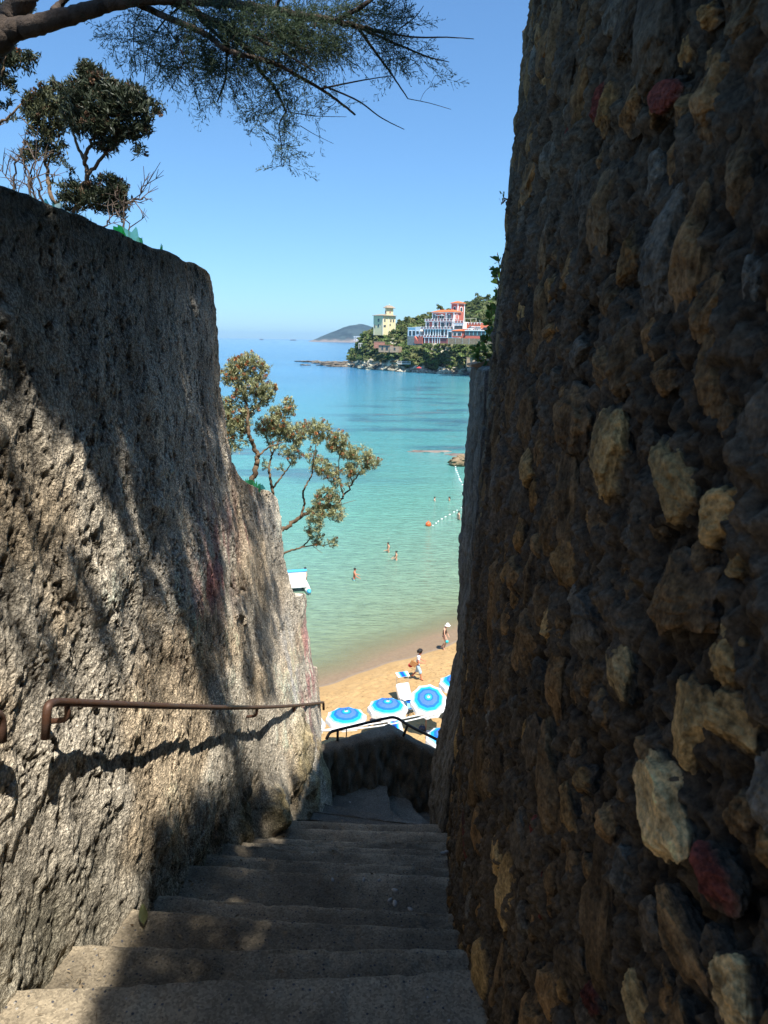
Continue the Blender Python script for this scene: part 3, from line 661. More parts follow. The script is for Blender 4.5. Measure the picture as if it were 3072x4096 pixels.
pr = empty('parapet_rail', PY(1351, 2953, 5.93)); tag(pr, 'dark iron rail bent over the corner of the low concrete parapet', 'handrail')
blk = M('dark_iron', (.035, .03, .027), .5, .4, 30, .3, 120, .3, .5, .003)
pts = [PY(1305, 2957, 5.80), PY(1318, 2930, 5.84), PY(1345, 2921, 5.88), PY(1440, 2898, 5.95), PY(1520, 2878, 6.05), PY(1570, 2868, 6.1), PY(1590, 2873, 6.08), PY(1640, 2905, 6.0), PY(1752, 2960, 5.85), PY(1850, 3010, 5.75)]
b = MB(); b.tube(local(pr, fillet(pts, .06)), .0135, 9); b.build('rail', blk, pr, True)
for (x0, y0, x1, y1, yy) in ((1351, 2921, 1350, 2956, 5.88), (1386, 2911, 1386, 2929, 5.97), (1631, 2899, 1614, 2929, 6.02)):
    b = MB(); b.tube(local(pr, [PY(x0, y0, yy), PY(x1, y1, yy) + np.array([0, 0, -.04])]), .012 if x0 != 1386 else .005, 8); b.build('post', blk, pr, True)

# ---- white cables strung across below the walls
wcab = M('white_cable', (.75, .75, .74), .5, .1, 20)
for i, (dy, l) in enumerate(((0, 'upper strand of white cable strung across in front of the parasols'), (9, 'lower strand of white cable strung across in front of the parasols'))):
    a = PY(1270, 2922 + dy * .2, 7.2); c = PY(1850, 2815 + dy, 7.6); m_ = (a + c) / 2; pts = []
    for t in np.linspace(0, 1, 16): pts.append(a + (c - a) * t + np.array([0, 0, -.05 * (1 + .5 * i) * 4 * t * (1 - t)]))
    b = MB(); b.tube(pts, .009, 6); o = b.build('cable', wcab, None, True); tag(o, l, 'cable')

# ---- hillside under and behind the walls
def hillside():
    xs = np.concatenate([np.linspace(-45, -2, 60, endpoint=False), np.linspace(-2, 2, 60, endpoint=False), np.linspace(2, 45, 60)]); ys = np.concatenate([np.linspace(-8, 8, 110, endpoint=False), np.linspace(8, 27, 60)])
    X, Y = np.meshgrid(xs, ys)
    zl = np.interp(Y, [-8, 3.9, 4.4, 5, 5.5, 6, 6.5, 8, 12, 20, 24, 27], [.5, .1, -.95, -1.5, -2.4, -3.0, -4.2, -7, -11, -16.8, -18.2, -19])
    zr = np.interp(Y, [-8, -1, 4.0, 4.4, 5, 5.5, 6, 6.5, 8, 12, 20, 24, 27], [6, 3.4, 1.3, -.3, -.6, -3.0, -5.0, -5.6, -7.2, -11, -16.8, -18.2, -19])
    zc = np.interp(Y, [-8, .5, 1.5, 4.5, 5.5, 6.1, 6.6, 8, 12, 20, 24, 27], [-1.2, -2.4, -2.6, -4.3, -5.2, -5.4, -5.9, -7.2, -11, -16.8, -18.2, -19])
    Z = np.where(X < -1.25, zl, np.where(X > .92, zr, zc))
    n = fbm(X * .5, Y * .5, 5, 500); side = np.abs(X) > 1.3
    Z = Z + np.where(side, n * .25, 0) - np.where(Y > 8, np.abs(fbm(X * .25, Y * .3, 4, 501)) * 2.0, 0)
    return np.stack([X, Y, Z], -1)
hs = grid_mesh('hillside', hillside(), M('dry_earth', (.16, .125, .08), .95, .5, 1.5, .8, 14, bdist=.1), smooth=True); tag(hs, kind='structure')
# ================================================================== BEACH AND SEA
SEA = -18.3
S0 = np.array([-3.366, 35.41]); S1 = np.array([4.492, 41.314]); ST = (S1 - S0) / np.linalg.norm(S1 - S0); SN = np.array([ST[1], -ST[0]])
def shore_s(x, y):
    """signed distance inland of the water line (gently curving bay)"""
    x = np.asarray(x, float); y = np.asarray(y, float)
    a = (x - S0[0]) * ST[0] + (y - S0[1]) * ST[1]; s = (x - S0[0]) * SN[0] + (y - S0[1]) * SN[1]
    return s + .0045 * np.where(a > 0, 0, a * a) * -1 * .5 - .12 * np.sin(a * .9 + 1.0) - .05 * np.sin(a * 2.3)
def sand_z(x, y):
    s = shore_s(x, y)
    up = 1.0 * (1 - np.exp(-np.maximum(s, 0) / 6.0)) + np.minimum(np.maximum(s, 0) * .09, .18) - .18 * (s <= 0) * 0
    d = np.maximum(-s, 0); dn = -.045 * np.minimum(d, 22) - .11 * np.maximum(d - 22, 0); dn = np.maximum(dn, -9)
    return SEA + np.where(s > 0, up, dn)
def on_sand(px, py):
    z = -17.5
    for _ in range(8): p = PZ(px, py, z); z = float(sand_z(p[0], p[1]))
    return PZ(px, py, z)
def sand():
    xs = np.concatenate([np.linspace(-70, -8, 30, endpoint=False), np.linspace(-8, 12, 330), np.linspace(12, 110, 50)[1:]])
    ys = np.concatenate([np.linspace(18, 25, 10, endpoint=False), np.linspace(25, 46, 380), np.linspace(46, 150, 60)[1:]])
    X, Y = np.meshgrid(xs, ys); s = shore_s(X, Y); Z = sand_z(X, Y)
    dry = sstep(.2, 1.6, s)
    c1, c2, ci = cell2(X * 2.1 + .3 * fbm(X * 3, Y * 3, 2, 600), Y * 2.1, 601)
    Z = Z + dry * (.05 * fbm(X * 1.3, Y * 1.3, 3, 602) + .035 * fbm(X * 5, Y * 5, 3, 603) - .05 * (ci > .35) * (1 - sstep(.08, .4, c1)))
    return np.stack([X, Y, Z], -1)
def sand_mat():
    m, N, L, B = nt('beach_sand'); v = objvec(N, L)
    n = noise(N, L, .9, 5, .6, v); r = ramp(N, L, n.outputs[0], [(.3, (.37, .23, .10)), (.7, (.45, .295, .135))])
    g = N.new('ShaderNodeNewGeometry'); sp = N.new('ShaderNodeSeparateXYZ'); L.new(g.outputs['Position'], sp.inputs[0])
    mr = N.new('ShaderNodeMapRange'); mr.inputs[1].default_value = SEA + .04; mr.inputs[2].default_value = SEA + .085; L.new(sp.outputs[2], mr.inputs[0])
    n2 = noise(N, L, 5, 4, .6, v)
    wet = ramp(N, L, n2.outputs[0], [(.3, (.24, .175, .125)), (.7, (.29, .22, .155))])
    c = mixc(N, L, wet.outputs[0], r.outputs[0], mr.outputs[0])
    # scraps of dry seaweed trodden into the sand
    v2 = objvec(N, L, (1.0, 1.9, 1)); n3 = noise(N, L, 4.6, 5, .75, v2); w3 = ramp(N, L, n3.outputs[0], [(.56, 0), (.64, 1)])
    n4 = noise(N, L, .35, 3, .5, v); w4 = ramp(N, L, n4.outputs[0], [(.40, .35), (.60, 1)])
    mu = N.new('ShaderNodeMath'); mu.operation = 'MULTIPLY'; L.new(w3.outputs[0], mu.inputs[0]); L.new(w4.outputs[0], mu.inputs[1])
    m2 = N.new('ShaderNodeMath'); m2.operation = 'MULTIPLY'; L.new(mu.outputs[0], m2.inputs[0]); L.new(mr.outputs[0], m2.inputs[1])
    m3 = N.new('ShaderNodeMath'); m3.operation = 'MULTIPLY'; m3.inputs[1].default_value = .9; L.new(m2.outputs[0], m3.inputs[0])
    c = mixc(N, L, c, (.10, .06, .026), m3.outputs[0])
    L.new(c, B.inputs['Base Color']); B.inputs['Roughness'].default_value = .9; B.inputs['Specular IOR Level'].default_value = .15
    n5 = noise(N, L, 9, 6, .75, v); bump(N, L, B, n5.outputs[0], .55, .06); return m
so = grid_mesh('beach', sand(), sand_mat(), smooth=True); tag(so, kind='structure')

def water_mat():
    m, N, L, B = nt('sea_water'); tc = N.new('ShaderNodeNewGeometry'); pos = tc.outputs['Position']
    sp = N.new('ShaderNodeSeparateXYZ'); L.new(pos, sp.inputs[0])
    # distance seaward of the beach line = depth of the bay
    dp = N.new('ShaderNodeVectorMath'); dp.operation = 'DOT_PRODUCT'; L.new(pos, dp.inputs[0]); dp.inputs[1].default_value = (-SN[0], -SN[1], 0)
    off = N.new('ShaderNodeMath'); off.operation = 'ADD'; off.inputs[1].default_value = float(S0 @ SN); L.new(dp.outputs['Value'], off.inputs[0])
    def mp(sc):
        x = N.new('ShaderNodeMapping'); x.inputs['Scale'].default_value = sc; L.new(pos, x.inputs[0]); return x.outputs[0]
    nz = noise(N, L, 1.0, 3, .6, mp((.03, .06, .05)))
    wob = N.new('ShaderNodeMath'); wob.operation = 'MULTIPLY_ADD'; wob.inputs[1].default_value = 14; wob.inputs[2].default_value = -7; L.new(nz.outputs[0], wob.inputs[0])
    # log10 of distance for the colour of the water body
    mx_ = N.new('ShaderNodeMath'); mx_.operation = 'MAXIMUM'; mx_.inputs[1].default_value = 1.0
    xy = N.new('ShaderNodeMath'); xy.operation = 'DIVIDE'; L.new(sp.outputs[0], xy.inputs[0]); L.new(sp.outputs[1], xy.inputs[1])      # the bay shelves towards its inner, right-hand shore
    xk = N.new('ShaderNodeMapRange'); xk.inputs[1].default_value = -.10; xk.inputs[2].default_value = .13; xk.inputs[3].default_value = 1.0; xk.inputs[4].default_value = .36; L.new(xy.outputs[0], xk.inputs[0])
    far_ = N.new('ShaderNodeMapRange'); far_.inputs[1].default_value = 60; far_.inputs[2].default_value = 160; L.new(off.outputs[0], far_.inputs[0])
    xm = N.new('ShaderNodeMix'); xm.data_type = 'FLOAT'; L.new(far_.outputs[0], xm.inputs[0]); xm.inputs[2].default_value = 1.0; L.new(xk.outputs[0], xm.inputs[3])
    of2 = N.new('ShaderNodeMath'); of2.operation = 'MULTIPLY'; L.new(off.outputs[0], of2.inputs[0]); L.new(xm.outputs[0], of2.inputs[1])
    wv = N.new('ShaderNodeMath'); wv.operation = 'MULTIPLY_ADD'; L.new(wob.outputs[0], wv.inputs[0]); wv.inputs[1].default_value = .5; L.new(of2.outputs[0], wv.inputs[2])
    L.new(wv.outputs[0], mx_.inputs[0]); lg = N.new('ShaderNodeMath'); lg.operation = 'LOGARITHM'; lg.inputs[1].default_value = 10; L.new(mx_.outputs[0], lg.inputs[0])
    dv = N.new('ShaderNodeMath'); dv.operation = 'DIVIDE'; dv.inputs[1].default_value = 4.0; L.new(lg.outputs[0], dv.inputs[0])
    def P(d): return math.log10(d) / 4
    body = ramp(N, L, dv.outputs[0], [(P(1), (.30, .30, .19)), (P(5), (.24, .31, .19)), (P(14), (.17, .285, .20)), (P(32), (.11, .28, .22)), (P(75), (.075, .265, .265)), (P(150), (.055, .23, .305)), (P(280), (.042, .185, .33)), (P(600), (.028, .145, .29)), (P(2500), (.022, .125, .265))])
    # rocky and weedy patches of the bed
    pn = noise(N, L, 1.0, 5, .65, mp((.035, .09, .1))); pr_ = ramp(N, L, pn.outputs[0], [(.50, 0), (.62, 1)])
    zone = ramp(N, L, dv.outputs[0], [(P(38), 0), (P(55), .75), (P(105), .75), (P(150), .12), (P(400), 0)])
    mu = N.new('ShaderNodeMath'); mu.operation = 'MULTIPLY'; L.new(pr_.outputs[0], mu.inputs[0]); L.new(zone.outputs[0], mu.inputs[1])
    col = mixc(N, L, body.outputs[0], (.032, .10, .15), mu.outputs[0])
    qn = noise(N, L, 1.0, 4, .6, mp((.05, .14, .1))); qr = ramp(N, L, qn.outputs[0], [(.60, 0), (.70, .55)])
    zone2 = ramp(N, L, dv.outputs[0], [(P(50), 0), (P(62), 1), (P(95), 1), (P(125), 0)])
    mq = N.new('ShaderNodeMath'); mq.operation = 'MULTIPLY'; L.new(qr.outputs[0], mq.inputs[0]); L.new(zone2.outputs[0], mq.inputs[1])
    col = mixc(N, L, col, (.20, .19, .17), mq.outputs[0])
    # wind streaks on the open water
    sn = noise(N, L, 1.0, 4, .6, mp((.0012, .016, .02))); sr = ramp(N, L, sn.outputs[0], [(.38, .82), (.62, 1.16)])
    zs_ = ramp(N, L, dv.outputs[0], [(P(150), 0), (P(500), 1)])
    col = mixc(N, L, col, sr.outputs[0], zs_.outputs[0], 'MULTIPLY')
    # light and dark of the ripples, painted into the water colour
    rn = noise(N, L, 1.0, 4, .7, mp((1.1, 3.2, 1))); rr = ramp(N, L, rn.outputs[0], [(.3, .70), (.7, 1.28)])
    zr = ramp(N, L, dv.outputs[0], [(P(2), .3), (P(10), 1), (P(80), .8), (P(300), .2)])
    col = mixc(N, L, col, rr.outputs[0], zr.outputs[0], 'MULTIPLY')
    L.new(col, B.inputs['Base Color']); B.inputs['Roughness'].default_value = .12; B.inputs['IOR'].default_value = 1.33; B.inputs['Specular IOR Level'].default_value = .5
    # waves: long swell + ripples, fading out far away so that they do not alias
    w1 = noise(N, L, 1.0, 3, .6, mp((.9, 2.6, 1))); w2 = noise(N, L, 1.0, 4, .6, mp((3.5, 8, 1))); w3 = noise(N, L, 1.0, 3, .6, mp((.05, .22, 1)))
    a1 = N.new('ShaderNodeMath'); a1.operation = 'MULTIPLY_ADD'; a1.inputs[1].default_value = .35; L.new(w2.outputs[0], a1.inputs[0]); L.new(w1.outputs[0], a1.inputs[2])
    a2 = N.new('ShaderNodeMath'); a2.operation = 'MULTIPLY_ADD'; a2.inputs[1].default_value = 1.6; L.new(w3.outputs[0], a2.inputs[0]); L.new(a1.outputs[0], a2.inputs[2])
    bs = ramp(N, L, dv.outputs[0], [(P(1), .15), (P(6), .8), (P(60), .9), (P(300), .6), (P(3000), .45)])
    bp = bump(N, L, B, a2.outputs[0], .5, .32); L.new(bs.outputs[0], bp.inputs['Strength'])
    # clear at the edge: the bed shows through
    al = ramp(N, L, dv.outputs[0], [(P(1.01), .05), (P(2.2), .22), (P(4.5), .66), (P(10), .88), (P(26), 1)])
    net = N.new('ShaderNodeTexVoronoi'); net.feature = 'DISTANCE_TO_EDGE'; net.inputs['Scale'].default_value = 1.0
    dn = noise(N, L, 1.0, 2, .5, mp((.9, .9, 1))); dm = N.new('ShaderNodeVectorMath'); dm.operation = 'MULTIPLY_ADD'; L.new(dn.outputs['Color'], dm.inputs[0]); dm.inputs[1].default_value = (1.3, 1.3, 0); L.new(mp((1.15, 2.3, 0)), dm.inputs[2]); L.new(dm.outputs[0], net.inputs['Vector'])
    tr = N.new('ShaderNodeBsdfTransparent'); tint = ramp(N, L, dv.outputs[0], [(P(1), (.93, .9, .86)), (P(4), (.78, .86, .74)), (P(12), (.5, .78, .66)), (P(40), (.2, .6, .6))]); L.new(tint.outputs[0], tr.inputs[0])
    ms = N.new('ShaderNodeMixShader'); L.new(al.outputs[0], ms.inputs[0]); L.new(tr.outputs[0], ms.inputs[1]); L.new(B.outputs[0], ms.inputs[2])
    N.remove(net); L.new(ms.outputs[0], N['Material Output'].inputs[0]); return m
sv = MB(); W_ = 60000
ysl = [21, 60, 150, 400, 1000, 3000, 9000, 60000]
for i, y in enumerate(ysl): sv.v += [(-max(260, y * 1.2), y, SEA), (0, y, SEA), (max(260, y * 1.2), y, SEA)]
for i in range(len(ysl) - 1):
    for j in range(2): sv.f.append((i * 3 + j, i * 3 + j + 1, i * 3 + j + 4, i * 3 + j + 3)); sv.m.append(0)
wa = sv.build('sea', water_mat()); tag(wa, kind='structure')
sb = MB(); sb.v += [(-60000, 20, -27.5), (60000, 20, -27.5), (60000, 60000, -27.5), (-60000, 60000, -27.5)]; sb.f.append((0, 1, 2, 3)); sb.m.append(0)
o = sb.build('seabed', M('seabed_rock', (.06, .12, .12), .95, .3, .1)); tag(o, kind='structure')

# ------------------------------------------------------------------ parasols
def ring_mat(name, c, rough=.75, tr=.25):
    m, N, L, B = nt(name); v = objvec(N, L); n = noise(N, L, 9, 3, .6, v); r = ramp(N, L, n.outputs[0], [(.3, tuple(q * .9 for q in c)), (.7, tuple(min(1, q * 1.08) for q in c))])
    L.new(r.outputs[0], B.inputs['Base Color']); B.inputs['Roughness'].default_value = rough; B.inputs['Specular IOR Level'].default_value = .2
    t = N.new('ShaderNodeBsdfTranslucent'); L.new(r.outputs[0], t.inputs[0]); mx = N.new('ShaderNodeMixShader'); mx.inputs[0].default_value = tr
    L.new(B.outputs[0], mx.inputs[1]); L.new(t.outputs[0], mx.inputs[2]); L.new(mx.outputs[0], N['Material Output'].inputs[0]); return m
c_white = ring_mat('canvas_white', (.82, .83, .82)); c_pale = ring_mat('canvas_pale_blue', (.30, .60, .80)); c_cyan = ring_mat('canvas_cyan', (.015, .40, .82)); c_blue = ring_mat('canvas_blue', (.02, .17, .62)); c_deep = ring_mat('canvas_deep_blue', (.09, .21, .62)); c_navy = ring_mat('canvas_navy', (.012, .09, .45))
CAN = [c_white, c_pale, c_cyan, c_blue, c_deep, c_navy]
polem = M('parasol_pole_brown', (.30, .13, .07), .5, .2, 10); metal_w = M('white_paint_metal', (.72, .72, .70), .4, .1, 10); darkm = M('dark_plastic', (.03, .03, .035), .5, .2, 10)
def parasol(px, py, zt, R, base=None, tilt=(0, 0), label='', twist=0.1, rise=.34):
    """px,py: canopy apex; zt: height of the apex"""
    ap = PZ(px, py, zt); 
    if base is None: bz = float(sand_z(ap[0], ap[1])); bp = np.array([ap[0], ap[1], bz])
    else: bp = base
    t = empty('beach_umbrella', bp); tag(t, label, 'beach umbrella', 'blue and white striped beach umbrellas')
    Mx = Euler((tilt[0], tilt[1], twist)).to_matrix(); A = Vector(ap - bp)
    n = 10; rings = [(0.0, 0), (.075, 0), (.105, 1), (.15, 2), (.20, 2), (.27, 3), (.38, 4), (.50, 4), (.62, 3), (.70, 2), (.77, 2), (.81, 1), (.86, 1), (.90, 0), (1.0, 0)]
    mb = MB(); SUB = 6; nn = n * SUB; vs = []
    def pt(q, j):
        a = 2 * PI * j / nn; f = (j % SUB) / SUB; sag = 1 - .055 * math.sin(PI * f)          # panels bow in between the ribs
        scal = 1 - .02 * math.sin(PI * f) * (q > .85)
        r = R * q * sag * scal; z = -rise * R * (.35 * q + .65 * q * q) - .02 * R * q * math.sin(PI * f) * q + (.05 * R * (1 - q) if False else 0)
        return Mx @ Vector((r * math.cos(a), r * math.sin(a), z)) + A
    for (q, mi) in rings[1:]: vs += [pt(q, j) for j in range(nn)]
    vs.append(Mx @ Vector((0, 0, 0)) + A); top = len(vs) - 1
    fs = [(top, j, (j + 1) % nn) for j in range(nn)]; mi = [0] * nn
    for i in range(len(rings) - 2):
        for j in range(nn): fs.append((i * nn + j, (i + 1) * nn + j, (i + 1) * nn + (j + 1) % nn, i * nn + (j + 1) % nn)); mi.append(rings[i + 2][1])
    mb.v = [tuple(v) for v in vs]; mb.f = fs; mb.m = mi; mb.build('canopy', CAN, t, True)
    vb = MB(); rng = random.Random(int(px)); drop = .2 * R
    for row, (dz, fl) in enumerate(((0, 1.0), (.5, 1.02), (1.0, 1.03))):
        for j in range(nn):
            v = pt(1.0, j); c_ = Mx @ Vector((0, 0, -rise * R)) + A; o_ = (v - c_) * (fl - 1 + (.012 * math.sin(j * 2.1) * dz)); vb.v.append(tuple(v + o_ + Vector((0, 0, -drop * dz * (1 + .06 * math.sin(j * PI / SUB * 2 + 1.3) * (row == 2))))))
    for i in range(2):
        for j in range(nn): vb.f.append((i * nn + j, (i + 1) * nn + j, (i + 1) * nn + (j + 1) % nn, i * nn + (j + 1) % nn)); vb.m.append(0)
    vb.build('valance', [c_white], t, True)
    pb = MB(); tp = Mx @ Vector((0, 0, -.06)) + A; kn = Vector((0, 0, A.z * .72)) if tilt != (0, 0) else tp * .6
    pb.tube([(0, 0, -.3), (0, 0, A.z * .3), tuple(Vector((0, 0, A.z * .45)))], .022, 8); pb.build('pole', polem, t, True)
    pb = MB(); pb.tube([(0, 0, A.z * .43), tuple(kn), tuple(tp)], .018, 8); pb.build('upper_pole', metal_w, t, True)
    fb = MB()
    for s_ in (-1, 1):
        q = [Mx @ Vector((s_ * .03, 0, 0)) + A, Mx @ Vector((s_ * .03, 0, .07)) + A, Mx @ Vector((s_ * .05, 0, .11)) + A]; fb.tube([tuple(v) for v in q], .011, 6)
    fb.tube([tuple(Mx @ Vector((-.03, 0, .045)) + A), tuple(Mx @ Vector((.03, 0, .045)) + A)], .009, 6); fb.build('finial', darkm, t)
    rb = MB()
    for k in range(n): rb.tube([tuple(pt(.02, k * SUB) - Vector((0, 0, .02))), tuple(pt(.55, k * SUB) - Vector((0, 0, .015))), tuple(pt(.99, k * SUB) - Vector((0, 0, .012)))], .006, 4)
    rb.build('ribs', metal_w, t)
    return t
ZT = -15.25
parasol(1385, 2843, ZT, .87, label='blue striped beach umbrella, leftmost one seen whole, above the low concrete parapet', twist=.2)
parasol(1551, 2803, ZT, .88, label='blue striped beach umbrella in the middle, right behind the pointed parapet corner', twist=.05, rise=.36)
pb_ = on_sand(1703, 2923)
parasol(1714, 2786, -15.55, .83, base=pb_, tilt=(math.radians(28), math.radians(-6)), label='tilted blue striped beach umbrella showing its round top, on a brown pole', twist=.15, rise=.30)
parasol(1832, 2708, ZT, .88, label='blue striped beach umbrella cut off by the stone wall, farthest up the beach', twist=.1)
parasol(1788, 2925, ZT, .88, label='blue striped beach umbrella lowest at the right, half behind the parapet rail', twist=.25)
parasol(1216, 2868, ZT, .88, label='beach umbrella almost hidden behind the rendered wall, only its white fringe showing', twist=.1)

# ------------------------------------------------------------------ sun loungers
def lounger(head, ang, label, shade=True, back=.85, L_=1.85):
    """head: point on the sand below the head end; ang: heading of the foot end (radians)"""
    t = empty('sun_lounger', head, ang); tag(t, label, 'sun lounger', 'blue and white striped sun loungers')
    f = MB(); h = .34; w = .31
    for sy in (-1, 1): f.tube([(.55, sy * w, h), (L_, sy * w, h)], .016, 6); f.tube([(.55, sy * w, h), (.55 - .62 * math.cos(back), sy * w, h + .68 * math.sin(back))], .016, 6)
    f.tube([(L_, -w, h), (L_, w, h)], .016, 6); f.tube([(.55, -w, h), (.55, w, h)], .016, 6)
    hx, hz = .55 - .62 * math.cos(back), h + .68 * math.sin(back); f.tube([(hx, -w, hz), (hx, w, hz)], .016, 6); f.build('frame', metal_w, t, True)
    for sx in (.75, L_ - .25):
        for sy in (-1, 1): g = MB(); g.tube([(sx, sy * w, h), (sx + (.08 if sx > 1 else -.1), sy * w, 0)], .014, 6); g.build('leg', metal_w, t, True)
    s = MB(); cols = [(0, .16, 0), (.16, .26, 1), (.26, .36, 2), (.36, .64, 5), (.64, .74, 2), (.74, .84, 1), (.84, 1, 0)]
    NS = 8
    for (a, b_, mi) in cols:
        for (p, q) in (((.57, h - .01), (L_ - .02, h - .01)), ((.55, h), (hx, hz))):
            for k in range(NS):
                t0, t1 = k / NS, (k + 1) / NS; sg = lambda u, c_: -.045 * math.sin(PI * u) * (1 - (2 * c_ - 1) ** 2 * .5)
                vs = [(p[0] + (q[0] - p[0]) * tt, -w + 2 * w * cc_, p[1] + (q[1] - p[1]) * tt + sg(tt, cc_)) for tt, cc_ in ((t0, a), (t1, a), (t1, b_), (t0, b_))]
                s.add(vs, [(0, 1, 2, 3)], mi)
    s.build('canvas', CAN, t)
    if shade:
        c = MB(); zz = h + 1.02; xx = hx + .02
        for (a, b_, mi) in cols: c.add([(xx - .22, -w + 2 * w * a, zz + .03), (xx + .22, -w + 2 * w * a, zz - .03), (xx + .22, -w + 2 * w * b_, zz - .03), (xx - .22, -w + 2 * w * b_, zz + .03)], [(0, 1, 2, 3)], mi)
        c.build('sunshade', CAN, t)
        for sy in (-1, 1): g = MB(); g.tube([(hx, sy * w, hz), (xx - .05, sy * w, zz), (xx - .22, sy * w, zz + .03)], .011, 6); g.build('sunshade_arm', metal_w, t, True)
    return t
p = on_sand(1604, 2790); q = on_sand(1652, 2845); a1 = math.atan2(q[1] - p[1], q[0] - p[0])
lounger(p, a1, 'striped sun lounger with raised sunshade and a pale towel, between two parasols')
tw = MB(); cs = [(-.36, .80), (.36, .80)]
TH = []
for i in range(9):
    for j in range(7):
        u = -.10 + 1.0 * i / 8; y = -.37 + .74 * j / 6
        if u < .45: xx = .55 - .62 * math.cos(.85) * (.45 - u) / .55 * 1.0; zz = .36 + .68 * math.sin(.85) * (.45 - u) / .55
        else: xx = .55 + (u - .45) * 1.0; zz = .345
        drop = max(0, abs(y) - .31) * 2.2
        TH.append((xx, y, zz + .02 - drop + .02 * math.sin(i * 2.1 + j * 1.3)))
tw.v = TH; tw.f = [(i * 7 + j, i * 7 + j + 1, (i + 1) * 7 + j + 1, (i + 1) * 7 + j) for i in range(8) for j in range(6)]; tw.m = [0] * len(tw.f)
to = tw.build('towel', M('cream_towel', (.72, .62, .50), .95, .12, 8, .5, 60), None, True, loc=p, rz=a1); to.modifiers.new('thick', 'SOLIDIFY').thickness = .012
tag(to, 'cream towel spread over the sun lounger with raised sunshade', 'towel')
p = on_sand(1570, 2880); lounger(p, a1 - .25, 'striped sun lounger behind the pointed parapet corner, under the middle parasol', False, .6)
p = on_sand(1762, 2838); lounger(p, -.42, 'striped sun lounger to the right of the tilted parasol, beside the stone wall', False, .5)
p = on_sand(1800, 2800); lounger(p, -.2, 'sun lounger in shade behind the tilted parasol, at the stone wall edge', False, .9)
# folding chair by the middle parasol
p = on_sand(1632, 2855); ch = empty('folding_chair', p, .6); tag(ch, 'small dark-legged folding chair with pale blue seat beside the middle parasol', 'folding chair')
g = MB(); g.add([(-.2, -.2, .42), (.2, -.2, .42), (.2, .2, .42), (-.2, .2, .42)], [(0, 1, 2, 3)]); g.build('seat', c_pale, ch)
for sy in (-1, 1):
    g = MB(); g.tube([(-.2, sy * .2, 0), (.2, sy * .2, .43)], .013, 6); g.tube([(.2, sy * .2, 0), (-.2, sy * .2, .43), (-.26, sy * .2, .78)], .013, 6); g.build('leg_frame', darkm, ch)
g = MB(); g.add([(-.24, -.2, .56), (-.26, -.2, .78), (-.26, .2, .78), (-.24, .2, .56)], [(0, 1, 2, 3)]); g.build('backrest', c_pale, ch)
# shoes at the brown pole
shoe_w = M('pale_shoe', (.6, .6, .6), .7, .2, 20); shoe_d = M('dark_cloth', (.05, .055, .09), .8, .3, 20)
for i, (dx, dy, rz) in enumerate(((.10, -.12, .6), (.24, -.06, .9))):
    s = MB(); s.lathe([(.001, 0), (.05, .005), (.055, .03), (.045, .06), (.02, .075), (.001, .08)], 10, M=Matrix(((2.4, 0, 0), (0, 1, 0), (0, 0, 1)))); s.ball((-.05, 0, .07), (.06, .042, .045), 8, 5)
    o = s.build('shoe', shoe_w, None, True, loc=(pb_[0] + dx, pb_[1] + dy, pb_[2]), rz=rz); tag(o, 'pale shoe lying on the sand at the foot of the brown parasol pole', 'shoe', 'pair of shoes at the parasol pole')
s = MB(); s.ball((0, 0, .1), (.18, .12, .12), 12, 8, jit=.1); s.tube([(-.1, 0, .16), (-.05, 0, .3), (.05, 0, .3), (.1, 0, .16)], .012, 5)
o = s.build('beach_bag', shoe_d, None, True, loc=(pb_[0] - .16, pb_[1] + .05, pb_[2])); tag(o, 'dark slumped beach bag in the shade beside the brown parasol pole', 'bag')

# ------------------------------------------------------------------ floats, buoy, rock, reef
fl_m = M('float_white', (.8, .8, .78), .4, .1, 5); or_m = M('buoy_orange', (.75, .14, .04), .4, .15, 6)
FL = [(1822, 1868), (1823, 1877), (1826, 1884), (1829, 1892), (1832, 1900), (1835, 1908), (1838, 1917), (1840, 1922), (1845, 1928), (1850, 1940), (1846, 2032), (1828, 2042), (1816, 2049), (1799, 2059), (1782, 2068), (1767, 2077), (1753, 2086), (1744, 2094), (1731, 2103)]
fp = [PZ(a, b, SEA) for a, b in FL]
f0 = None
for i, p in enumerate(fp):
    if f0 is None:
        s = MB(); s.lathe([(.001, -.16), (.05, -.15), (.09, -.08), (.1, 0), (.09, .08), (.05, .15), (.001, .16)], 10, M=Matrix(((0, 0, 1), (0, 1, 0), (-1, 0, 0))))
        f0 = s.build('float', fl_m, None, True); o = f0
    else: o = f0.copy(); C.objects.link(o)
    k = .95 if p[1] > 80 else .72
    o.location = (p[0], p[1], SEA + .02); o.scale = (k, k, k); o.rotation_euler.z = random.uniform(0, 3)
    tag(o, 'small white float on the rope between the rock and the stone wall edge' if i < 10 else 'small white float on the rope leading to the orange buoy', 'float', 'white floats on the bathing line near the rock' if i < 10 else 'white floats on the bathing line by the orange buoy')
p = PZ(1713, 2104, SEA); bo = empty('buoy', (p[0], p[1], SEA)); tag(bo, 'round orange buoy at the end of the line of white floats', 'buoy')
s = MB(); s.ball((0, 0, .16), .30, 16, 10); s.build('ball', or_m, bo, True); s = MB(); s.tube([(0, 0, .44), (0, 0, .50)], .06, 8); s.tube([(-.06, 0, .52), (0, 0, .58), (.06, 0, .52)], .015, 6); s.build('top_ring', or_m, bo, True)
def rope(P, name, lab):
    b = MB(); b.tube(P, .006, 4); o = b.build(name, polem, None, True); tag(o, lab, 'rope')
rope([(q[0], q[1], SEA + .0) for q in fp[:10]], 'rope', 'thin float rope running from the rock towards the stone wall')
rope([(q[0], q[1], SEA + .0) for q in fp[10:]] + [(p[0], p[1], SEA)], 'rope', 'thin float rope ending at the orange buoy')

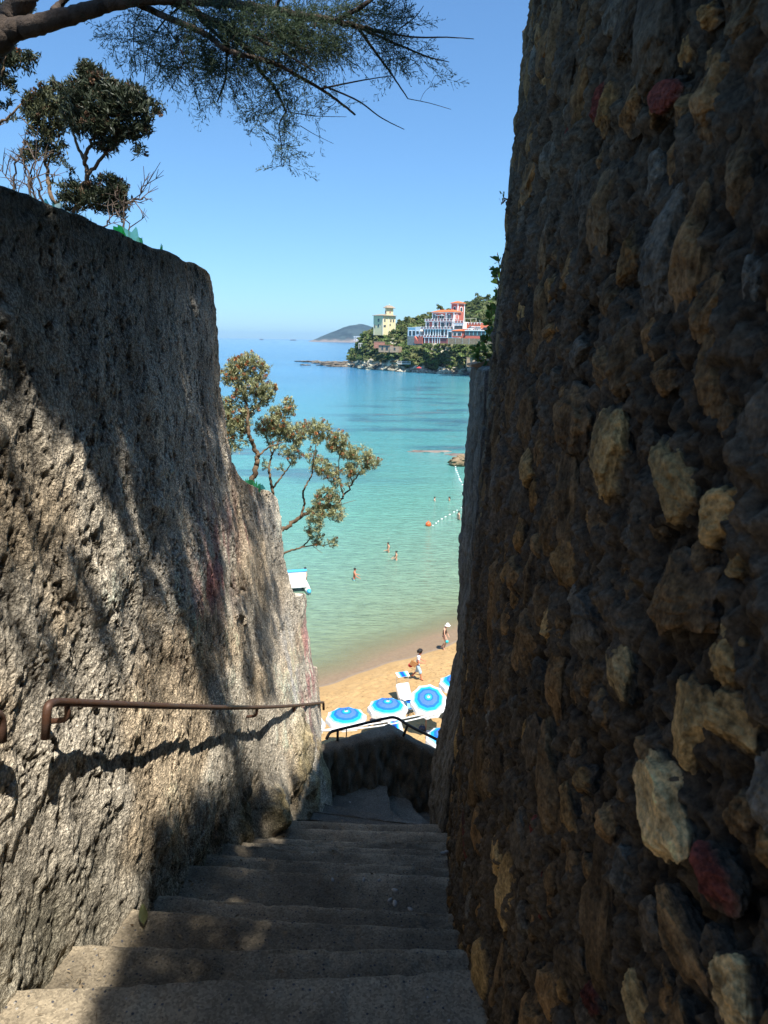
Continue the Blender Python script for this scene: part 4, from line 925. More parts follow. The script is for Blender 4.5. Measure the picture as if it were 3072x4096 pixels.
def rock_mesh(name, c, size, mat, seed, sub=4, amp=.35, flat=0.0, parent=None):
    bm = bmesh.new(); bmesh.ops.create_icosphere(bm, subdivisions=sub, radius=1.0)
    P = np.array([v.co[:] for v in bm.verts]); n = P / np.linalg.norm(P, axis=1, keepdims=True)
    d = 1 + amp * (fbm(n[:, 0] * 1.6 + seed, n[:, 1] * 1.6 + n[:, 2] * 1.3, 5, seed) + .6 * fbm(n[:, 2] * 2.2 + seed * 2, n[:, 0] * 2.0, 5, seed + 9))
    c1, c2, ci = cell2(n[:, 0] * 3 + seed, n[:, 2] * 3 + n[:, 1] * 2, seed); d -= amp * .35 * (c1 - .3) * (-1)
    for v, q, dd in zip(bm.verts, n, d): v.co = (q[0] * dd * size[0], q[1] * dd * size[1], max(q[2] * dd, -.8) * size[2])
    me = bpy.data.meshes.new(name); bm.to_mesh(me); bm.free(); o = link(name, me, parent, [mat], False); o.location = [float(x) for x in c]; return o
tanrock = M('tan_rock', (.30, .22, .13), .9, .55, .7, 1.0, 3.0, bdist=.15, spec=.2)
p = PZ(1845, 1858, SEA)
o = rock_mesh('boulder', (p[0] + .3, p[1], SEA + .62), (2.5, 1.7, 1.0), tanrock, 5, 5, .45); tag(o, 'tan weathered boulder standing in the sea at the stone wall edge', 'rock')
reef_m = M('reef_rock', (.20, .155, .125), .75, .5, .5, .8, 2.0, bdist=.2)
for i, (px, py, sx, sy, sz, l) in enumerate(((1712, 1805, 4.6, 1.6, .35, 'flat reddish reef barely breaking the surface in the middle of the bay'), (1835, 1818, 3.0, 1.8, .28, 'low dark reef awash beside the tan boulder'))):
    p = PZ(px, py, SEA); o = rock_mesh('reef', (p[0], p[1], SEA - .22), (sx, sy, sz), reef_m, 20 + i, 4, .5); tag(o, l, 'reef')
# ================================================================== HEADLAND ACROSS THE BAY
HC = [  # px, waterline row, rows of the profile, metres behind the water line
    (1340, 1464, (1464.5, 1465, 1466, 1467, 1468), (3, 8, 20, 40, 60)),
    (1380, 1466, (1463, 1459, 1460, 1463, 1466), (3, 8, 20, 40, 60)),
    (1406, 1468, (1462, 1442, 1427, 1425, 1430), (3, 9, 22, 40, 60)),
    (1430, 1472, (1464, 1437, 1404, 1388, 1392), (3, 9, 22, 36, 60)),
    (1455, 1477, (1468, 1430, 1380, 1350, 1345), (3, 9, 20, 32, 60)),
    (1490, 1479, (1470, 1425, 1374, 1335, 1325), (4, 10, 20, 34, 70)),
    (1530, 1482, (1472, 1420, 1376, 1337, 1320), (4, 10, 20, 34, 80)),
    (1580, 1486, (1478, 1432, 1387, 1333, 1300), (4, 10, 22, 40, 95)),
    (1620, 1489, (1480, 1442, 1388, 1325, 1284), (4, 10, 22, 45, 110)),
    (1660, 1490, (1482, 1456, 1384, 1355, 1276), (4, 10, 18, 30, 115)),
    (1700, 1491, (1484, 1462, 1380, 1357, 1266), (4, 10, 18, 26, 120)),
    (1760, 1494, (1486, 1465, 1378, 1357, 1254), (4, 10, 18, 26, 125)),
    (1800, 1496, (1488, 1460, 1378, 1357, 1236), (4, 10, 18, 26, 130)),
    (1880, 1500, (1492, 1455, 1385, 1362, 1210), (4, 10, 18, 28, 130)),
    (1950, 1503, (1495, 1452, 1385, 1350, 1196), (4, 10, 18, 30, 135)),
    (2100, 1512, (1504, 1458, 1385, 1335, 1200), (4, 10, 20, 34, 140)),
    (2400, 1535, (1525, 1470, 1390, 1330, 1195), (4, 10, 22, 36, 150))]
def head_cols():
    out = []
    for px, w, rows, offs in HC:
        P0 = PZ(px, w, SEA); pts = [np.array([P0[0], P0[1] - 9, SEA - 3.0]), P0]
        for r, o in zip(rows, offs): pts.append(PY(px, r, P0[1] + o))
        e = pts[-1]; pts.append(e + np.array([e[0] / e[1] * 60, 60, -9])); pts.append(e + np.array([e[0] / e[1] * 160, 160, -60])); out.append(pts)
    return np.array(out)
HCOL = head_cols(); HPX = np.array([c[0] for c in HC], float)
def hsurf(px, t):
    """point on the headland profile; t in 0..8 along the profile"""
    i = np.clip(np.searchsorted(HPX, px) - 1, 0, len(HPX) - 2); f = (px - HPX[i]) / (HPX[i + 1] - HPX[i])
    k = np.clip(np.floor(t).astype(int), 0, 7); g = np.clip(t - k, 0, 1)
    A = HCOL[i, k] * (1 - g)[..., None] + HCOL[i, k + 1] * g[..., None]; B_ = HCOL[i + 1, k] * (1 - g)[..., None] + HCOL[i + 1, k + 1] * g[..., None]
    return A * (1 - f)[..., None] + B_ * f[..., None]
def headland():
    px = np.concatenate([np.linspace(1340, 1950, 330, endpoint=False), np.linspace(1950, 2400, 60)])
    t = np.concatenate([np.linspace(0, 1, 8, endpoint=False), np.linspace(1, 4, 130, endpoint=False), np.linspace(4, 8, 50)])
    PXg, Tg = np.meshgrid(px, t); P = hsurf(PXg, Tg); X, Y, Z = P[..., 0], P[..., 1], P[..., 2]
    n1 = fbm(X * .10, Z * .12 + Y * .05, 4, 700); n2 = fbm(X * .38 + Z * .25, Z * .55 - X * .2, 4, 701); c1, c2, ci = cell2(X * .28 + Z * .2 + n2, Z * .42 - X * .12 + n1, 702)
    rock = sstep(.9, 1.4, Tg) * (1 - sstep(3.2, 4.0, Tg)); edge = np.minimum(sstep(1340, 1400, PXg), 1)
    push = rock * (2.6 * n1 + 1.5 * n2 + 1.6 * (.5 - c1) + .8 * (ci - .5)) * (.35 + .65 * edge)
    Y = Y - push * 1.6; Z = Z + push * .5 * sstep(1.1, 1.8, Tg) + .5 * n1 * sstep(4, 5, Tg)
    veg = sstep(-.12, .16, fbm(X * .06, Z * .09 + 5, 4, 710) + .28 * (Tg - 3.1))
    rc = np.array([.48, .43, .32]) * (1 + .9 * n1 + .8 * n2)[..., None]; gg = sstep(-.1, .2, fbm(X * .16 + Z * .3, Z * .3, 4, 712))[..., None]
    rc = rc * (1 - .5 * gg) + .5 * gg * np.array([.30, .315, .245]) * (1 + .8 * n2[..., None]); rc = rc * (.55 + .9 * np.clip(c1, 0, .6))[..., None]
    low = (1 - sstep(-17.6, -15.0, Z + 2.2 * n2))[..., None]; rc = rc * (1 - .55 * low) + .55 * low * np.array([.11, .10, .078])
    col = rc * (1 - veg[..., None]) + veg[..., None] * np.array([.075, .085, .035]) * (1 + .9 * n2[..., None])
    return np.stack([X, Y, Z], -1), np.clip(col, .015, .7)
def attr_mat(name, bs=.6, sc=1.2, bd=.5, rough=.92):
    m, N, L, B = nt(name); a = N.new('ShaderNodeAttribute'); a.attribute_name = 'col'; v = objvec(N, L); n = noise(N, L, sc, 6, .7, v); r = ramp(N, L, n.outputs[0], [(.3, .62), (.7, 1.3)])
    L.new(mixc(N, L, a.outputs['Color'], r.outputs[0], 1, 'MULTIPLY'), B.inputs['Base Color']); B.inputs['Roughness'].default_value = rough; B.inputs['Specular IOR Level'].default_value = .12
    bump(N, L, B, n.outputs[0], bs, bd); return m
V, cc = headland()
ho = grid_mesh('headland', V, attr_mat('headland_rock'), None, cc, smooth=False); tag(ho, kind='structure')
# low skerries running out from the point
sk_m = M('skerry_rock', (.16, .135, .105), .9, .55, .25, 1.0, .8, bdist=.5)
for i, (px, row, sx, sy, sz, l) in enumerate(((1212, 1446.5, 6, 3, 1.0, 'outermost low skerry off the rocky point'), (1250, 1449, 7.5, 3.5, 1.5, 'low brown skerry, second from the outer end of the point'), (1292, 1454, 9, 4, 1.7, 'long brown skerry in the middle of the reef off the point'), (1335, 1458, 9, 5, 2.6, 'ragged skerry next to the foot of the rocky point'), (1376, 1463, 8.5, 5, 3.4, 'high broken skerry joining the foot of the cliff'), (1222, 1461, 4.0, 1.8, .6, 'small dark skerry lying apart in front of the reef'), (1300, 1462, 6, 2.2, .9, 'flat dark skerry in front of the middle of the reef'), (1345, 1467, 7, 3, 1.2, 'flat skerry at the water in front of the point'))):
    p = PZ(px, row, SEA); o = rock_mesh('skerry', (p[0], p[1], SEA - .1), (sx, sy, sz), sk_m, 40 + i, 4, .65); tag(o, l, 'skerry')
# boulders and slabs at the foot of the cliff
cb = [M('pale_boulder', (.48, .43, .33), .9, .5, .5, .8, 1.2, bdist=.3), M('dark_boulder', (.12, .115, .095), .9, .5, .5, .8, 1.2, bdist=.3), M('green_boulder', (.29, .30, .23), .9, .5, .5, .8, 1.2, bdist=.3)]
rg = random.Random(9); protos = {}
for i in range(64):
    px = rg.uniform(1395, 1905); tt = rg.choice([1.0, 1.1, 1.4, 1.8, 2.1, 2.5]); p = hsurf(np.array([px]), np.array([tt]))[0]; k = i % 3; key = (k, i % 2)
    if key not in protos: o = rock_mesh('cliff_boulder', (0, 0, 0), (1, 1, 1), cb[k], 60 + i, 3, .8); protos[key] = o
    else: o = protos[key].copy(); C.objects.link(o)
    s = rg.uniform(1.0, 2.6) * (1.1 if tt < 1.3 else .9); o.location = (p[0], p[1] - .5, p[2] + .2); o.scale = (s * rg.uniform(1, 2.0), s, s * rg.uniform(.5, .9)); o.rotation_euler = (rg.uniform(-.5, .5), rg.uniform(-.6, .6), rg.uniform(0, 6))
    tag(o, ['pale angular boulder among others at the foot of the headland cliff', 'dark wet boulder among others at the foot of the headland cliff', 'greenish boulder among others at the foot of the headland cliff'][k], 'boulder', ['pale boulders below the cliff', 'dark boulders below the cliff', 'greenish boulders below the cliff'][k])

# ------------------------------------------------------------------ bushes and trees
def bush_mesh(name, seed, n, mat, rx=1.0, rz=.8, q=.30, lobes=7):
    rng = np.random.default_rng(seed); cs = rng.normal(size=(lobes, 3)) * np.array([.5, .5, .28]); cs[0] = 0; rs = rng.uniform(.38, .62, lobes)
    i = rng.integers(0, lobes, n); d = unit(rng.normal(size=(n, 3))); d[:, 2] = np.abs(d[:, 2]) * .9 + d[:, 2] * .1; r = rs[i] * rng.uniform(.55, 1.08, n)
    p = cs[i] + d * r[:, None]; p[:, 2] += .45; p *= np.array([rx, rx, rz]); nrm = unit(d + .7 * rng.normal(size=(n, 3)))
    u = unit(np.cross(nrm, rng.normal(size=(n, 3)))); v = np.cross(nrm, u); s = q * rng.uniform(.5, 1.1, n)[:, None]
    V = np.stack([p - u * s, p - v * s * .7 + nrm * s * .15, p + u * s, p + v * s * .7 + nrm * s * .15], 1)
    return np_mesh(name, V.reshape(-1, 3), np.arange(n * 4).reshape(-1, 4), [mat])
lm = {'dark': leaf_mat('foliage_dark', (.038, .068, .022), (.125, .165, .05), .2, .7), 'mid': leaf_mat('foliage_mid', (.065, .115, .028), (.21, .265, .075), .22, .7), 'olive': leaf_mat('foliage_olive', (.11, .125, .04), (.26, .26, .10), .22, .7), 'dry': leaf_mat('foliage_dry', (.10, .085, .045), (.17, .14, .08), .2, .8), 'pine': leaf_mat('foliage_pine', (.045, .072, .02), (.18, .20, .06), .2, .7)}
LAB = {'dark': ('dark green shrub in the thick scrub covering the headland', 'dark green shrubs on the headland'), 'mid': ('mid green shrub in the thick scrub covering the headland', 'mid green shrubs on the headland'), 'olive': ('olive green shrub in the thick scrub covering the headland', 'olive green shrubs on the headland'), 'dry': ('brownish dry shrub on the headland cliff edge', 'dry shrubs on the headland'), 'pine': ('dark pine with broad crown on the wooded ridge behind the pink hotel', 'pines on the ridge behind the hotel')}
PROTO = {}
def plant(kind, p, r, hz=1.0, var=None):
    v = rg.randrange(3) if var is None else var; key = (kind, v)
    if key not in PROTO:
        o = bush_mesh('pine_tree' if kind == 'pine' else 'shrub', 800 + hash(kind) % 1 + v + 10 * list(lm).index(kind), 300, lm[kind], 1.0, .85 if kind != 'pine' else .95, .27 if kind != 'pine' else .25); PROTO[key] = o
    else: o = PROTO[key].copy(); C.objects.link(o)
    o.location = [float(q) for q in p]; o.scale = (r, r, r * hz); o.rotation_euler.z = rg.uniform(0, 6.28); tag(o, LAB[kind][0], 'pine' if kind == 'pine' else 'shrub', LAB[kind][1]); return o
def blocked(P, r, hz):
    """would the bush stand in front of a building?"""
    px, py, d = PROJ(np.array(P)); top = py - r * hz * 1.0 * F / d; w = r * F / d
    if 1620 < px + w and px - w < 1905 and P[1] < 452 and top < (1366 if px > 1690 else 1374): return True
    if 1655 < px < 1890 and 400 < P[1] < 470 and py < 1372: return True
    if 1486 < px + w * .7 and px - w * .7 < 1588 and P[1] < 500 and top < 1306 + max(0, (1540 - px)) * .35: return True
    if 1510 < px < 1605 and P[1] < 470 and 1362 < py - r * hz * F / d * .5 < 1402 and rg.random() < .45: return True
    return False
cnt = 0; tries = 0; placed = []
zones = [((1398, 1470), (2.75, 5.5), 60), ((1470, 1640), (3.2, 5.9), 84), ((1560, 1935), (2.55, 4.0), 84), ((1640, 1975), (4.75, 6.05), 92)]
for (pxr, tr, n) in zones:
    k = 0; tries = 0
    while k < n and tries < 4000:
        tries += 1; px = rg.uniform(*pxr); tt = rg.uniform(*tr); p = hsurf(np.array([px]), np.array([tt]))[0]; r = rg.uniform(2.0, 3.6) * (1.15 if tt > 4.8 else 1.0) * (.8 if px < 1440 else 1)
        if any((p[0] - q[0]) ** 2 + (p[1] - q[1]) ** 2 * .35 + (p[2] - q[2]) ** 2 < (.62 * (r + q[3])) ** 2 * .8 for q in placed): continue
        hz = rg.uniform(.8, 1.1)
        if blocked(p, r, hz): continue
        if tt > 4.75 and px > 1600: kind = rg.choice(['pine', 'pine', 'mid', 'dark', 'olive'])
        elif tt < 2.9: kind = rg.choice(['dark', 'olive', 'mid', 'dry'])
        else: kind = rg.choice(['dark', 'mid', 'mid', 'olive'])
        plant(kind, (p[0], p[1], p[2] - .25 * r), r, hz); placed.append((p[0], p[1], p[2], r)); k += 1
def ridge_tree(px, row_top, y, hw, label, kind='pine'):
    q = PY(px, row_top, y); h = 7.0 * hw; t = empty('pine_tree', (q[0], q[1], q[2] - h)); tag(t, label, 'pine')
    b = MB(); b.tube([(0, 0, -2), (.1, 0, h * .4), (.5, 0, h * .85)], [.3, .24, .1], 7); b.build('trunk', M('pine_bark', (.12, .08, .05), .9, .3, 2), t, True)
    for i in range(1):
        o = bush_mesh('crown', 900 + int(px), 420, lm[kind], 1.0, 1.0, .2, 9); o.parent = t; o.location = (.9, 0, h * .32); o.scale = (h * .36, h * .36, h * .52)
ridge_tree(1911, 1175, 536, 1.25, 'tall leaning pine standing clear on the skyline right of the hotel tower')
ridge_tree(1752, 1216, 545, .9, 'round pine crown on the skyline above the hotel roof')
ridge_tree(1618, 1266, 500, .85, 'bushy pine on the skyline just right of the yellow villa')

# ------------------------------------------------------------------ architecture helpers
white = M('white_stucco', (.80, .80, .77), .85, .06, 2); pink = M('pink_stucco', (.52, .145, .105), .9, .15, 1.5); orange = M('orange_stucco', (.66, .19, .10), .9, .12, 1.5); maroon = M('dark_pink_stucco', (.36, .11, .10), .9, .15, 1.5)
terra = M('terracotta_roof', (.62, .165, .055), .85, .25, 3, .4, 8); glassd = M('dark_window_glass', (.05, .065, .075), .2, .3, 2, spec=.6); yellow = M('yellow_stucco', (.80, .68, .38), .9, .1, 1); ygrey = M('cream_trim', (.72, .66, .48), .9, .08, 1)
troof = M('weathered_tile_roof', (.34, .27, .19), .9, .25, 3, .4, 8); greys = M('grey_stone', (.27, .255, .22), .9, .35, 1.2, .6, 3); shut = M('red_shutter', (.34, .07, .05), .7, .1, 3); bluew = M('blue_window_frame', (.20, .45, .50), .6, .1, 3); steel = M('galvanised_steel', (.6, .62, .6), .5, .1, 3)
class Bld:
    """building with a corner at the origin; local X along the left-hand facade (negative), local Y along the right-hand facade"""
    def __init__(s, name, loc, ang, label, cat='building'): s.t = empty(name, loc, -ang); tag(s.t, label, cat)
    def box(s, nm, mat, x0, x1, y0, y1, z0, z1, bev=0): b = MB(); b.bb(x0, x1, y0, y1, z0, z1); return b.build(nm, mat, s.t, bevel=bev)
    def hip(s, nm, mat, x0, x1, y0, y1, z0, z1, ov=.7, flat=.0):
        b = MB(); x0 -= ov; x1 += ov; y0 -= ov; y1 += ov; r = min(x1 - x0, y1 - y0) / 2 * (1 - flat); th = .22
        a = [(x0, y0, z0), (x1, y0, z0), (x1, y1, z0), (x0, y1, z0)]; a2 = [(p[0], p[1], z0 + th) for p in a]
        tp = [(x0 + r, y0 + r, z1), (x1 - r, y0 + r, z1), (x1 - r, y1 - r, z1), (x0 + r, y1 - r, z1)]
        b.add(a + a2 + tp, [(3, 2, 1, 0)] + [(i, (i + 1) % 4, 4 + (i + 1) % 4, 4 + i) for i in range(4)] + [(4 + i, 4 + (i + 1) % 4, 8 + (i + 1) % 4, 8 + i) for i in range(4)] + [(8, 9, 10, 11)]); return b.build(nm, mat, s.t)
    def face(s, face, c, d, z0, z1, w, arch=False, depth=.12):
        """outline polygon on a facade, extruded outward; face 'L': plane Y=d, centre X=c; 'R': plane X=d, centre Y=c"""
        pts = [(-w / 2, z0), (w / 2, z0)]
        if arch: pts += [(w / 2 * math.cos(a), z1 - w / 2 + w / 2 * math.sin(a)) for a in np.linspace(0, PI, 9)]
        else: pts += [(w / 2, z1), (-w / 2, z1)]
        n = len(pts); vs = []
        for e in (0, depth):
            for (u, z) in pts: vs.append((c + u, d - e, z) if face == 'L' else (d + e, c + u, z))
        fs = [tuple(range(n)), tuple(range(2 * n - 1, n - 1, -1))] + [(i, n + i, n + (i + 1) % n, (i + 1) % n) for i in range(n)]
        return vs, fs
    def window(s, face, c, d, z0, z1, w, arch=False, fm=None, pm=None, twin=False, fr=.22):
        b = MB(); b.add(*s.face(face, c, d, z0 - fr * .6, z1 + fr, w + 2 * fr, arch, .10)); f = b.build('window', fm or white, s.t)
        if twin:
            for k in (-1, 1): b = MB(); b.add(*s.face(face, c + k * w * .27, d + (-.10 if face == 'L' else .10), z0, z1, w * .44, arch, .03)); b.build('pane', pm or glassd, f)
        else: b = MB(); b.add(*s.face(face, c, d + (-.10 if face == 'L' else .10), z0, z1, w, arch, .03)); b.build('pane', pm or glassd, f)
        return f
    def balustrade(s, face, a, b_, d, z, h=1.0, step=2.2, fill=None):
        m = MB(); r = MB()
        n = max(1, round(abs(b_ - a) / step))
        for i in range(n + 1):
            q = a + (b_ - a) * i / n
            if face == 'L': m.bb(q - .22, q + .22, d - .22, d + .22, z, z + h + .15)
            else: m.bb(d - .22, d + .22, q - .22, q + .22, z, z + h + .15)
        if face == 'L': m.bb(min(a, b_), max(a, b_), d - .14, d + .14, z + h - .14, z + h); r.bb(min(a, b_), max(a, b_), d - .08, d + .08, z, z + h - .145)
        else: m.bb(d - .14, d + .14, min(a, b_), max(a, b_), z + h - .14, z + h); r.bb(d - .08, d + .08, min(a, b_), max(a, b_), z, z + h - .145)
        m.build('balustrade', white, s.t); r.build('balustrade_panel', fill or maroon, s.t)
# ---- pink hotel
A45 = PI / 4; hp = PY(1812.4, 1351, 412.0); KX = .1405 / 7.54 / math.cos(A45); KZ = .1405 / 7.54
hx = lambda zx, Y=0.0: (zx - 1300) * KX - Y
hz_ = lambda zy: (1290 - zy) * KZ
H = Bld('hotel', hp, A45, 'pink and white seaside hotel with red tiled roofs and square tower on the headland')
zu, zr_ = hz_(1000), hz_(560)
H.box('upper_wall', pink, hx(690), 0, 0, hx(1530), zu, zr_)
H.box('corner_pilaster', white, -.55, .12, -.12, .55, zu, zr_); H.box('corner_pilaster', white, hx(690) - .1, hx(690) + .6, -.12, .5, zu, zr_); H.box('corner_pilaster', white, hx(1065), hx(1105), -.10, .05, zu, zr_)
H.box('cornice', white, hx(690) - .35, .35, -.35, hx(1530) + .2, zr_, zr_ + .35)
H.hip('roof', terra, hx(690), 0, 0, hx(1530), zr_ + .355, hz_(462), .75, .0)
for (zx, w, tw) in ((775, 3.0, True), (965, 3.4, True), (1172, 2.5, True)): H.window('L', hx(zx), 0, hz_(740), hz_(605), w, True, twin=tw, fr=.3)
H.box('shade_panel', white, hx(870), hx(1050), -2.6, -.5, hz_(640), hz_(628)); 
H.window('R', (1395 - 1300) * KX, 0, hz_(735), hz_(605), 2.6, True, twin=True, fr=.45, pm=pink)
# tower
tx0, tx1, ty0, ty1 = -6.4, -2.0, 5.5, 11.2; zt = hz_(292)
H.box('tower_wall', pink, tx0, tx1, ty0, ty1, hz_(850), zt); 
for (x, y) in ((tx1, ty0), (tx0, ty0), (tx1, ty1)): H.box('tower_pilaster', white, x - .42, x + .14, y - .14, y + .55, hz_(850), zt)
H.box('tower_cornice', white, tx0 - .4, tx1 + .4, ty0 - .4, ty1 + .4, zt, zt + .4); H.hip('tower_roof', terra, tx0, tx1, ty0, ty1, zt + .405, hz_(200), .8)
H.window('L', (tx0 + tx1) / 2, ty0, hz_(485), hz_(375), 1.7, True, fr=.4); H.window('R', (ty0 + ty1) / 2 + .3, tx1, hz_(510), hz_(385), 1.8, True, fr=.4); H.window('R', ty0 + 1.2, tx1, hz_(690), hz_(610), 1.6, True, fr=.35); H.window('R', ty0 + 1.4, tx1, hz_(800), hz_(740), 1.6, True, fr=.35)
# middle floor with terrace on top
Ym = -2.6; H.box('middle_wall', maroon, hx(490, Ym), -.2, Ym, -.005, zu, hz_(815)); H.box('terrace_slab', white, hx(470, Ym), .5, Ym - .5, .0 - .01, hz_(815), hz_(795))
for zx in (505, 700, 720, 850, 925, 1075, 1260): H.box('pier', white, hx(zx, Ym) - .3, hx(zx, Ym) + .3, Ym - .14, Ym + .1, zu, hz_(816))
for zx, w in ((560, 1.6), (785, 2.0), (985, 2.6), (1120, 1.2), (1205, 1.2)): H.window('L', hx(zx, Ym), Ym, zu + .4, hz_(850), w, False, fr=.18)
H.balustrade('L', hx(490, Ym), hx(1270, Ym), Ym - .3, hz_(795), 1.0, 2.4)
# ground-floor loggia
Yg = -5.4; z1 = hz_(1050); H.box('loggia_back_wall', maroon, hx(335, Yg), hx(1110, Yg), Yg + 2.2, Yg + 2.6, -3, z1); H.box('loggia_slab', white, hx(330, Yg), hx(1120, Yg), Yg - .3, Ym - .01, z1, z1 + .35)
for zx in (455, 545, 620, 705, 775, 850, 910, 1020, 1110): H.box('column', white, hx(zx, Yg) - .28, hx(zx, Yg) + .28, Yg - .1, Yg + .5, 0, z1)
for zx in (400, 500, 580, 660, 740, 812, 880, 965, 1065): H.window('L', hx(zx, Yg), Yg + 2.2, .5, z1 - .4, 1.7, False, fr=.14)
H.balustrade('L', hx(340, Yg), hx(1260, Yg), Yg - .1, z1 + .355, .95, 2.2); H.balustrade('L', hx(280, Yg), hx(1110, Yg), Yg - .3, .2, 1.0, 2.3); H.box('base_slab', white, hx(440, Yg), hx(1120, Yg), Yg - .6, Yg + 2.6, -.15, .2); H.box('basement_wall', maroon, hx(450, Yg), hx(1110, Yg), Yg - .3, Yg + 2.2, -3.2, -.155)
for zx in (480, 600, 705, 775, 850, 910): H.box('column', white, hx(zx, Yg) - .2, hx(zx, Yg) + .2, Yg - .5, Yg - .31, -3.2, -.16)
# left wing
Yl = -4.6; H.box('wing_wall', white, hx(-45, Yl), hx(330, Yl), Yl, Yl + 6, .6, hz_(1000)); H.box('wing_tower', white, hx(190, Yl), hx(335, Yl), Yl - .25, Yl + 4, .6, hz_(972)); H.box('wing_base', greys, hx(-50, Yl), hx(200, Yl), Yl - .1, Yl + 6, -4.5, .595); H.box('wing_parapet', white, hx(-60, Yl), hx(195, Yl), Yl - .2, Yl + 6, hz_(1000), hz_(985))
for zx in (35, 145): H.window('L', hx(zx, Yl), Yl, hz_(1240), hz_(1095), 1.9, False, fr=.12)
H.window('L', hx(265, Yl), Yl - .25, hz_(1190), hz_(1100), 1.9, False, fr=.1)
st_ = MB(); X0, X1 = hx(215, Yl), hx(330, Yl)
st_.add([(X0, Yl - 1.6, .6), (X1, Yl - 1.6, -2.4), (X1, Yl - 1.6, -3.6), (X0, Yl - 1.6, -3.6), (X0, Yl - .3, .6), (X1, Yl - .3, -2.4), (X1, Yl - .3, -3.6), (X0, Yl - .3, -3.6)], [(0, 1, 2, 3), (7, 6, 5, 4), (0, 4, 5, 1), (1, 5, 6, 2), (3, 2, 6, 7), (0, 3, 7, 4)]); st_.build('stair_flank', pink, H.t); H.box('stair_wall', pink, X1, hx(450, Yl), Yl - 1.5, Yl - .3, -3.6, .3)
# right-hand white block and orange wing
Yr = -5.4; H.box('annex_wall', white, hx(1125, Yr), hx(1430, Yr), Yr, Yr + 5.0, -.2, hz_(1045))
for zx in (1185, 1322): H.window('L', hx(zx, Yr), Yr, .2, hz_(1125), 2.4, False, fr=.1)
Yq = -3.0; H.box('upper_annex', white, hx(1290, Yq), hx(1545, Yq), Yq, Yq + 5, z1 + .3, hz_(835)); H.window('L', hx(1420, Yq), Yq, hz_(1035), hz_(940), 5.8, False, fr=.05); H.balustrade('L', hx(1310, Yq), hx(1545, Yq), Yq - .05, hz_(835) - .4, 1.0, 2.2, pink)
Ys = 0.0; H.box('orange_wing', orange, hx(1550, Ys), hx(2010, Ys), Ys, Ys + 8, .5, hz_(905)); H.balustrade('L', hx(1555, Ys), hx(2010, Ys), Ys, hz_(905), 1.0, 2.0, pink)
H.balustrade('R', Ys, Ys + 8, hx(2010, Ys), hz_(905), 1.0, 2.4, pink); H.window('L', hx(1800, Ys), Ys, hz_(1060), hz_(960), 3.0, False, fr=.15); H.box('lower_wall', orange, hx(1432, -4), hx(1580, -4), -4.0, -.01, -1, hz_(1045))
H.box('white_bay', white, hx(1770, -.4), hx(2000, -.4), -.4, -.005, .5, hz_(960)); H.window('L', hx(1880, -.4), -.4, hz_(1080), hz_(990), 4.0, False, fr=.1, pm=pink)
pg = MB(); zz = hz_(905) + 1.0; z2 = zz + 2.3
for zx in (1640, 1790, 1930): pg.bb(hx(zx, 4) - .1, hx(zx, 4) + .1, 3.9, 4.1, zz - 1, z2)
pg.bb(hx(1640, 4), hx(1930, 4), 3.85, 4.15, z2, z2 + .2); pg.build('pergola', M('pale_green_paint', (.55, .62, .42), .6, .1, 3), H.t)
# ---- lower house with glazed veranda and car deck, right of the hotel
gp = PY(1893, 1351, 388.0); tand = M('dark_masonry', (.22, .17, .115), .9, .35, 1.2, .6, 3); G = Bld('beach_restaurant', gp, .3, 'low pink house with blue-framed glazed veranda and cars on its deck, right of the hotel')
kx = .141
G.box('wall', pink, -11.5, -4, 0, 8, 0, 3.4); G.hip('roof', terra, -11.5, -4, 0, 8, 3.4, 4.4, .5); G.window('L', -10, 0, 1.0, 2.7, 1.6); G.window('L', -7.5, 0, 1.0, 2.7, 2.0)
G.box('veranda_base', pink, -3.9, 16, -2, 6, -.4, 1.2)
for i in range(9): G.window('L', -2.8 + i * 2.1, -2, 1.25, 3.3, 1.7, False, fm=bluew, fr=.16)
G.box('veranda_back', greys, -3.9, 16, -1.995, 6, 1.205, 3.5); G.box('deck', white, -4.3, 17, -2.5, 9, 3.51, 3.9); G.box('terrace_wall', tand, -13, 2, -3.4, -2.4, -3.4, -.4); G.box('terrace_wall', tand, 2.2, 20, -3.0, -2.1, -3.4, -.45)
for x in (-12.6, -8.8, -5, -1.5): G.box('pier', greys, x - .25, x + .25, -3.6, -3.405, -3.4, -.2)
def car(loc, rz, mat, label):
    t = empty('parked_car', loc, rz); tag(t, label, 'car', 'cars parked on the deck by the hotel')
    b = MB(); b.bb(-2.1, 2.1, -.85, .85, .3, .85); b.build('body', mat, t, bevel=.15); b = MB(); b.prism([(-1.5, -.75), (1.1, -.75), (1.1, .75), (-1.5, .75)], .85, 1.45); b.build('cabin', glassd, t, bevel=.2); b = MB(); b.bb(-1.2, .8, -.7, .7, 1.43, 1.5); b.build('roof', mat, t, bevel=.03)
    for x in (-1.35, 1.35):
        for y in (-.85, .85): b = MB(); b.lathe([(.001, -.1), (.32, -.1), (.32, .1), (.001, .1)], 12, M=Matrix(((1, 0, 0), (0, 0, 1), (0, 1, 0)))); o = b.build('wheel', darkm, t); o.location = (x, y, .32)
paints = [('white', (.75, .75, .75)), ('silver', (.4, .42, .44)), ('black', (.02, .02, .025)), ('dark blue', (.03, .05, .10)), ('pale grey', (.6, .6, .6))]
for i, (nm, c) in enumerate(paints):
    lc = G.t.matrix_basis @ Vector((-2 + i * 4.1, 2.2 + .4 * (i % 2), 3.92)); car(lc, -.3 + .9, M('car_paint_' + nm.replace(' ', '_'), c, .3, .05, 2, spec=.6), '%s car parked on the deck right of the pink hotel' % nm)
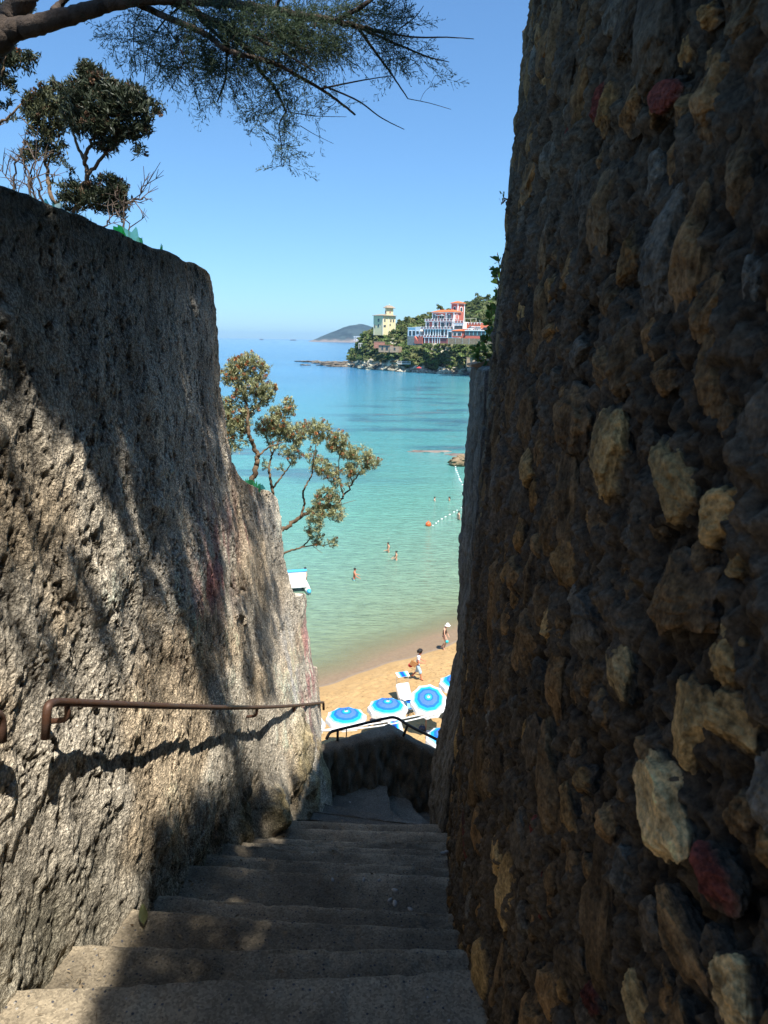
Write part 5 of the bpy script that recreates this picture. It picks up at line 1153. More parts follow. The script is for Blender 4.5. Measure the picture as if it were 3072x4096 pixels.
lp = PY(1917, 1335, 425); b = MB(); b.tube([(0, 0, 0), (0, 0, 8.5)], .09, 6); b.tube([(0, 0, 8.4), (-.8, 0, 8.6)], .06, 6); o = b.build('lamp_post', steel, None, loc=(lp[0], lp[1], lp[2] - 1)); tag(o, 'thin pale lamp post right of the hotel, above the parked cars', 'lamp post')
# ---- yellow villa
vp = PY(1530.6, 1322, 478.0); kv = .1665 / 11.85 / math.cos(A45); kzv = .1665 / 11.85
vx = lambda zx: (zx - 600) * kv
vz = lambda zy: (1440 - zy) * kzv * .93
VL = Bld('villa', vp, A45, 'yellow villa with square belvedere tower and grey tiled roofs on top of the point')
xw = vx(195); yd = vx(1170); zt = vz(750)
VL.box('wall', yellow, xw, 0, 0, yd, -3, zt); VL.box('cornice', ygrey, xw - .3, .3, -.3, yd + .3, zt, zt + .35); VL.hip('roof', troof, xw, 0, 0, yd, zt + .355, vz(640), 1.0, .2)
for (x, y) in ((0, 0), (xw, 0), (0, yd)): VL.box('corner_pilaster', ygrey, x - .55, x + .14, y - .14, y + .6, -3, zt)
VL.box('corner_pilaster', ygrey, -.1, .13, vx(850) - .4, vx(850) + .4, -3, zt)
VL.window('L', vx(405), 0, vz(1010), vz(860), 1.5, True, twin=True, fm=ygrey, fr=.2); VL.window('L', vx(405), 0, vz(1260), vz(1130), 1.5, True, fm=ygrey, fr=.2); VL.window('L', vx(235), 0, vz(1300), vz(1150), 1.0, True, fm=ygrey, fr=.15)
for zx in (690, 970, 1095): VL.window('R', vx(zx), 0, vz(1010), vz(880), 1.0, False, fm=ygrey, fr=.16)
for zx in (655, 690, 725): VL.window('R', vx(zx), 0, vz(1270), vz(1160), .55, True, fm=ygrey, fr=.1)
VL.window('R', vx(940), 0, vz(1200), vz(1090), .9, True, fm=ygrey, fr=.14)
tw = 2.75; cx = vx(930) * .5 - 1.0; tX0, tX1, tY0, tY1 = -2.4, -1.0, 4.4, 10.6
VL.box('tower_wall', yellow, tX0, tX1, tY0, tY1, zt, vz(345)); VL.hip('tower_roof', troof, tX0, tX1, tY0, tY1, vz(345) + .005, vz(215), 1.0); VL.box('string_course', ygrey, tX0 - .08, tX1 + .08, tY0 - .08, tY1 + .08, vz(615), vz(600))
VL.window('R', (tY0 + tY1) / 2, tX1, vz(585), vz(495), .95, False, fm=ygrey, pm=shut, fr=.2); VL.window('L', (tX0 + tX1) / 2, tY0, vz(585), vz(495), .95, False, fm=ygrey, pm=shut, fr=.2)
b = MB(); xm, ym = (tX0 + tX1) / 2, (tY0 + tY1) / 2; b.ball((xm, ym, vz(190)), .38, 8, 6); b.tube([(xm, ym, vz(180)), (xm, ym, vz(80))], .05, 5); b.build('finial', white, VL.t)
# ---- small structures on the cliff
rp_ = PY(1560, 1396, 449); R_ = Bld('ruined_house', rp_, .35, 'roofless tan stone ruin half hidden in the scrub below the yellow villa', 'ruin')
tans = M('tan_masonry', (.42, .30, .20), .9, .3, 1.0, .6, 3)
R_.box('wall', tans, -7.5, 0, 0, 6, -2, 2.2); R_.box('wall', tans, .2, 6, -1, 5, -2, 1.5); R_.box('roof_slab', M('rusty_roof', (.40, .16, .10), .9, .25, 2), -8, .1, -.5, 6.2, 2.205, 2.45); R_.window('L', -5, 0, -.6, 1.6, 1.2, False, fm=tans); R_.window('L', -2, 0, -.6, 1.6, 1.6, False, fm=tans); R_.window('L', 3.4, -1, -.5, .9, 1.1, False, fm=tans)
rp_ = PY(1508, 1378, 462); R2 = Bld('garden_wall', rp_, .2, 'low reddish garden wall in the scrub under the yellow villa', 'wall'); R2.box('wall', M('red_masonry', (.42, .19, .13), .9, .25, 1), -2, 5, 0, .6, -2.2, 1.6); R2.box('coping', tans, -2.2, 5.2, -.1, .7, 1.605, 1.85)
q = PY(1443, 1386, 492); t = empty('pavilion', q); tag(t, 'little white open pavilion with flat roof at the tip of the point', 'pavilion')
b = MB(); b.bb(-1.5, 1.5, -1.0, 1.0, 2.0, 2.3); b.build('roof', white, t)
for x in (-1.2, 0, 1.2): b = MB(); b.bb(x - .15, x + .15, -.9, -.6, -1.5, 2.0); b.build('column', white, t)
q = PZ(1413, 1440, -13.8); q = PY(1413, 1441, 512); t = empty('boat_hut', q); tag(t, 'small red hut on the rocks at the foot of the point', 'hut'); b = MB(); b.bb(-1.6, 1.6, -1.2, 1.2, -2, .7); b.build('wall', M('red_paint', (.42, .13, .09), .8, .2, 1), t); b = MB(); b.prism([(-1.8, -1.4), (1.8, -1.4), (1.8, 1.4), (-1.8, 1.4)], .705, [.9, .9, 1.4, 1.4]); b.build('roof', terra, t)
q = PY(1883, 1445, 405); t = empty('retaining_wall', q); tag(t, 'square grey stone retaining wall at the cliff foot beside the leafy plant', 'wall'); b = MB(); b.bb(-2.3, 2.4, 0, 3, -3, 1.9); b.build('wall', tans, t, bevel=.1); b = MB(); b.bb(-2.45, 2.55, -.15, 3.15, 1.905, 2.1); b.build('coping', tans, t)
q = PY(1616, 1452, 437); t = empty('lookout_railing', q, -.1); tag(t, 'pale railing of a small lookout in the middle of the headland cliff', 'railing')
b = MB(); b.bb(-4, 4, -1.2, 1.5, -.8, .0); b.build('platform', M('pale_concrete', (.45, .42, .36), .9, .2, 1), t); b = MB(); b.tube([(-4, -1.1, 1.05), (4, -1.1, 1.05)], .07, 5); b.tube([(-4, -1.1, .55), (4, -1.1, .55)], .05, 5)
b.build('rails', white, t)
for x in (-4, -1.35, 1.35, 4): b = MB(); b.tube([(x, -1.1, 0), (x, -1.1, 1.1)], .07, 5); b.build('post', white, t)
q = PY(1676, 1481, 421); b = MB(); b.lathe([(1.6, 0), (.1, .75), (.001, .8)], 8, c=(0, 0, 1.9)); b.tube([(0, 0, 0), (0, 0, 2.1)], .05, 5); o = b.build('beach_umbrella', M('red_canvas', (.62, .06, .05), .8, .1, 3), None, loc=(q[0], q[1], q[2] - .6)); tag(o, 'tiny red beach umbrella on the rocks below the hotel', 'beach umbrella')
# ------------------------------------------------------------------ distant hill, bridge, ships
def far_hill():
    base = PZ(1242, 1359.4, SEA)[1]; y0 = 5600.0; sx = y0 / F * 1.03
    pxs = np.linspace(1235, 1640, 120); sky_ = np.interp(pxs, [1235, 1250, 1275, 1300, 1325, 1350, 1375, 1400, 1425, 1437, 1450, 1462, 1480, 1520, 1640], [1362, 1358, 1348, 1337, 1326, 1317, 1306, 1299, 1296, 1293, 1293.5, 1296, 1302, 1315, 1352])
    T = np.linspace(0, 1, 46); out = np.zeros((46, 120, 3)); col = np.zeros((46, 120, 3))
    for j, (px, r) in enumerate(zip(pxs, sky_)):
        top = PY(px, r + 2.2, y0 + 700); bot = np.array([PY(px, 1360, y0)[0], y0, SEA - 6])
        for i, t in enumerate(T):
            f = t; out[i, j] = (bot[0] + (top[0] - bot[0]) * f, bot[1] + 700 * f, bot[2] + (top[2] - bot[2]) * (1 - (1 - f) ** 1.5 if top[2] > SEA else f))
    n = fbm(out[..., 0] * .006, out[..., 1] * .006, 5, 900); out[..., 2] += n * 22 * np.clip(T[:, None] * 3, 0, 1) * np.clip((pxs[None] - 1240) / 40, 0, 1) * (1 - .7 * T[:, None])
    n2 = fbm(out[..., 0] * .02, out[..., 2] * .05, 4, 901); rock = (1 - sstep(-10, 14, out[..., 2] + 26 * n2))[..., None]
    col[:] = np.array([.034, .048, .042]) * (1 + .9 * n2)[..., None]; col = col * (1 - rock) + rock * np.array([.22, .18, .15])
    back = out[-1:] + np.array([0, 700, -120.0]); return np.concatenate([out, back]), np.clip(np.concatenate([col, col[-1:]]), .01, .6)
V, cc = far_hill(); fh = grid_mesh('far_hill', V, attr_mat('far_hill_ground', .2, .05, 3), None, cc); tag(fh, kind='structure')
q = PY(1432, 1357, 5560); t = empty('coastal_building', q); tag(t, 'long white building at the foot of the distant blue hill', 'building')
kf = 5560 / F; b = MB(); b.bb(-15, 8, 0, 20, -6, 5); b.build('wall', white, t); b = MB(); b.bb(-20, -8, 2, 22, 5.1, 9); b.build('upper_storey', white, t); b = MB(); b.bb(-7.5, 9, -1, 21, 5.01, 6); b.build('roof', terra, t)
q = PY(1424, 1358, 5540); t = empty('arch_bridge', (PY(1438, 1358, 5540))); tag(t, 'pale arched road bridge at the foot of the distant blue hill', 'bridge')
b = MB(); b.bb(-45, 58, -4, 4, 18, 22); b.build('deck', white, t)
b = MB(); arc = [(10 + 34 * math.cos(a), 0, -12 + 28 * math.sin(a)) for a in np.linspace(.15, PI - .15, 15)]; b.tube(arc, 2.6, 6); b.build('arch', white, t)
for x in (-40, -24, 10, 44, 56): b = MB(); b.bb(x - 1.6, x + 1.6, -2, 2, -14, 18); b.build('pier', white, t)
hullg = M('ship_hull', (.12, .13, .16), .6, .1, .05); supw = M('ship_superstructure', (.5, .5, .5), .6, .1, .05)
for (px, w, l) in ((1173, 22, 'long dark cargo ship on the horizon, the right one of two'), (1046, 14, 'faint small ship on the horizon, the left one of two')):
    y = 9000.0; q = PZ(px, 1360, SEA); sc = w * y / F; pz = PY(px, 1358, y); t = empty('cargo_ship', (pz[0], y, SEA)); tag(t, l, 'ship')
    b = MB(); b.prism([(-sc / 2, -6), (sc * .42, -6), (sc / 2, 0), (sc * .42, 6), (-sc / 2, 6)], 0, 11.5); b.build('hull', hullg, t); b = MB(); b.bb(-sc * .46, -sc * .34, -5, 5, 11.6, 24); b.build('bridge', supw, t); b = MB(); b.bb(-sc * .2, sc * .3, -5, 5, 11.6, 14); b.build('cargo', hullg, t)
# ------------------------------------------------------------------ sea air
hz = MB(); hz.bb(-14000, 14000, -40, 21000, -29, 170)
m, N, L, B = nt('sea_air'); N.remove(B); pv = N.new('ShaderNodeVolumePrincipled'); pv.inputs['Color'].default_value = (.40, .68, 1.0, 1); pv.inputs['Density'].default_value = 4.6e-5; pv.inputs['Anisotropy'].default_value = .0
L.new(pv.outputs[0], N['Material Output'].inputs['Volume']); o = hz.build('haze', m); tag(o, kind='stuff')
# ================================================================== NEAR VEGETATION AND GLASS
bark_d = M('shrub_bark', (.16, .105, .06), .9, .45, 30, .8, 120, bdist=.004); bark_t = M('tamarisk_bark', (.075, .055, .042), .95, .5, 22, 1.0, 70, bdist=.008); dryt = M('dry_twig', (.13, .095, .07), .9, .4, 40)
lf_silver = leaf_mat('silvery_leaf', (.25, .27, .12), (.58, .58, .33), .32, .5); lf_dark = leaf_mat('dark_leaf', (.022, .032, .017), (.075, .09, .05), .18, .5); lf_dark2 = leaf_mat('dull_leaf', (.05, .06, .03), (.16, .17, .09), .28, .5)
fl_or = leaf_mat('orange_flower_head', (.20, .07, .03), (.58, .22, .085), .15, .8); fl_dk = leaf_mat('brown_flower_head', (.06, .04, .028), (.2, .11, .06), .15, .8)
tam_l = leaf_mat('tamarisk_spray', (.028, .05, .03), (.10, .14, .075), .40, .6)
def blob_points(blobs, y, rng, n_per_area, dspread=.9):
    out = []
    for b in blobs:
        px, py, rx, ry = b[:4]; dens = b[4] if len(b) > 4 else 1.0; yc = y + (b[5] if len(b) > 5 else 0)
        n = max(3, int(n_per_area * rx * ry * dens)); s = yc / F * 1.03
        for _ in range(n):
            v = rng.normal(size=3); v /= np.linalg.norm(v); r = rng.uniform(.25, 1.0) ** .5; v = v * r
            out.append(PY(px + v[0] * rx, py + v[1] * ry, yc + v[2] * (rx + ry) * .5 * s * dspread))
    return np.array(out)
def shrub(name, label, cat, skel_px, blobs, y, n_area, lmat, fmat, bmat, seed, leaf=(.036, .009), nleaf=13, flowers=.25, twig=.0013, group=None, roots=True, bare=0.0, spread=.055):
    rng = np.random.default_rng(seed); t0 = PY(*skel_px[0][0][0], y); t = empty(name, t0); tag(t, label, cat, group); o = np.array(t0)
    mb = MB(); sk = []
    for path, r0, r1 in skel_px:
        pts = polyline3(path, y, 7); k = len(pts); rr = np.linspace(r0, r1, k); jit = [p + rng.normal(size=3) * r0 * .25 for p in pts]
        # give the branches depth
        dep = np.cumsum(rng.normal(size=k) * .012); jit = [p * (1 + dd / y) for p, dd in zip(jit, dep - dep[0])]
        mb.tube([p - o for p in jit], list(rr), 7, cap=False); sk += [(p - o, r) for p, r in zip(jit, rr)]
        if roots and path is skel_px[0][0]: mb.tube([jit[0] - o, jit[0] - o + np.array([-.02, .05, -.5]), jit[0] - o + np.array([-.02, .05, -1.6])], [r0, r0 * 1.1, r0 * 1.3], 7, cap=False)
    T = blob_points(blobs, y, rng, n_area) - o
    D = grow(sk, T, rng, twig, mb=mb, wob=.14)
    mb.build('branches', bmat, t, True)
    keep_ = rng.random(len(T)) >= bare; T = T[keep_]; D = D[keep_]
    n = len(T); idx = np.repeat(np.arange(n), nleaf); base = T[idx] - D[idx] * rng.uniform(0, spread, len(idx))[:, None] + rng.normal(size=(len(idx), 3)) * .004; up = np.array([0, 0, .45])
    d = unit(unit(rng.normal(size=(len(idx), 3))) * .8 + D[idx] * .85 + up)
    V, Q = leaves(base, d, rng.uniform(leaf[0] * .55, leaf[0] * 1.15, len(idx)), rng.uniform(leaf[1] * .7, leaf[1] * 1.2, len(idx)), rng, .12)
    np_mesh('foliage', V, Q, [lmat], t)
    if flowers:
        sel = np.where(rng.random(n) < flowers)[0]; K = 26; idx = np.repeat(sel, K); c = T[idx] + D[idx] * .012; d = unit(rng.normal(size=(len(idx), 3))); r = rng.uniform(.009, .016, n)[idx]
        V, Q = leaves(c + d * r[:, None] * .35, d, r * .9, r * .75, rng, .1); np_mesh('flower_heads', V, Q, [fmat], t)
    return t
c3 = lambda L_: [(a * .663, b * .663) for a, b in L_]
def b3(L_): return [(b[0] * .663, b[1] * .663, b[2] * .663, b[3] * .663) + tuple(b[4:]) for b in L_]
Yd = 3.7
shrub('shrub', 'dark leafy shrub with brown flower heads against the sky above the rendered wall', 'shrub',
      [(c3([(425, 1360), (455, 1270), (500, 1130), (530, 1060), (512, 965), (560, 850), (600, 740), (590, 560)]), .017, .004), (c3([(530, 1060), (610, 960), (690, 870), (780, 790)]), .010, .003), (c3([(512, 965), (460, 870), (430, 720), (420, 600)]), .009, .003), (c3([(600, 740), (700, 640), (800, 620)]), .006, .003), (c3([(500, 1130), (590, 1180), (680, 1120)]), .007, .002), (c3([(590, 560), (560, 470), (530, 400)]), .005, .002)],
      b3([(590, 600, 190, 130), (525, 430, 75, 70), (560, 500, 130, 80), (740, 590, 150, 110), (890, 660, 90, 80), (450, 560, 110, 90), (610, 730, 230, 90), (470, 680, 110, 100), (850, 780, 90, 50), (700, 800, 160, 70), (640, 880, 90, 50, .5), (830, 920, 50, 40, .4), (650, 1140, 120, 90), (560, 1200, 100, 80), (690, 1220, 90, 70), (430, 1150, 80, 70, .9), (400, 1220, 60, 60, .8), (420, 1010, 30, 40, .4), (740, 1280, 50, 40, .5)]), Yd, .020, lf_dark, fl_dk, bark_d, 21, (.034, .0066), 16, .10)
shrub('shrub', 'paler green shrub leaning left of the dark one above the rendered wall', 'shrub',
      [(c3([(380, 1290), (310, 1180), (285, 1060), (278, 950), (275, 850), (230, 700), (220, 600)]), .012, .003), (c3([(285, 1000), (330, 900), (370, 800)]), .006, .002), (c3([(275, 850), (190, 770), (120, 700)]), .005, .002)],
      b3([(330, 590, 80, 90), (370, 690, 70, 90), (300, 520, 60, 50, .7), (220, 620, 90, 80), (250, 700, 110, 80), (170, 650, 60, 60), (240, 790, 90, 60, .7), (330, 780, 60, 60, .6), (200, 900, 70, 70, .8), (160, 930, 50, 50, .6), (330, 900, 70, 60, .7), (350, 970, 60, 40, .4), (320, 1100, 30, 30, .3)]), Yd + .3, .019, lf_dark2, fl_dk, bark_d, 22, (.034, .0075), 13, .10)
shrub('shrub', 'shrub at the left edge with one orange flower head below the tamarisk limb', 'shrub',
      [(c3([(-60, 800), (0, 745), (60, 700), (125, 630)]), .008, .004), (c3([(-60, 800), (-30, 600), (10, 450), (40, 330)]), .008, .003), (c3([(-40, 460), (60, 380), (160, 340), (230, 355)]), .005, .002)],
      b3([(40, 320, 90, 70), (110, 370, 80, 60), (-20, 400, 80, 80), (180, 350, 50, 35, .9), (40, 480, 60, 60, .8), (80, 540, 50, 40, .7), (40, 640, 60, 40, .5), (80, 720, 40, 30, .4), (140, 60, 70, 50, .8), (30, 40, 60, 50, .8)]), Yd + .3, .016, lf_dark, fl_or, bark_d, 23, (.034, .0075), 13, .05, roots=False)
def drybush(name, label, paths, y, seed, r0=.005):
    rng = np.random.default_rng(seed); t0 = PY(*paths[0][0], y); t = empty(name, t0); tag(t, label, 'dry bush'); mb = MB(); o = np.array(t0)
    for path in paths:
        pts = polyline3(path, y + rng.uniform(-.15, .15), 6); pts = [p + rng.normal(size=3) * .004 for p in pts]; k = len(pts); mb.tube([p - o for p in pts], list(np.linspace(r0, .0012, k)), 5, cap=False)
        for i in range(3, k, 2):
            if rng.random() < .75:
                dv = unit(rng.normal(size=3) + np.array([0, 0, .7]) + unit(pts[i] - pts[i - 1]) * .8); L_ = rng.uniform(.03, .14); q = pts[i] - o
                m_ = q + dv * L_ * .5 + rng.normal(size=3) * .008; e = q + dv * L_ + rng.normal(size=3) * .015; mb.tube([q, m_, e], [.0026, .0018, .0010], 4, cap=False)
                for _ in range(2): d2 = unit(dv + rng.normal(size=3) * .6); mb.tube([m_, m_ + d2 * L_ * .45], [.0015, .0008], 4, cap=False)
    mb.build('twigs', dryt, t, True); return t
drybush('dry_bush', 'bare twiggy bush at the left above the broken glass on the wall', [c3(p) for p in ([(140, 1300), (100, 1180), (55, 1080), (0, 1020)], [(150, 1290), (185, 1180), (160, 1060), (130, 970), (75, 980)], [(200, 1290), (180, 1100), (205, 980), (240, 900)], [(260, 1290), (245, 1130), (215, 1010), (190, 900)], [(120, 1280), (90, 1100), (110, 950), (170, 870)], [(220, 1290), (205, 1150), (160, 1000), (55, 960)])], 3.4, 31, .0065)
drybush('dry_bush', 'bare twigs reaching up right of the dark shrub, near the green glass', [c3(p) for p in ([(750, 1420), (748, 1310), (752, 1230), (830, 1190), (868, 1115)], [(750, 1260), (700, 1180), (720, 1100)], [(780, 1420), (780, 1340)], [(600, 1410), (660, 1330), (730, 1270)], [(752, 1230), (860, 1195), (885, 1205)])], 3.3, 32, .005)

c4 = lambda L_: [(800 + a * .482, 1350 + b * .482) for a, b in L_]
def b4(L_): return [(800 + b[0] * .482, 1350 + b[1] * .482, b[2] * .482 * 1.12, b[3] * .482 * 1.12) + tuple(b[4:]) for b in L_]
LEAF = (.032, .0068)
shrub('shrub', 'tall sunlit silvery shrub with orange flower heads, leftmost behind the wall end', 'shrub',
      [(c4([(425, 1230), (460, 1080), (480, 985), (430, 870), (405, 790), (400, 650), (375, 480), (390, 300)]), .026, .006), (c4([(480, 985), (570, 910), (690, 870)]), .010, .004), (c4([(405, 790), (300, 760), (250, 720)]), .009, .003), (c4([(400, 650), (480, 560), (530, 500)]), .009, .003), (c4([(375, 480), (300, 400), (260, 340)]), .008, .003), (c4([(250, 1050), (240, 940), (280, 850)]), .012, .004)],
      b4([(395, 190, 95, 70), (300, 210, 70, 60), (245, 320, 75, 80), (330, 300, 90, 70), (500, 270, 80, 80), (420, 400, 140, 90), (545, 460, 80, 80), (600, 420, 40, 50), (330, 490, 70, 60, .7), (470, 540, 80, 60, .7), (280, 640, 110, 90), (300, 740, 100, 80), (370, 690, 60, 70), (220, 560, 50, 70), (230, 830, 60, 70, .8), (330, 880, 60, 60, .6), (240, 930, 50, 50, .5), (380, 620, 60, 40, .6)]), 6.0, .054, lf_silver, fl_or, bark_d, 41, LEAF, 15, .13, bare=.24)
shrub('shrub', 'sunlit silvery shrub with orange flower heads in the middle, rooted at the wall end', 'shrub',
      [(c4([(605, 1290), (585, 1180), (572, 1080), (600, 970), (645, 880), (690, 760)]), .014, .004), (c4([(605, 1250), (680, 1150), (735, 1075), (790, 960)]), .010, .003), (c4([(600, 970), (560, 860), (550, 770)]), .007, .003)],
      b4([(560, 750, 100, 80), (650, 710, 100, 80), (735, 580, 60, 80), (620, 630, 70, 60), (800, 790, 90, 80), (690, 800, 90, 60), (830, 860, 60, 40, .7), (600, 880, 70, 40, .5), (780, 960, 70, 80, .8), (700, 930, 60, 50, .5), (560, 1060, 40, 50, .4), (660, 1070, 40, 30, .4)]), 6.25, .054, lf_silver, fl_or, bark_d, 42, LEAF, 15, .16, bare=.24)
shrub('shrub', 'sunlit silvery shrub leaning far out to the right over the sea from the wall end', 'shrub',
      [(c4([(620, 1640), (690, 1595), (790, 1515), (900, 1450), (965, 1410), (1045, 1388), (1130, 1388), (1190, 1320), (1265, 1205), (1345, 1100), (1400, 1050)]), .022, .004), (c4([(835, 1485), (866, 1390), (856, 1285), (885, 1215), (930, 1140), (940, 1030), (960, 900)]), .012, .004), (c4([(1190, 1320), (1160, 1200), (1150, 1100), (1160, 950)]), .008, .003), (c4([(1265, 1205), (1230, 1080), (1250, 980)]), .006, .003), (c4([(965, 1410), (1000, 1300), (1060, 1290)]), .006, .003), (c4([(1045, 1388), (1110, 1450), (1150, 1480)]), .006, .003), (c4([(1130, 1400), (1220, 1370), (1290, 1350)]), .004, .0015)],
      b4([(930, 740, 80, 60), (1020, 770, 80, 70), (960, 830, 70, 60, .8), (1150, 850, 80, 80), (1100, 900, 60, 60), (1210, 940, 70, 80), (1330, 970, 90, 70), (1420, 1030, 75, 60), (1300, 1090, 90, 60), (1230, 1110, 60, 60), (1000, 1060, 85, 80), (1080, 1120, 70, 70), (920, 980, 50, 60, .6), (1140, 1210, 50, 60, .5), (1240, 1190, 50, 40, .5), (1050, 1310, 95, 70), (980, 1380, 50, 50, .8), (1110, 1370, 60, 50), (960, 1480, 70, 80), (1060, 1440, 80, 50, .9), (1140, 1470, 75, 60), (960, 1560, 60, 60, .9)]), 6.5, .054, lf_silver, fl_or, bark_d, 43, LEAF, 15, .13, bare=.24)
shrub('shrub', 'low dark-stemmed shrub branch hanging out just above the pedal boat', 'shrub',
      [(c4([(640, 1830), (710, 1785), (800, 1755), (870, 1722), (912, 1660), (925, 1580)]), .012, .004), (c4([(800, 1755), (930, 1725), (1040, 1722), (1110, 1690)]), .007, .002), (c4([(930, 1725), (1000, 1780), (1020, 1790)]), .003, .0012)],
      b4([(950, 1640, 70, 40, .8), (900, 1600, 40, 40, .6), (960, 1680, 60, 40, .7), (1090, 1710, 60, 30, 1.0), (1110, 1670, 25, 18, 1.0), (1020, 1700, 50, 25, .6)]), 6.55, .054, lf_silver, fl_or, bark_d, 44, LEAF, 14, .10, bare=.35)

# ------------------------------------------------------------------ tamarisk overhead
c6 = lambda L_: [(a * 1.145, b * 1.145) for a, b in L_]
Yt = 2.25
def sprays(T, D, rng, L0, n_sh=11, th=.0011, sub=3):
    """feathery shoots: a stem with alternate side shoots, each with little scale-leaf twigs"""
    Vs = []; Ls = []; ds = []; Ws = []
    n = len(T)
    for i in range(n):
        d = unit(D[i] + rng.normal(size=3) * .35); L_ = L0 * rng.uniform(.5, 1.25); a = unit(np.cross(d, rng.normal(size=3))); bow = rng.normal(size=3) * L_ * .12; bow[2] -= L_ * .12
        pts = [T[i] + d * L_ * t + bow * t * t for t in np.linspace(0, 1, 5)]
        for k in range(4): Vs.append(pts[k]); ds.append(pts[k + 1] - pts[k]); Ls.append(np.linalg.norm(pts[k + 1] - pts[k]) * 1.05); Ws.append(th * 1.3)
        for k in range(n_sh):
            t = (k + .6) / n_sh; q = T[i] + d * L_ * t + bow * t * t; s = 1 if k % 2 else -1; b_ = unit(np.cross(d, a)); sd = unit(d * .9 + a * s * rng.uniform(.5, 1.1) + b_ * rng.uniform(-.5, .5)); sl = L_ * rng.uniform(.22, .42) * (1 - .5 * t)
            Vs.append(q); ds.append(sd); Ls.append(sl); Ws.append(th)
            for m in range(sub):
                u = rng.uniform(.25, .95); ss = 1 if m % 2 else -1; Vs.append(q + sd * sl * u); ds.append(unit(sd + (a * ss + b_ * rng.uniform(-.6, .6)) * .8)); Ls.append(sl * rng.uniform(.22, .42)); Ws.append(th * .9)
    V, Q = leaves(np.array(Vs), np.array(ds), np.array(Ls), np.array(Ws), rng, 0.0); return V, Q
def tamarisk():
    rng = np.random.default_rng(77); P0 = PY(-60, 260, Yt); t = empty('tamarisk_tree', P0); tag(t, 'tamarisk tree whose dark limb and feathery sprays hang across the top of the view', 'tree'); o = np.array(P0); mb = MB(); sk = []
    limbs = [([(-50, 190), (0, 140), (40, 108), (150, 80), (280, 45), (400, 10), (520, -6), (650, 0), (800, 12), (950, 36), (1100, 60), (1230, 86), (1330, 112)], .036, .006),
             ([(-10, 150), (40, 60), (90, -10), (140, -90)], .035, .026), ([(185, 40), (215, 10), (250, -25)], .011, .008),
             ([(480, 14), (600, 68), (720, 120), (800, 178), (950, 218), (1050, 270), (1150, 330), (1240, 400)], .010, .003), ([(600, 8), (760, 90), (870, 180), (910, 250), (955, 300), (1000, 390)], .010, .003), ([(700, 70), (785, 150), (792, 210), (785, 285), (758, 358)], .006, .002),
             ([(1250, 96), (1310, 180), (1370, 262), (1425, 345)], .005, .0015), ([(1240, 90), (1400, 160), (1500, 200), (1568, 216)], .004, .0012), ([(1330, 112), (1450, 130), (1560, 130), (1655, 136)], .003, .001), ([(1130, 300), (1250, 352), (1330, 410), (1412, 452)], .003, .001), ([(1120, 310), (1260, 282), (1370, 264)], .003, .001),
             ([(1180, 70), (1260, 25), (1320, -20)], .007, .005), ([(960, 36), (985, -20)], .006, .004), ([(1000, 390), (975, 440), (985, 520), (982, 580)], .0025, .001), ([(650, 0), (720, 60), (850, 110), (1000, 190), (1100, 250)], .007, .002), ([(620, 30), (560, 90), (520, 170), (500, 320)], .003, .001), ([(520, -5), (470, 90), (470, 200), (478, 270)], .002, .0008), ([(560, 70), (640, 200), (590, 320)], .002, .0008), ([(1425, 345), (1500, 360), (1575, 382)], .0012, .0006), ([(1000, 390), (1100, 405), (1210, 408)], .0016, .0006), ([(1050, 440), (1100, 470), (1165, 502)], .0012, .0005), ([(1395, 100), (1450, 60), (1480, 20)], .002, .0008)]
    for path, r0, r1 in limbs:
        big = r0 > .03; pts = polyline3(c6(path), Yt, 8); k = len(pts); rr = list(np.linspace(r0, r1, k))
        if path[0] == (-50, 190): rr = list(np.interp(np.linspace(0, 1, k), [0, .12, .3, .5, .8, 1], [.040, .032, .023, .016, .010, .005]))
        dep = np.cumsum(rng.normal(size=k) * (.004 if big else .014)); q = [p * (1 + dd / Yt) + rng.normal(size=3) * r0 * .035 for p, dd in zip(pts, dep - dep[0])]
        mb.tube([p - o for p in q], rr, 10 if big else 5, cap=False); sk += [(p - o, r) for p, r in zip(q, rr)]
    # trunk down to the ground behind the wall
    b0 = PY(-50 * 1.145, 190 * 1.145, Yt); mb.tube([b0 - o, b0 - o + np.array([-.12, .0, -.35]), b0 - o + np.array([-.35, .0, -1.2])], [.042, .06, .08], 10)
    blobs = [(900, 130, 190, 95, 1.3), (690, 120, 150, 80), (1050, 140, 130, 90, 1.2), (1290, 55, 150, 60, 1.1), (1370, 160, 80, 70), (570, 170, 110, 70), (430, 120, 70, 80, .55), (480, 60, 90, 40, .6), (650, 250, 120, 45, .9), (860, 260, 110, 40), (780, 200, 120, 70, 1.1), (1000, 395, 65, 40, 1.0), (880, 410, 45, 50, .9), (985, 500, 22, 95, 1.8), (1110, 385, 60, 30, .7), (1470, 205, 70, 40, .4), (750, 320, 60, 35, .9), (1160, 160, 90, 60, 1.0), (1030, 250, 90, 50, 1.0), (1400, 60, 60, 60, .5), (1510, 290, 30, 50, .25), (960, 330, 60, 50, .8), (800, 40, 200, 40, 1.0), (1120, 70, 180, 50, 1.1), (930, 60, 200, 60, 1.0)]
    B_ = [(b[0] * 1.145, b[1] * 1.145, b[2] * 1.145, b[3] * 1.145, b[4] if len(b) > 4 else 1.0) for b in blobs]
    T = blob_points(B_, Yt, rng, .0074, 1.2) - o; D = grow(sk, T, rng, .0007, mb=mb, wob=.16, sides=3)
    mb.build('trunk', bark_t, t, True); D = unit(D + np.array([.25, 0, -.35])); V, Q = sprays(T, D, rng, .085, 12, .0020); np_mesh('foliage', V, Q, [tam_l], t)
    return t, o
tam, tam_o = tamarisk()
print('NEARVEG', sum(len(o.data.polygons) for o in tam.children))
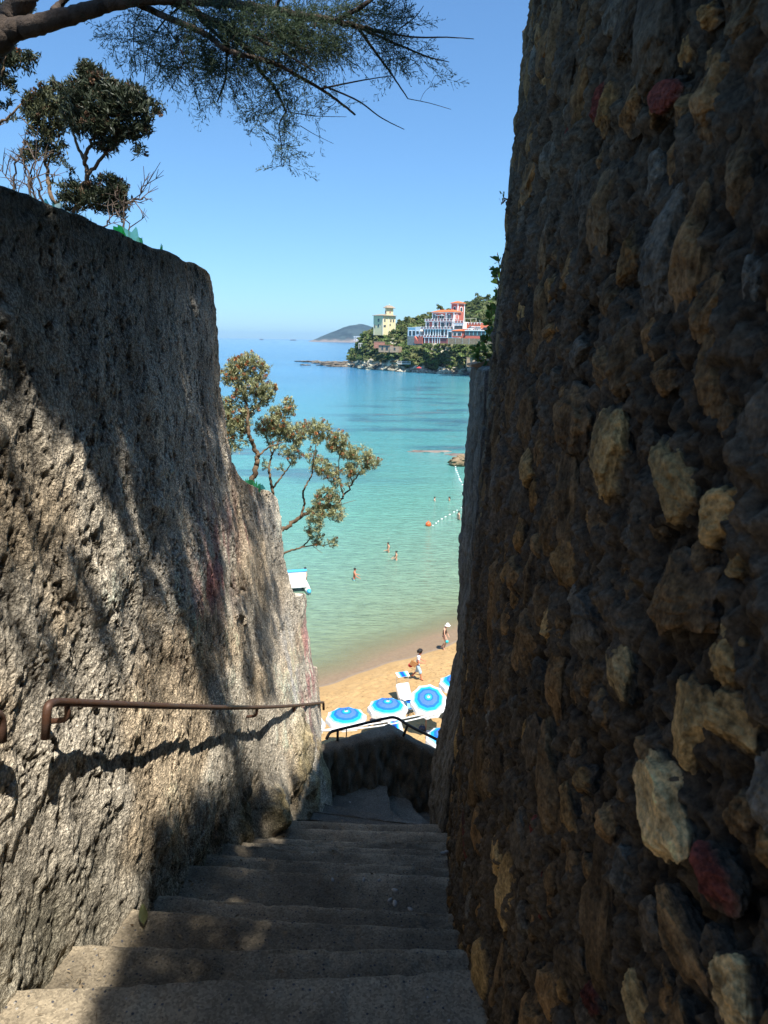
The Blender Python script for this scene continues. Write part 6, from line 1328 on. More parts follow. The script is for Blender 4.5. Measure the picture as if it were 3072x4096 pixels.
# ================================================================== PEOPLE
def skin_mat(name, c): return M(name, c, .55, .12, 12, .1, 60, spec=.35)
SK = {'fair': skin_mat('skin_fair', (.62, .36, .25)), 'tan': skin_mat('skin_tan', (.50, .22, .12)), 'red': skin_mat('skin_sunburnt', (.58, .20, .11)), 'mid': skin_mat('skin_mid', (.52, .28, .17))}
HAIR = M('dark_hair', (.012, .010, .009), .6, .4, 40, .8, 60); HAIRB = M('brown_hair', (.09, .045, .02), .6, .4, 40, .8, 60)
def skin_obj(name, chains, parent, mat, root=0, sub=2):
    """chains: list of lists of (point, rx[, ry]); points shared by equal coordinates"""
    V = []; R_ = []; Eg = []; idx = {}
    for ch in chains:
        pv = None
        for it in ch:
            p = tuple(round(float(q), 4) for q in it[0]); r = (it[1], it[2] if len(it) > 2 else it[1])
            if p not in idx: idx[p] = len(V); V.append(p); R_.append(r)
            k = idx[p]
            if pv is not None and pv != k and (pv, k) not in Eg and (k, pv) not in Eg: Eg.append((pv, k))
            pv = k
    me = bpy.data.meshes.new(name); me.from_pydata(V, Eg, []); me.update()
    o = link(name, me, parent, [mat]); md = o.modifiers.new('skin', 'SKIN'); md.use_smooth_shade = True
    if not me.skin_vertices: 
        bpy.context.view_layer.objects.active = o
    for i, r in enumerate(R_): me.skin_vertices[0].data[i].radius = r
    for i in range(len(V)): me.skin_vertices[0].data[i].use_root = (i == root)
    s = o.modifiers.new('sub', 'SUBSURF'); s.levels = sub; s.render_levels = sub
    return o
def person(label, loc, face, skin='mid', hair=HAIR, hairstyle='short', lean=0.0, armR=None, armL=None, legR=None, legL=None, suit=None, H=1.70, group=None, bendhead=0.0, woman=False):
    """local frame: +Y ahead, +X the person's right-hand... (X right); face: heading of +Y about z.
    arm*/leg*: (elbow, wrist) / (knee, ankle) offsets from the shoulder / hip, in metres for a 1.70 m person"""
    t = empty('person', loc, face); tag(t, label, 'person', group); k = H / 1.70; t.scale = (k, k, k)
    def rot(p):                                    # lean of the trunk about the hips
        c, s = math.cos(lean), math.sin(lean); y, z = p[1], p[2] - .92; return np.array([p[0], y * c + z * s, .92 - y * s + z * c])
    hipw = .10 if woman else .09; shw = .165 if woman else .19; kk = .92 if woman else 1.0
    pel = rot((0, 0, .95)); bel = rot((0, .01, 1.08)); che = rot((0, 0, 1.27)); top = rot((0, -.01, 1.40)); nk = rot((0, .005, 1.475))
    hb = nk + np.array([0, .02 + bendhead * .5, .06 - bendhead * .1]); hd = hb + np.array([0, .01 + bendhead * .4, .085]); ht = hd + np.array([0, .0, .075]); nose = hd + np.array([0, .095, -.03])
    chains = [[(pel, .125 * kk, .10), (bel, .115 * kk, .09), (che, .135 * kk, .10), (top, .10, .08), (nk, .052), (hb, .07, .075), (hd, .078, .09), (ht, .05, .06)], [(hd, .078, .09), (nose, .016)]]
    limbs = {}
    for side, arm in ((1, armR), (-1, armL)):
        sh = rot((side * shw, -.01, 1.385)); el, wr = arm if arm else ((side * .05, -.03, -.28), (side * .06, .06, -.53))
        e = sh + np.array(el); w = sh + np.array(wr); d = unit(w - e); n_ = unit(np.cross(d, [0, 0, 1.0]) + 1e-3); hnd = w + d * .075; u = unit(np.cross(n_, d))
        chains.append([(top, .10, .08), (sh, .055), (e, .042), (w, .028), (hnd, .036, .018)])
        for q, (off, ln) in enumerate(((-.026, .075), (-.009, .09), (.009, .085), (.026, .065))):
            f1 = hnd + n_ * off + d * ln * .5 + u * .004; f2 = f1 + d * ln * .5 - u * .02; chains.append([(hnd, .036, .018), (f1, .009), (f2, .008)])
        th = w + n_ * .035 + d * .05; chains.append([(w, .028), (th, .011), (th + d * .035 + n_ * .006, .009)])
        limbs['a%d' % side] = (sh, e, w, hnd)
    for side, leg in ((1, legR), (-1, legL)):
        hp = np.array([side * hipw, 0, .90]); kn, an = leg if leg else ((side * .01, .01, -.43), (side * .015, -.02, -.83))
        kn = hp + np.array(kn); an = hp + np.array(an); toe = an + np.array([side * .02, .13, -.05]); toe[2] = max(min(toe[2], an[2] - .03), .02)
        heel = an + np.array([0, -.04, -.04])
        chains.append([(pel, .125 * kk, .10), (hp, .088), ((hp * .45 + kn * .55), .072), (kn, .052), (kn * .6 + an * .4, .05), (an, .036), (toe, .034, .02)]); chains.append([(an, .036), (heel, .026)])
        limbs['l%d' % side] = (hp, kn, an, toe)
    skin_obj('body', chains, t, SK[skin])
    h = MB(); hc = hd + np.array([0, -.012, .03])
    if hairstyle == 'short': h.ball(hc + np.array([0, -.012, .008]), (.088, .098, .088), 12, 8, jit=.04)
    elif hairstyle == 'curly':
        rg = random.Random(3)
        for _ in range(46):
            a, b_ = rg.uniform(0, 2 * PI), rg.uniform(-.5, 1.5); r_ = .125; q = hc + np.array([r_ * math.cos(a) * math.cos(b_), r_ * math.sin(a) * math.cos(b_) - .02, r_ * math.sin(b_) * 1.0 - .0])
            if q[1] - hd[1] > .06 and q[2] < hd[2] + .05: continue
            h.ball(q, rg.uniform(.045, .06), 7, 5, jit=.12)
        h.ball(hc, (.11, .11, .11), 10, 7)
    elif hairstyle == 'long':
        h.ball(hc + np.array([0, -.015, .005]), (.09, .102, .09), 12, 8, jit=.05); h.tube([hc + np.array([0, -.08, 0]), hc + np.array([0, -.10, -.14]), hc + np.array([0, -.09, -.28])], [.075, .07, .03], 8)
    elif hairstyle == 'bun': h.ball(hc + np.array([0, -.012, .008]), (.088, .098, .088), 12, 8, jit=.04); h.ball(hc + np.array([0, -.10, .05]), .045, 8, 6)
    if h.v: h.build('hair', hair, t, True)
    g = 1.10
    def trunk(z0, mat, nm):                        # short trunks over pelvis and thighs
        ch = [[(pel + np.array([0, 0, .04]), .138 * kk, .112), (pel, .135 * kk, .112)]]
        for side in (1, -1):
            hp, kn, an, toe = limbs['l%d' % side]; ch.append([(pel, .135 * kk, .112), (hp, .10), (hp + (kn - hp) * z0, .09 if z0 > .35 else .098)])
        skin_obj(nm, ch, t, mat, 0)
    if suit:
        kind, mat = suit[0], suit[1]
        if kind == 'trunks': trunk(.55, mat, 'swim_trunks')
        if kind == 'brief': trunk(.12, mat, 'swim_brief')
        if kind in ('swimsuit',):
            trunk(.08, mat, 'swimsuit_bottom')
            skin_obj('swimsuit', [[(pel, .15 * kk, .125), (bel, .15 * kk, .122), (che - np.array([0, 0, .02]), .16 * kk, .125), (che + np.array([0, .02, .08]), .135 * kk, .10)]], t, mat)
        if kind == 'bikini': trunk(.06, mat, 'swim_bottom'); skin_obj('swim_top', [[(che + np.array([0, 0, -.04]), .135 * kk, .105), (che + np.array([0, 0, .04]), .137 * kk, .106)]], t, mat)
        if kind == 'dress':
            tee, trs = suit[1], suit[2]
            ch = [[(pel + np.array([0, 0, .06]), .14, .115), (bel, .135, .108), (che, .15, .118), (top, .115, .092), (nk - np.array([0, 0, .02]), .06)]]
            for side in (1, -1): sh, e, w, hn = limbs['a%d' % side]; ch.append([(top, .115, .092), (sh, .072), (sh + (e - sh) * .65, .066)])
            skin_obj('t_shirt', ch, t, tee)
            ch = [[(pel + np.array([0, 0, .07]), .138, .115), (pel, .15, .125)]]
            for side in (1, -1): hp, kn, an, toe = limbs['l%d' % side]; ch.append([(pel, .15, .125), (hp, .115), (kn, .10), (kn + (an - kn) * .35, .10)])
            skin_obj('trousers', ch, t, trs)
    limbs['head'] = hd; limbs['trunk'] = (pel, bel, che, top, nk)
    return t, limbs
EAST = -PI / 2          # facing +X (to the right of the photograph)
blackc = M('black_swimwear', (.012, .012, .014), .6, .2, 20); whitec = M('white_cotton', (.78, .78, .78), .9, .06, 15); ltblue = M('light_blue_denim', (.42, .58, .72), .9, .12, 12, .3, 60); teal = M('teal_shorts', (.20, .42, .42), .8, .15, 15); bei = M('pale_swimwear', (.68, .58, .5), .8, .1, 15); navy = M('navy_swimwear', (.02, .03, .08), .7, .2, 20); redc = M('red_cloth', (.55, .02, .04), .8, .2, 15)
# woman in the white hat on the wet sand
p = on_sand(1774, 2598)
t, lb = person('person in black swimsuit and white brimmed hat walking along the wet sand', p, EAST - .25, 'fair', HAIRB, 'none', lean=.10, suit=('swimsuit', blackc), H=1.68, bendhead=.12, woman=True,
               armR=((.05, .02, -.28), (.06, .16, -.52)), armL=((-.05, .06, -.27), (-.04, .20, -.50)), legR=((.0, .14, -.42), (.0, .02, -.83)), legL=((0, .10, -.42), (0, -.16, -.80)))
hd = lb['head']; h = MB(); h.lathe([(.0, .125), (.055, .12), (.088, .10), (.10, .06), (.104, .01), (.145, -.008), (.182, -.03), (.178, -.036), (.10, .0)], 20, c=(hd[0], hd[1], hd[2] + .03)); h.build('sun_hat', M('white_straw', (.82, .80, .74), .9, .06, 40), t, True)
b = MB(); b.lathe([(.107, .03), (.11, .012), (.113, .012), (.111, .032)], 20, c=(hd[0], hd[1], hd[2] + .035)); b.build('hat_band', darkm, t, True)
w = lb['a1'][3]; M0 = t.matrix_basis
b = MB(); b.ball((0, 0, -.10), (.10, .06, .10), 12, 8, jit=.06); b.tube([(-.06, 0, -.03), (-.02, 0, .05), (.02, 0, .05), (.06, 0, -.03)], .008, 5)
bpy.context.view_layer.update(); wl_ = t.matrix_world @ Vector(w)
o = b.build('pouch', M('turquoise_cloth', (.04, .55, .60), .7, .15, 15), None, True, loc=(wl_.x, wl_.y, wl_.z - .05), rz=.3); tag(o, 'turquoise pouch held low by the walker in the white hat', 'bag')
# woman with shoulder bag
p = on_sand(1668, 2716)
t, lb = person('person with black curly hair, white t-shirt and light blue trousers striding over the dry sand', p, EAST - .1, 'red', HAIR, 'curly', lean=.16, suit=('dress', whitec, ltblue), H=1.66, bendhead=.03, woman=True,
               armR=((.07, .0, -.27), (.06, .24, -.30)), armL=((-.06, .06, -.26), (-.04, .26, -.34)), legR=((.0, .16, -.40), (.0, .24, -.83)), legL=((0, .02, -.43), (0, -.30, -.74)))
hd = lb['head']; cap = lb['trunk']
bpy.context.view_layer.update()
sp_ = t.matrix_world @ Vector((.22, -.20, 1.02)); b = MB()
b.add([(-.20, -.05, -.2), (.20, -.05, -.2), (.24, -.05, .15), (-.22, -.05, .15), (-.20, .05, -.2), (.20, .05, -.2), (.24, .05, .15), (-.22, .05, .15)], [(0, 1, 2, 3), (5, 4, 7, 6), (0, 4, 5, 1), (3, 2, 6, 7), (0, 3, 7, 4), (1, 5, 6, 2)])
b.tube([(-.16, 0, .14), (-.04, .0, .36), (.06, 0, .40), (.17, 0, .14)], .014, 6)
o = b.build('shoulder_bag', M('tan_bag', (.40, .19, .07), .75, .2, 12, .3, 60), None, False, loc=sp_, bevel=.02); o.scale = (.82, .82, .82); o.rotation_euler = (0, .5, -.1); tag(o, 'tan shoulder bag slung behind the striding walker', 'bag')
sp_ = t.matrix_world @ Vector((.10, -.38, .84)); b = MB(); b.ball((0, 0, 0), (.13, .07, .12), 10, 7, jit=.12)
o = b.build('rolled_towel', redc, None, True, loc=sp_); tag(o, 'red rolled cloth carried behind the tan shoulder bag', 'towel')
# bathers in the shallows: feet on the bed, water round hips or chest
def bather(px, py, depth, label, face, **kw):
    q = PZ(px, py, SEA); return person(label, (q[0], q[1], SEA - depth), face, **kw)
bather(1416, 2321, .78, 'tanned person in teal shorts wading hip-deep, arms held out', EAST + .2, skin='red', suit=('trunks', teal), H=1.76, lean=.08, armR=((.10, .08, -.24), (.12, .30, -.36)), armL=((-.12, .12, -.24), (-.14, .36, -.32)))
bather(1553, 2208, .92, 'slim person in pale brief standing knee-deep in the bay, left of a couple', PI / 2 + .4, skin='mid', suit=('brief', bei), H=1.80, armL=((-.06, .14, -.26), (-.02, .38, -.30)))
bather(1585, 2240, .86, 'dark-haired person in pale bikini wading, right of a couple', PI / 2 + .2, skin='mid', suit=('bikini', bei), hairstyle='bun', H=1.64, woman=True, armR=((.05, .14, -.24), (.02, .34, -.34)), armL=((-.05, .14, -.24), (-.02, .36, -.32)))
bather(1738, 2003, 1.28, 'swimmer up to the chest, left of the two by the float line', EAST, skin='fair', H=1.74, armR=((.08, .12, -.22), (.05, .38, -.26)))
bather(1797, 2003, 1.20, 'long-haired swimmer seen from behind, up to the waist, by the float line', PI / 2, skin='mid', hairstyle='long', H=1.68, woman=True)
bather(1834, 2078, .85, 'person in black trunks standing in the water beside the float line', EAST + .5, skin='fair', suit=('trunks', blackc), H=1.74)
for (px, py, l) in ((1750, 1641, 'swimmer far out in the bay, leftmost of three distant heads'), (1760, 1642, 'swimmer far out in the bay, middle of three distant heads'), (1792, 1640, 'swimmer far out in the bay, rightmost of three distant heads')):
    bather(px, py, 1.50, l, random.uniform(0, 6), skin='mid', H=1.74)
# ------------------------------------------------------------------ pedal boat with bathers
hullw = M('boat_white', (.80, .79, .74), .35, .08, 3); boatb = M('boat_blue', (.08, .42, .72), .35, .1, 3)
p0 = PZ(1184, 2352, SEA); bt = empty('pedal_boat', (p0[0], p0[1], SEA)); tag(bt, 'white pedal boat with blue trim floating behind the end of the rendered wall', 'boat')
ang = math.atan2(*(lambda a, b: (b[1] - a[1], b[0] - a[0]))(PZ(1216, 2310, SEA), PZ(1242, 2366, SEA)))
bt.rotation_euler.z = ang
def hull(y0):
    m = MB(); st_ = [(-1.2, .20, .30), (-.6, .25, .32), (.2, .26, .32), (1.0, .24, .33), (1.45, .17, .36), (1.75, .03, .42)]; n = 8; vs = []
    for (x, w_, h_) in st_:
        for j in range(n): a = 2 * PI * j / n; vs.append((x, y0 + w_ * math.cos(a) * (1.0 if math.sin(a) > -.2 else .8), .12 + h_ * .6 * math.sin(a)))
    fs = [(i * n + j, (i + 1) * n + j, (i + 1) * n + (j + 1) % n, i * n + (j + 1) % n) for i in range(len(st_) - 1) for j in range(n)] + [tuple(range(n - 1, -1, -1)), tuple((len(st_) - 1) * n + j for j in range(n))]
    return m.add(vs, fs)
for y0 in (-.75, .75):
    h_ = hull(y0).build('hull', hullw, bt, True); q = MB(); q.ball((1.56, y0, .25), (.32, .17, .16), 10, 6); q.build('bow_tip', boatb, bt, True)
q = MB(); q.bb(-1.2, 1.0, -.85, .85, .34, .44); q.build('deck', hullw, bt, bevel=.03)
q = MB(); q.bb(-1.25, -.95, -.95, .95, .44, .95); q.build('seat_back', hullw, bt, bevel=.05)
q = MB(); q.bb(-1.30, -.90, -1.0, 1.0, .955, 1.05); q.build('rim', boatb, bt, bevel=.03)
q = MB(); q.bb(-.9, -.3, -.8, .8, .445, .66); q.build('seat', hullw, bt, bevel=.05)
bather(1167, 2326, .95, 'dark-haired bather leaning on the pedal boat, left of three', .4, skin='red', H=1.66, armR=((.12, .14, -.14), (.16, .34, -.10)), armL=((-.12, .14, -.14), (-.16, .34, -.10)))
bather(1212, 2328, .72, 'sunburnt bather bending over the pedal boat, long brown hair', 1.9, skin='red', hair=HAIRB, hairstyle='long', H=1.62, lean=.75, woman=True, suit=('bikini', redc), armR=((.03, .12, -.24), (.02, .16, -.48)), armL=((-.03, .12, -.24), (-.02, .16, -.48)))
bather(1222, 2322, .60, 'dark-haired bather behind the bending one at the pedal boat', 2.0, skin='tan', H=1.66)
# sunbather lying under the middle parasol
p = on_sand(1585, 2893); t, lb = person('sunbather lying under the middle parasol, only legs showing above the parapet', (p[0] + .1, p[1], p[2] + .44), 0, 'mid', HAIR, 'short', suit=('trunks', navy), H=1.72); t.rotation_euler = (-PI / 2 + .05, 0, PI / 2 + .9); t.location = (p[0] - .2, p[1] + .3, p[2] + .50)
# ------------------------------------------------------------------ broken glass set in the wall tops
def glass_mat(name, c, a=.35):
    m, N, L, B = nt(name); B.inputs['Base Color'].default_value = (c[0], c[1], c[2], 1); B.inputs['Roughness'].default_value = .08; B.inputs['IOR'].default_value = 1.5; B.inputs['Specular IOR Level'].default_value = .5
    t = N.new('ShaderNodeBsdfTransparent'); t.inputs[0].default_value = (c[0] ** .5, c[1] ** .5, c[2] ** .5, 1); mx = N.new('ShaderNodeMixShader'); mx.inputs[0].default_value = a
    L.new(t.outputs[0], mx.inputs[1]); L.new(B.outputs[0], mx.inputs[2]); tl_ = N.new('ShaderNodeBsdfTranslucent'); tl_.inputs[0].default_value = (c[0], c[1], c[2], 1); m2 = N.new('ShaderNodeMixShader'); m2.inputs[0].default_value = .12
    L.new(mx.outputs[0], m2.inputs[1]); L.new(tl_.outputs[0], m2.inputs[2]); L.new(m2.outputs[0], N['Material Output'].inputs[0]); return m
g_teal = glass_mat('teal_glass', (.22, .55, .50)); g_clear = glass_mat('clear_glass', (.55, .75, .78), .3); g_green = glass_mat('green_glass', (.03, .36, .09)); g_dark = glass_mat('bottle_glass', (.06, .30, .14))
GC = lambda x, y: (x * .663, y * .663)
SH = [(25, 1225, 45, 60, 'teal', 'large pale teal glass shard at the left end of the wall top'), (85, 1215, 55, 85, 'teal', 'tall pointed teal glass shard with dirt stuck to it, second from the left'), (140, 1262, 40, 30, 'clear', 'low clear glass sliver between the teal shard and the tall clear one'), (195, 1250, 38, 80, 'clear', 'tall narrow clear glass shard under the bare twigs'), (250, 1275, 60, 40, 'teal', 'broad low teal glass shard left of the dark shrub trunk'), (300, 1270, 70, 60, 'teal', 'jagged teal glass shard with moss on it, left of the dark shrub trunk'), (350, 1295, 45, 70, 'clear', 'clear ragged glass shard touching the dark shrub trunk'),
      (420, 1318, 70, 40, 'clear', 'low rounded clear glass shard right under the dark shrub trunk'), (520, 1345, 42, 75, 'clear', 'upright clear glass shard right of the dark shrub trunk'), (545, 1362, 26, 50, 'clear', 'small clear glass splinter next to the upright clear shard'), (675, 1422, 40, 30, 'clear', 'low clear glass sliver left of the bright green shard'), (725, 1425, 90, 60, 'green', 'bright green curved glass shard on the wall top'), (790, 1430, 70, 70, 'teal', 'pale green glass shard standing behind the bright green one'), (830, 1468, 55, 30, 'dark', 'dark green glass sliver right of the bright green shard'), (975, 1510, 18, 30, 'dark', 'tiny green splinter alone near the far corner of the wall top')]
GM = {'teal': g_teal, 'clear': g_clear, 'green': g_green, 'dark': g_dark}; rgl = random.Random(4)
def shard(px, py, w, h, mat, label, x=None, y=None, group='broken glass set along the wall top'):
    c = PX(px, py, x) if x is not None else PY(px, py, y); s = np.linalg.norm(c) / F; W_, H_ = w * s, h * s
    n = rgl.randint(5, 7); top = sorted([rgl.uniform(-.5, .5) for _ in range(n - 2)]); poly = [(-.5 * W_, -H_ * .9), (.5 * W_, -H_ * .9)] + [(q * W_, H_ * (.5 - rgl.uniform(0, .6) * (1 if i % 2 else .25))) for i, q in reversed(list(enumerate(top)))]
    m = MB(); th = .004; k = len(poly); rz = rgl.uniform(-.5, .5)
    vs = [(a, -th / 2 + .10 * a * a / max(W_, .01) * 2, b) for a, b in poly] + [(a, th / 2 + .10 * a * a / max(W_, .01) * 2, b) for a, b in poly]
    m.add(vs, [tuple(range(k)), tuple(range(2 * k - 1, k - 1, -1))] + [(i, k + i, k + (i + 1) % k, (i + 1) % k) for i in range(k)]); o = m.build('glass_shard', mat, None, loc=c); o.rotation_euler = (rgl.uniform(-.25, .25), rgl.uniform(-.15, .15), rz + math.atan2(-c[0], c[1]) * -1 * 0 + .35)
    tag(o, label, 'glass shard', group)
for (a, b_, w, h, k, l) in SH: shard(a * .663, b_ * .663 - 10, w * .663 * 1.15, h * .663 * 1.5, GM[k], l, x=-1.07)
SH2 = [(985, 1926, 18, 34, 'dark', 'dark bottle-glass spike at the left of the glass on the lower wall step'), (1002, 1932, 22, 32, 'dark', 'leaning bottle-glass shard second on the lower wall step'), (1020, 1936, 24, 40, 'dark', 'tall green glass spike in the middle of the lower wall step'), (1034, 1944, 20, 26, 'dark', 'short dark green shard right of the tall spike on the lower wall step'), (1050, 1944, 22, 18, 'teal', 'low pale shard at the right end of the lower wall step')]
for (a, b_, w, h, k, l) in SH2: shard(a, b_, w, h, GM[k], l, y=5.05, group='broken glass on the lower wall step')

# ------------------------------------------------------------------ leafy plants on the right-hand walls
lf_glossy = leaf_mat('glossy_leaf', (.035, .085, .018), (.16, .24, .055), .42, .35)
def leafy(label, stems, ros, y, seed, n=11, leaf=(.052, .021), root=None):
    rng = np.random.default_rng(seed); t0 = PY(*stems[0][0], y); t = empty('leafy_plant', t0); tag(t, label, 'plant'); o = np.array(t0); mb = MB(); sk = []
    for path in stems:
        pts = polyline3(path, y, 5); rr = np.linspace(.006, .002, len(pts)); mb.tube([p - o for p in pts], list(rr), 6, cap=False); sk += [(p - o, r) for p, r in zip(pts, rr)]
    T = np.array([PY(a + rng.normal() * 3, b + rng.normal() * 3, y + rng.uniform(-.12, .22)) for a, b in ros]) - o; D = grow(sk, T, rng, .002, mb=mb, wob=.1); mb.build('stems', bark_d, t, True)
    base = []; dd = []; ln = []
    for q, d in zip(T, D):
        ax = unit(np.array([-.55, -.15, .75]) + .5 * rng.normal(size=3) + d * .4)
        for _ in range(n): base.append(q + rng.normal(size=3) * .006); dd.append(unit(ax + rng.normal(size=3) * .62)); ln.append(leaf[0] * rng.uniform(.6, 1.15))
    base = np.array(base); dd = np.array(dd); ln = np.array(ln)[:, None]; s = unit(np.cross(dd, rng.normal(size=base.shape))); nn = np.cross(s, dd); w = ln * leaf[1] / leaf[0] / 2; K = 5; V = []; Q = []; nv = 2 * K + 1; prof = [(.0, .12), (.3, .6), (.6, 1.0), (.85, .8), (1.0, .0)]
    for i in range(len(base)):
        b0 = len(V); cup = rng.uniform(.1, .35)
        for (u, ww) in prof:
            c = base[i] + dd[i] * ln[i] * u - nn[i] * ln[i] * .22 * u * u
            V += [c + s[i] * w[i] * ww + nn[i] * w[i] * ww * cup, c, c - s[i] * w[i] * ww + nn[i] * w[i] * ww * cup]
        for k in range(4):
            a = b0 + 3 * k; Q += [(a, a + 1, a + 4, a + 3), (a + 1, a + 2, a + 5, a + 4)]
    np_mesh('foliage', np.array(V), np.array(Q), [lf_glossy], t, True); return t
leafy('glossy green leafy plant growing at the stone wall edge above the lower wall end', [[(2010, 1560), (1975, 1440), (1985, 1330), (2005, 1180), (2000, 1090), (1990, 1010)], [(1985, 1480), (1950, 1420), (1920, 1390)], [(2005, 1180), (1990, 1120), (1988, 1098)]],
      [(1996, 1045), (1986, 1085), (1994, 1100), (2002, 1135), (1998, 1180), (2006, 1170), (1984, 1205), (1998, 1212), (1966, 1236), (1984, 1245), (1972, 1262), (1992, 1275), (1956, 1275), (1978, 1290), (1960, 1305), (1990, 1312), (1972, 1325), (1952, 1338), (1990, 1345), (1968, 1352), (1932, 1362), (1952, 1372), (1978, 1372), (1920, 1392), (1942, 1398), (1965, 1402), (1990, 1398), (1905, 1412), (1926, 1420), (1950, 1424), (1974, 1430), (1912, 1432), (1940, 1444), (1962, 1452), (1990, 1450), (1980, 1470)], 4.62, 51)
leafy('small glossy sprig on the very top of the tall stone wall', [[(2240, 40), (2190, 45), (2165, 50)], [(2240, -20), (2200, 0), (2175, 5)]], [(2162, 52), (2172, 18), (2180, 5), (2190, 30)], 4.0, 52, 7, (.04, .024))
leafy('tiny leaf tuft sprouting from the edge of the tall stone wall, halfway up', [[(2045, 800), (2020, 795), (2012, 785)], [(2020, 800), (2010, 815)]], [(2010, 782), (2008, 812)], 4.35, 53, 4, (.03, .012))

# ------------------------------------------------------------------ small things on the steps
lfm = leaf_mat('fallen_leaf', (.09, .10, .04), (.14, .15, .06), .3)
p = PZ(575, 3690, -2.05); m = MB(); K = 7
for k in range(K):
    u = k / (K - 1); w = .016 * math.sin(PI * min(1, u * .92 + .04)); m.v += [(-.05 + .10 * u, -w, .014 + .03 * (u - .5) ** 2 + .006), (-.05 + .10 * u, 0, .010 + .03 * (u - .5) ** 2), (-.05 + .10 * u, w, .014 + .03 * (u - .5) ** 2 + .006)]
for k in range(K - 1):
    for j in range(2): m.f.append((3 * k + j, 3 * k + j + 1, 3 * k + j + 4, 3 * k + j + 3)); m.m.append(0)
o = m.build('fallen_leaf', lfm, None, True, loc=(p[0], p[1], p[2] + .012), rz=-1.2); tag(o, 'curled green leaf lying at the left end of a sunlit step', 'leaf')
pale = M('pale_pebble', (.42, .40, .36), .8, .15, 30); prx = None
for i, (px, py) in enumerate(((1330, 3522), (1455, 3522), (1517, 3525), (1580, 3565), (1560, 3603), (1580, 3618), (1400, 3210), (1240, 3193), (1840, 3500), (1770, 3415), (1785, 3410), (1640, 3640))):
    d = ray(px, py); best = None
    for zz in (-1.71 - .17 * np.arange(14)):
        q = d * (zz / d[2])
        if abs(float(stair_z(q[1])) - zz) < .13: best = q; break
    if best is None: best = PZ(px, py, -4.1)
    if prx is None: s = MB(); s.ball((0, 0, 0), (.012, .008, .006), 8, 6, jit=.15); o = s.build('pebble', pale, None, True); prx = o
    else: o = prx.copy(); C.objects.link(o)
    k = random.uniform(.6, 1.3); o.location = (best[0], best[1], best[2] + .004); o.scale = (k, k, k); o.rotation_euler.z = random.uniform(0, 6); tag(o, 'small pale pebble lying loose on the shaded steps', 'pebble', 'pale pebbles on the steps')
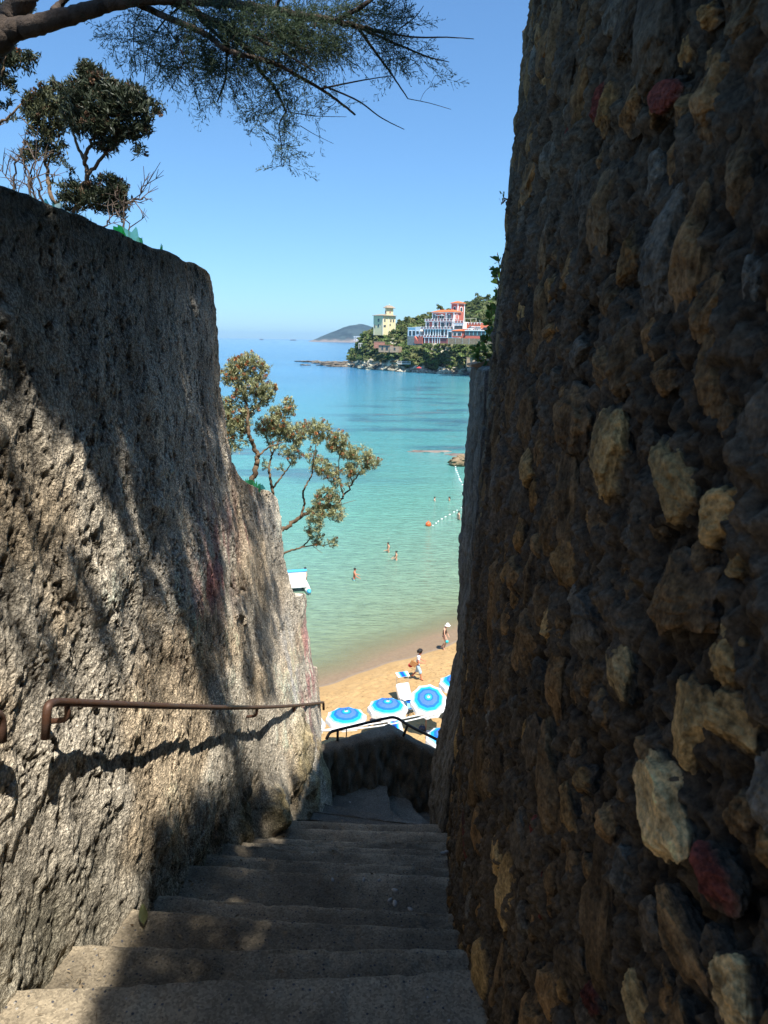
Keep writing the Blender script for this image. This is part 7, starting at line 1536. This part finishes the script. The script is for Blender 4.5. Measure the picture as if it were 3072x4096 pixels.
# ================================================================== unseen upper crown added to the tamarisk, clumps placed to shade wall and steps
def in_poly(x, y, P):
    c = False; j = len(P) - 1
    for i in range(len(P)):
        if (P[i][1] > y) != (P[j][1] > y) and x < (P[j][0] - P[i][0]) * (y - P[i][1]) / (P[j][1] - P[i][1]) + P[i][0]: c = not c
        j = i
    return c
SUN = -np.array(SUNV)
ax1 = unit(np.cross(SUN, [0, 0, 1.0])); ax2 = np.cross(SUN, ax1)
def upper_crown():
    rng = np.random.default_rng(5); k = 3072 / 1659
    S1 = [(0, 425), (230, 495), (457, 570), (475, 700), (480, 850), (500, 985), (560, 1040), (592, 1090), (606, 1300), (600, 1500), (555, 1500), (500, 1440), (430, 1370), (345, 1290), (275, 1130), (188, 960), (100, 805), (40, 705), (0, 655)]
    S2 = [(330, 1975), (395, 1880), (425, 1760), (470, 1680), (510, 1660), (545, 1690), (575, 1720), (565, 1790), (450, 1890)]
    S6 = [(322, 1990), (326, 1940), (420, 1875), (560, 1790), (690, 1740), (730, 1790), (720, 1990), (480, 2000)]
    S3 = [(0, 655), (40, 705), (100, 805), (188, 960), (275, 1130), (345, 1290), (430, 1370), (430, 1480), (200, 1480), (0, 1380)]
    S5 = [(190, 2230), (262, 2120), (262, 2050), (338, 1975), (330, 1935), (420, 1880), (560, 1800), (720, 1745), (900, 1790), (900, 2230)]
    S1i = [(0, 425), (230, 495), (457, 570), (475, 700), (480, 850), (500, 985), (560, 1040), (575, 1300), (560, 1440), (500, 1380), (440, 1310), (370, 1230), (290, 1050), (210, 880), (120, 740), (60, 650), (0, 600)]; S5i = [(240, 2230), (310, 2130), (310, 2060), (390, 1985), (390, 1930), (470, 1880), (600, 1800), (740, 1760), (900, 1790), (900, 2230)]
    HO = [(340, 2100, 26), (432, 2068, 22), (505, 1960, 26), (395, 2150, 16), (470, 2030, 10)]
    LIT = [((100, 470), (150, 640), 16), ((165, 560), (182, 680), 9), ((250, 900), (305, 1180), 13), ((205, 860), (235, 960), 8), ((300, 1200), (330, 1290), 8), ((395, 1180), (440, 1340), 8), ((420, 1330), (465, 1430), 9), ((490, 1250), (515, 1480), 12), ((540, 1300), (560, 1490), 8), ((380, 1060), (420, 1180), 6)]
    def seg_d(x, y, a, b):
        vx_, vy_ = b[0] - a[0], b[1] - a[1]; t = max(0, min(1, ((x - a[0]) * vx_ + (y - a[1]) * vy_) / (vx_ * vx_ + vy_ * vy_))); return math.hypot(x - a[0] - t * vx_, y - a[1] - t * vy_)
    cl = []
    def lift(P):
        for _ in range(12):
            z = rng.uniform(2.5, 4.6); t = (z - P[2]) / SUN[2]; q = P + SUN * t; a, b, d = PROJ(q)
            if d < .25 or a < -170 or a > 3240 or b < -330: return q
        t = (5.0 - P[2]) / SUN[2]; return P + SUN * t
    def scatter(poly, n, hit, rej):
        xs = [p[0] for p in poly]; ys = [p[1] for p in poly]; c = 0; tr = 0
        while c < n and tr < n * 40:
            tr += 1; x = rng.uniform(min(xs), max(xs)); y = rng.uniform(min(ys), max(ys))
            if not in_poly(x, y, poly) or rej(x, y): continue
            P = hit(x * k, y * k)
            if P is None: continue
            cl.append(lift(P)); c += 1
    def hitL(px, py): return wall_hit(px, py, xL, -.9)
    def hitS(px, py):
        y = 2.0
        for _ in range(20): y = .5 * y + .5 * PZ(px, py, float(stair_z(y)) - .06)[1]
        return PZ(px, py, float(stair_z(y)) - .06)
    nz = lambda x, y, s: float(fbm(np.array([x * .03]), np.array([y * .011]), 3, s)[0])
    scatter(S1, 1350, hitL, lambda x, y: any(seg_d(x, y, a, b) < r for a, b, r in LIT) or (y > 1150 and nz(x, y, 3) > .17))
    scatter(S2, 150, hitL, lambda x, y: nz(x, y, 5) > .25)
    scatter(S3, 34, hitL, lambda x, y: nz(x * .8, y * .8, 8) < .12)
    scatter(S6, 900, hitS, lambda x, y: any(math.hypot(x - a, (y - b) * 1.8) < r for a, b, r in HO))
    scatter(S5, 1150, hitS, lambda x, y: any(math.hypot(x - a, (y - b) * 1.8) < r for a, b, r in HO))
    # clumps added overhead to cut the sky light; they leave free the gaps through which the sun falls on the lit wall and steps
    tr = 0; c = 0
    while c < 1500 and tr < 30000:
        tr += 1; q = np.array([rng.uniform(-2.6, 2.8), rng.uniform(-4.5, 2.6), rng.uniform(3.0, 5.6)])
        if float(fbm(np.array([q[0] * .9]), np.array([q[1] * .9]), 3, 620)[0]) < -.12: continue
        a, b, d = PROJ(q)
        if d > .25 and -200 < a < 3270 and b > -380: continue
        free = True
        for s_ in np.linspace(2.2, 8.5, 64):
            h = q - SUN * s_
            if h[0] < float(xL(h[1], h[2])) and h[2] < .36: pass
            elif h[2] < float(stair_z(h[1])): pass
            elif h[0] > float(xR(h[1], h[2])) - .1 and h[2] < 1.5: break
            elif h[1] > 5.8 or h[0] < -1.1: break
            else: continue
            u, v, dd = PROJ(h)
            if dd > 0: u /= k; v /= k; free = dd < .3 or u < -60 or u > 1500 or v > 2300 or in_poly(u, v, S1i) or in_poly(u, v, S2) or in_poly(u, v, S5i)
            break
        if free: cl.append(q); c += 1
    cl_ = np.array(cl) - tam_o; n = len(cl_)
    mb = MB(); sk = []
    for path in ([(-1.75, 1.9, 1.2), (-1.5, 1.6, 2.4), (-1.1, 1.0, 3.3), (-.5, .3, 3.9), (.2, -.5, 4.3)], [(-1.5, 1.6, 2.4), (-1.0, 1.9, 3.4), (-.4, 1.9, 4.0), (.2, 1.6, 4.4)], [(-1.1, 1.0, 3.3), (-.6, -.3, 3.4), (-.2, -1.2, 3.7)]):
        pts = [np.array(path[0]) + 0 * tam_o]
        for a, b in zip(path[:-1], path[1:]):
            for u in np.linspace(.2, 1, 5): pts.append(np.array(a) + (np.array(b) - np.array(a)) * u)
        pts = [p - tam_o for p in pts]; rr = list(np.linspace(.035, .008, len(pts))); mb.tube(pts, rr, 7, cap=False); sk += list(zip(pts, rr))
    grow(sk, cl_[::7], rng, .0015, mb=mb, wob=.1, sides=3); mb.build('upper_branches', bark_t, tam, True)
    K = 34; idx = np.repeat(np.arange(n), K); base = cl_[idx] + rng.normal(size=(n * K, 3)) * .018; V, Q = leaves(base, rng.normal(size=(n * K, 3)), rng.uniform(.025, .05, n * K), .013, rng, .05)
    np_mesh('upper_foliage', V, Q, [tam_l], tam)
upper_crown()

# ------------------------------------------------------------------ dry needles, leaves and grit gathered in the corners of the steps
def litter():
    rng = np.random.default_rng(99); N_ = 1500; base = []; d = []; ln = []
    edges = []
    for i, (a, b) in enumerate(E_PX):
        z = -1.71 - .17 * i; A = PZ(*a, z); B = PZ(*b, z); edges.append((A, B, z))
    while len(base) < N_:
        i = rng.integers(0, len(edges)); A, B, z = edges[i]; u = rng.beta(.45, .7) * 1.04 - .01; fr = A + (B - A) * u; back = (edges[i - 1][0] + (edges[i - 1][1] - edges[i - 1][0]) * u)[1] if i else .9
        t = rng.beta(.7, 1.6); y = back + .02 + (fr[1] - back - .03) * t
        if float(fbm(np.array([fr[0] * 5]), np.array([y * 5]), 3, 610)[0]) + .12 * rng.normal() < .0: continue
        base.append((fr[0], y, z + .009)); a = rng.uniform(0, 2 * PI); d.append((math.cos(a), math.sin(a), rng.uniform(-.05, .25))); ln.append(rng.uniform(.006, .026))
    base = np.array(base); ln = np.array(ln); V, Q = leaves(base, np.array(d), ln, np.where(rng.random(N_) < .75, .0022, ln * .45), rng, .1)
    o = np_mesh('leaf_litter', V, Q, [leaf_mat('dry_litter', (.07, .045, .025), (.34, .26, .16), .1, .9)]); tag(o, kind='stuff')
litter()
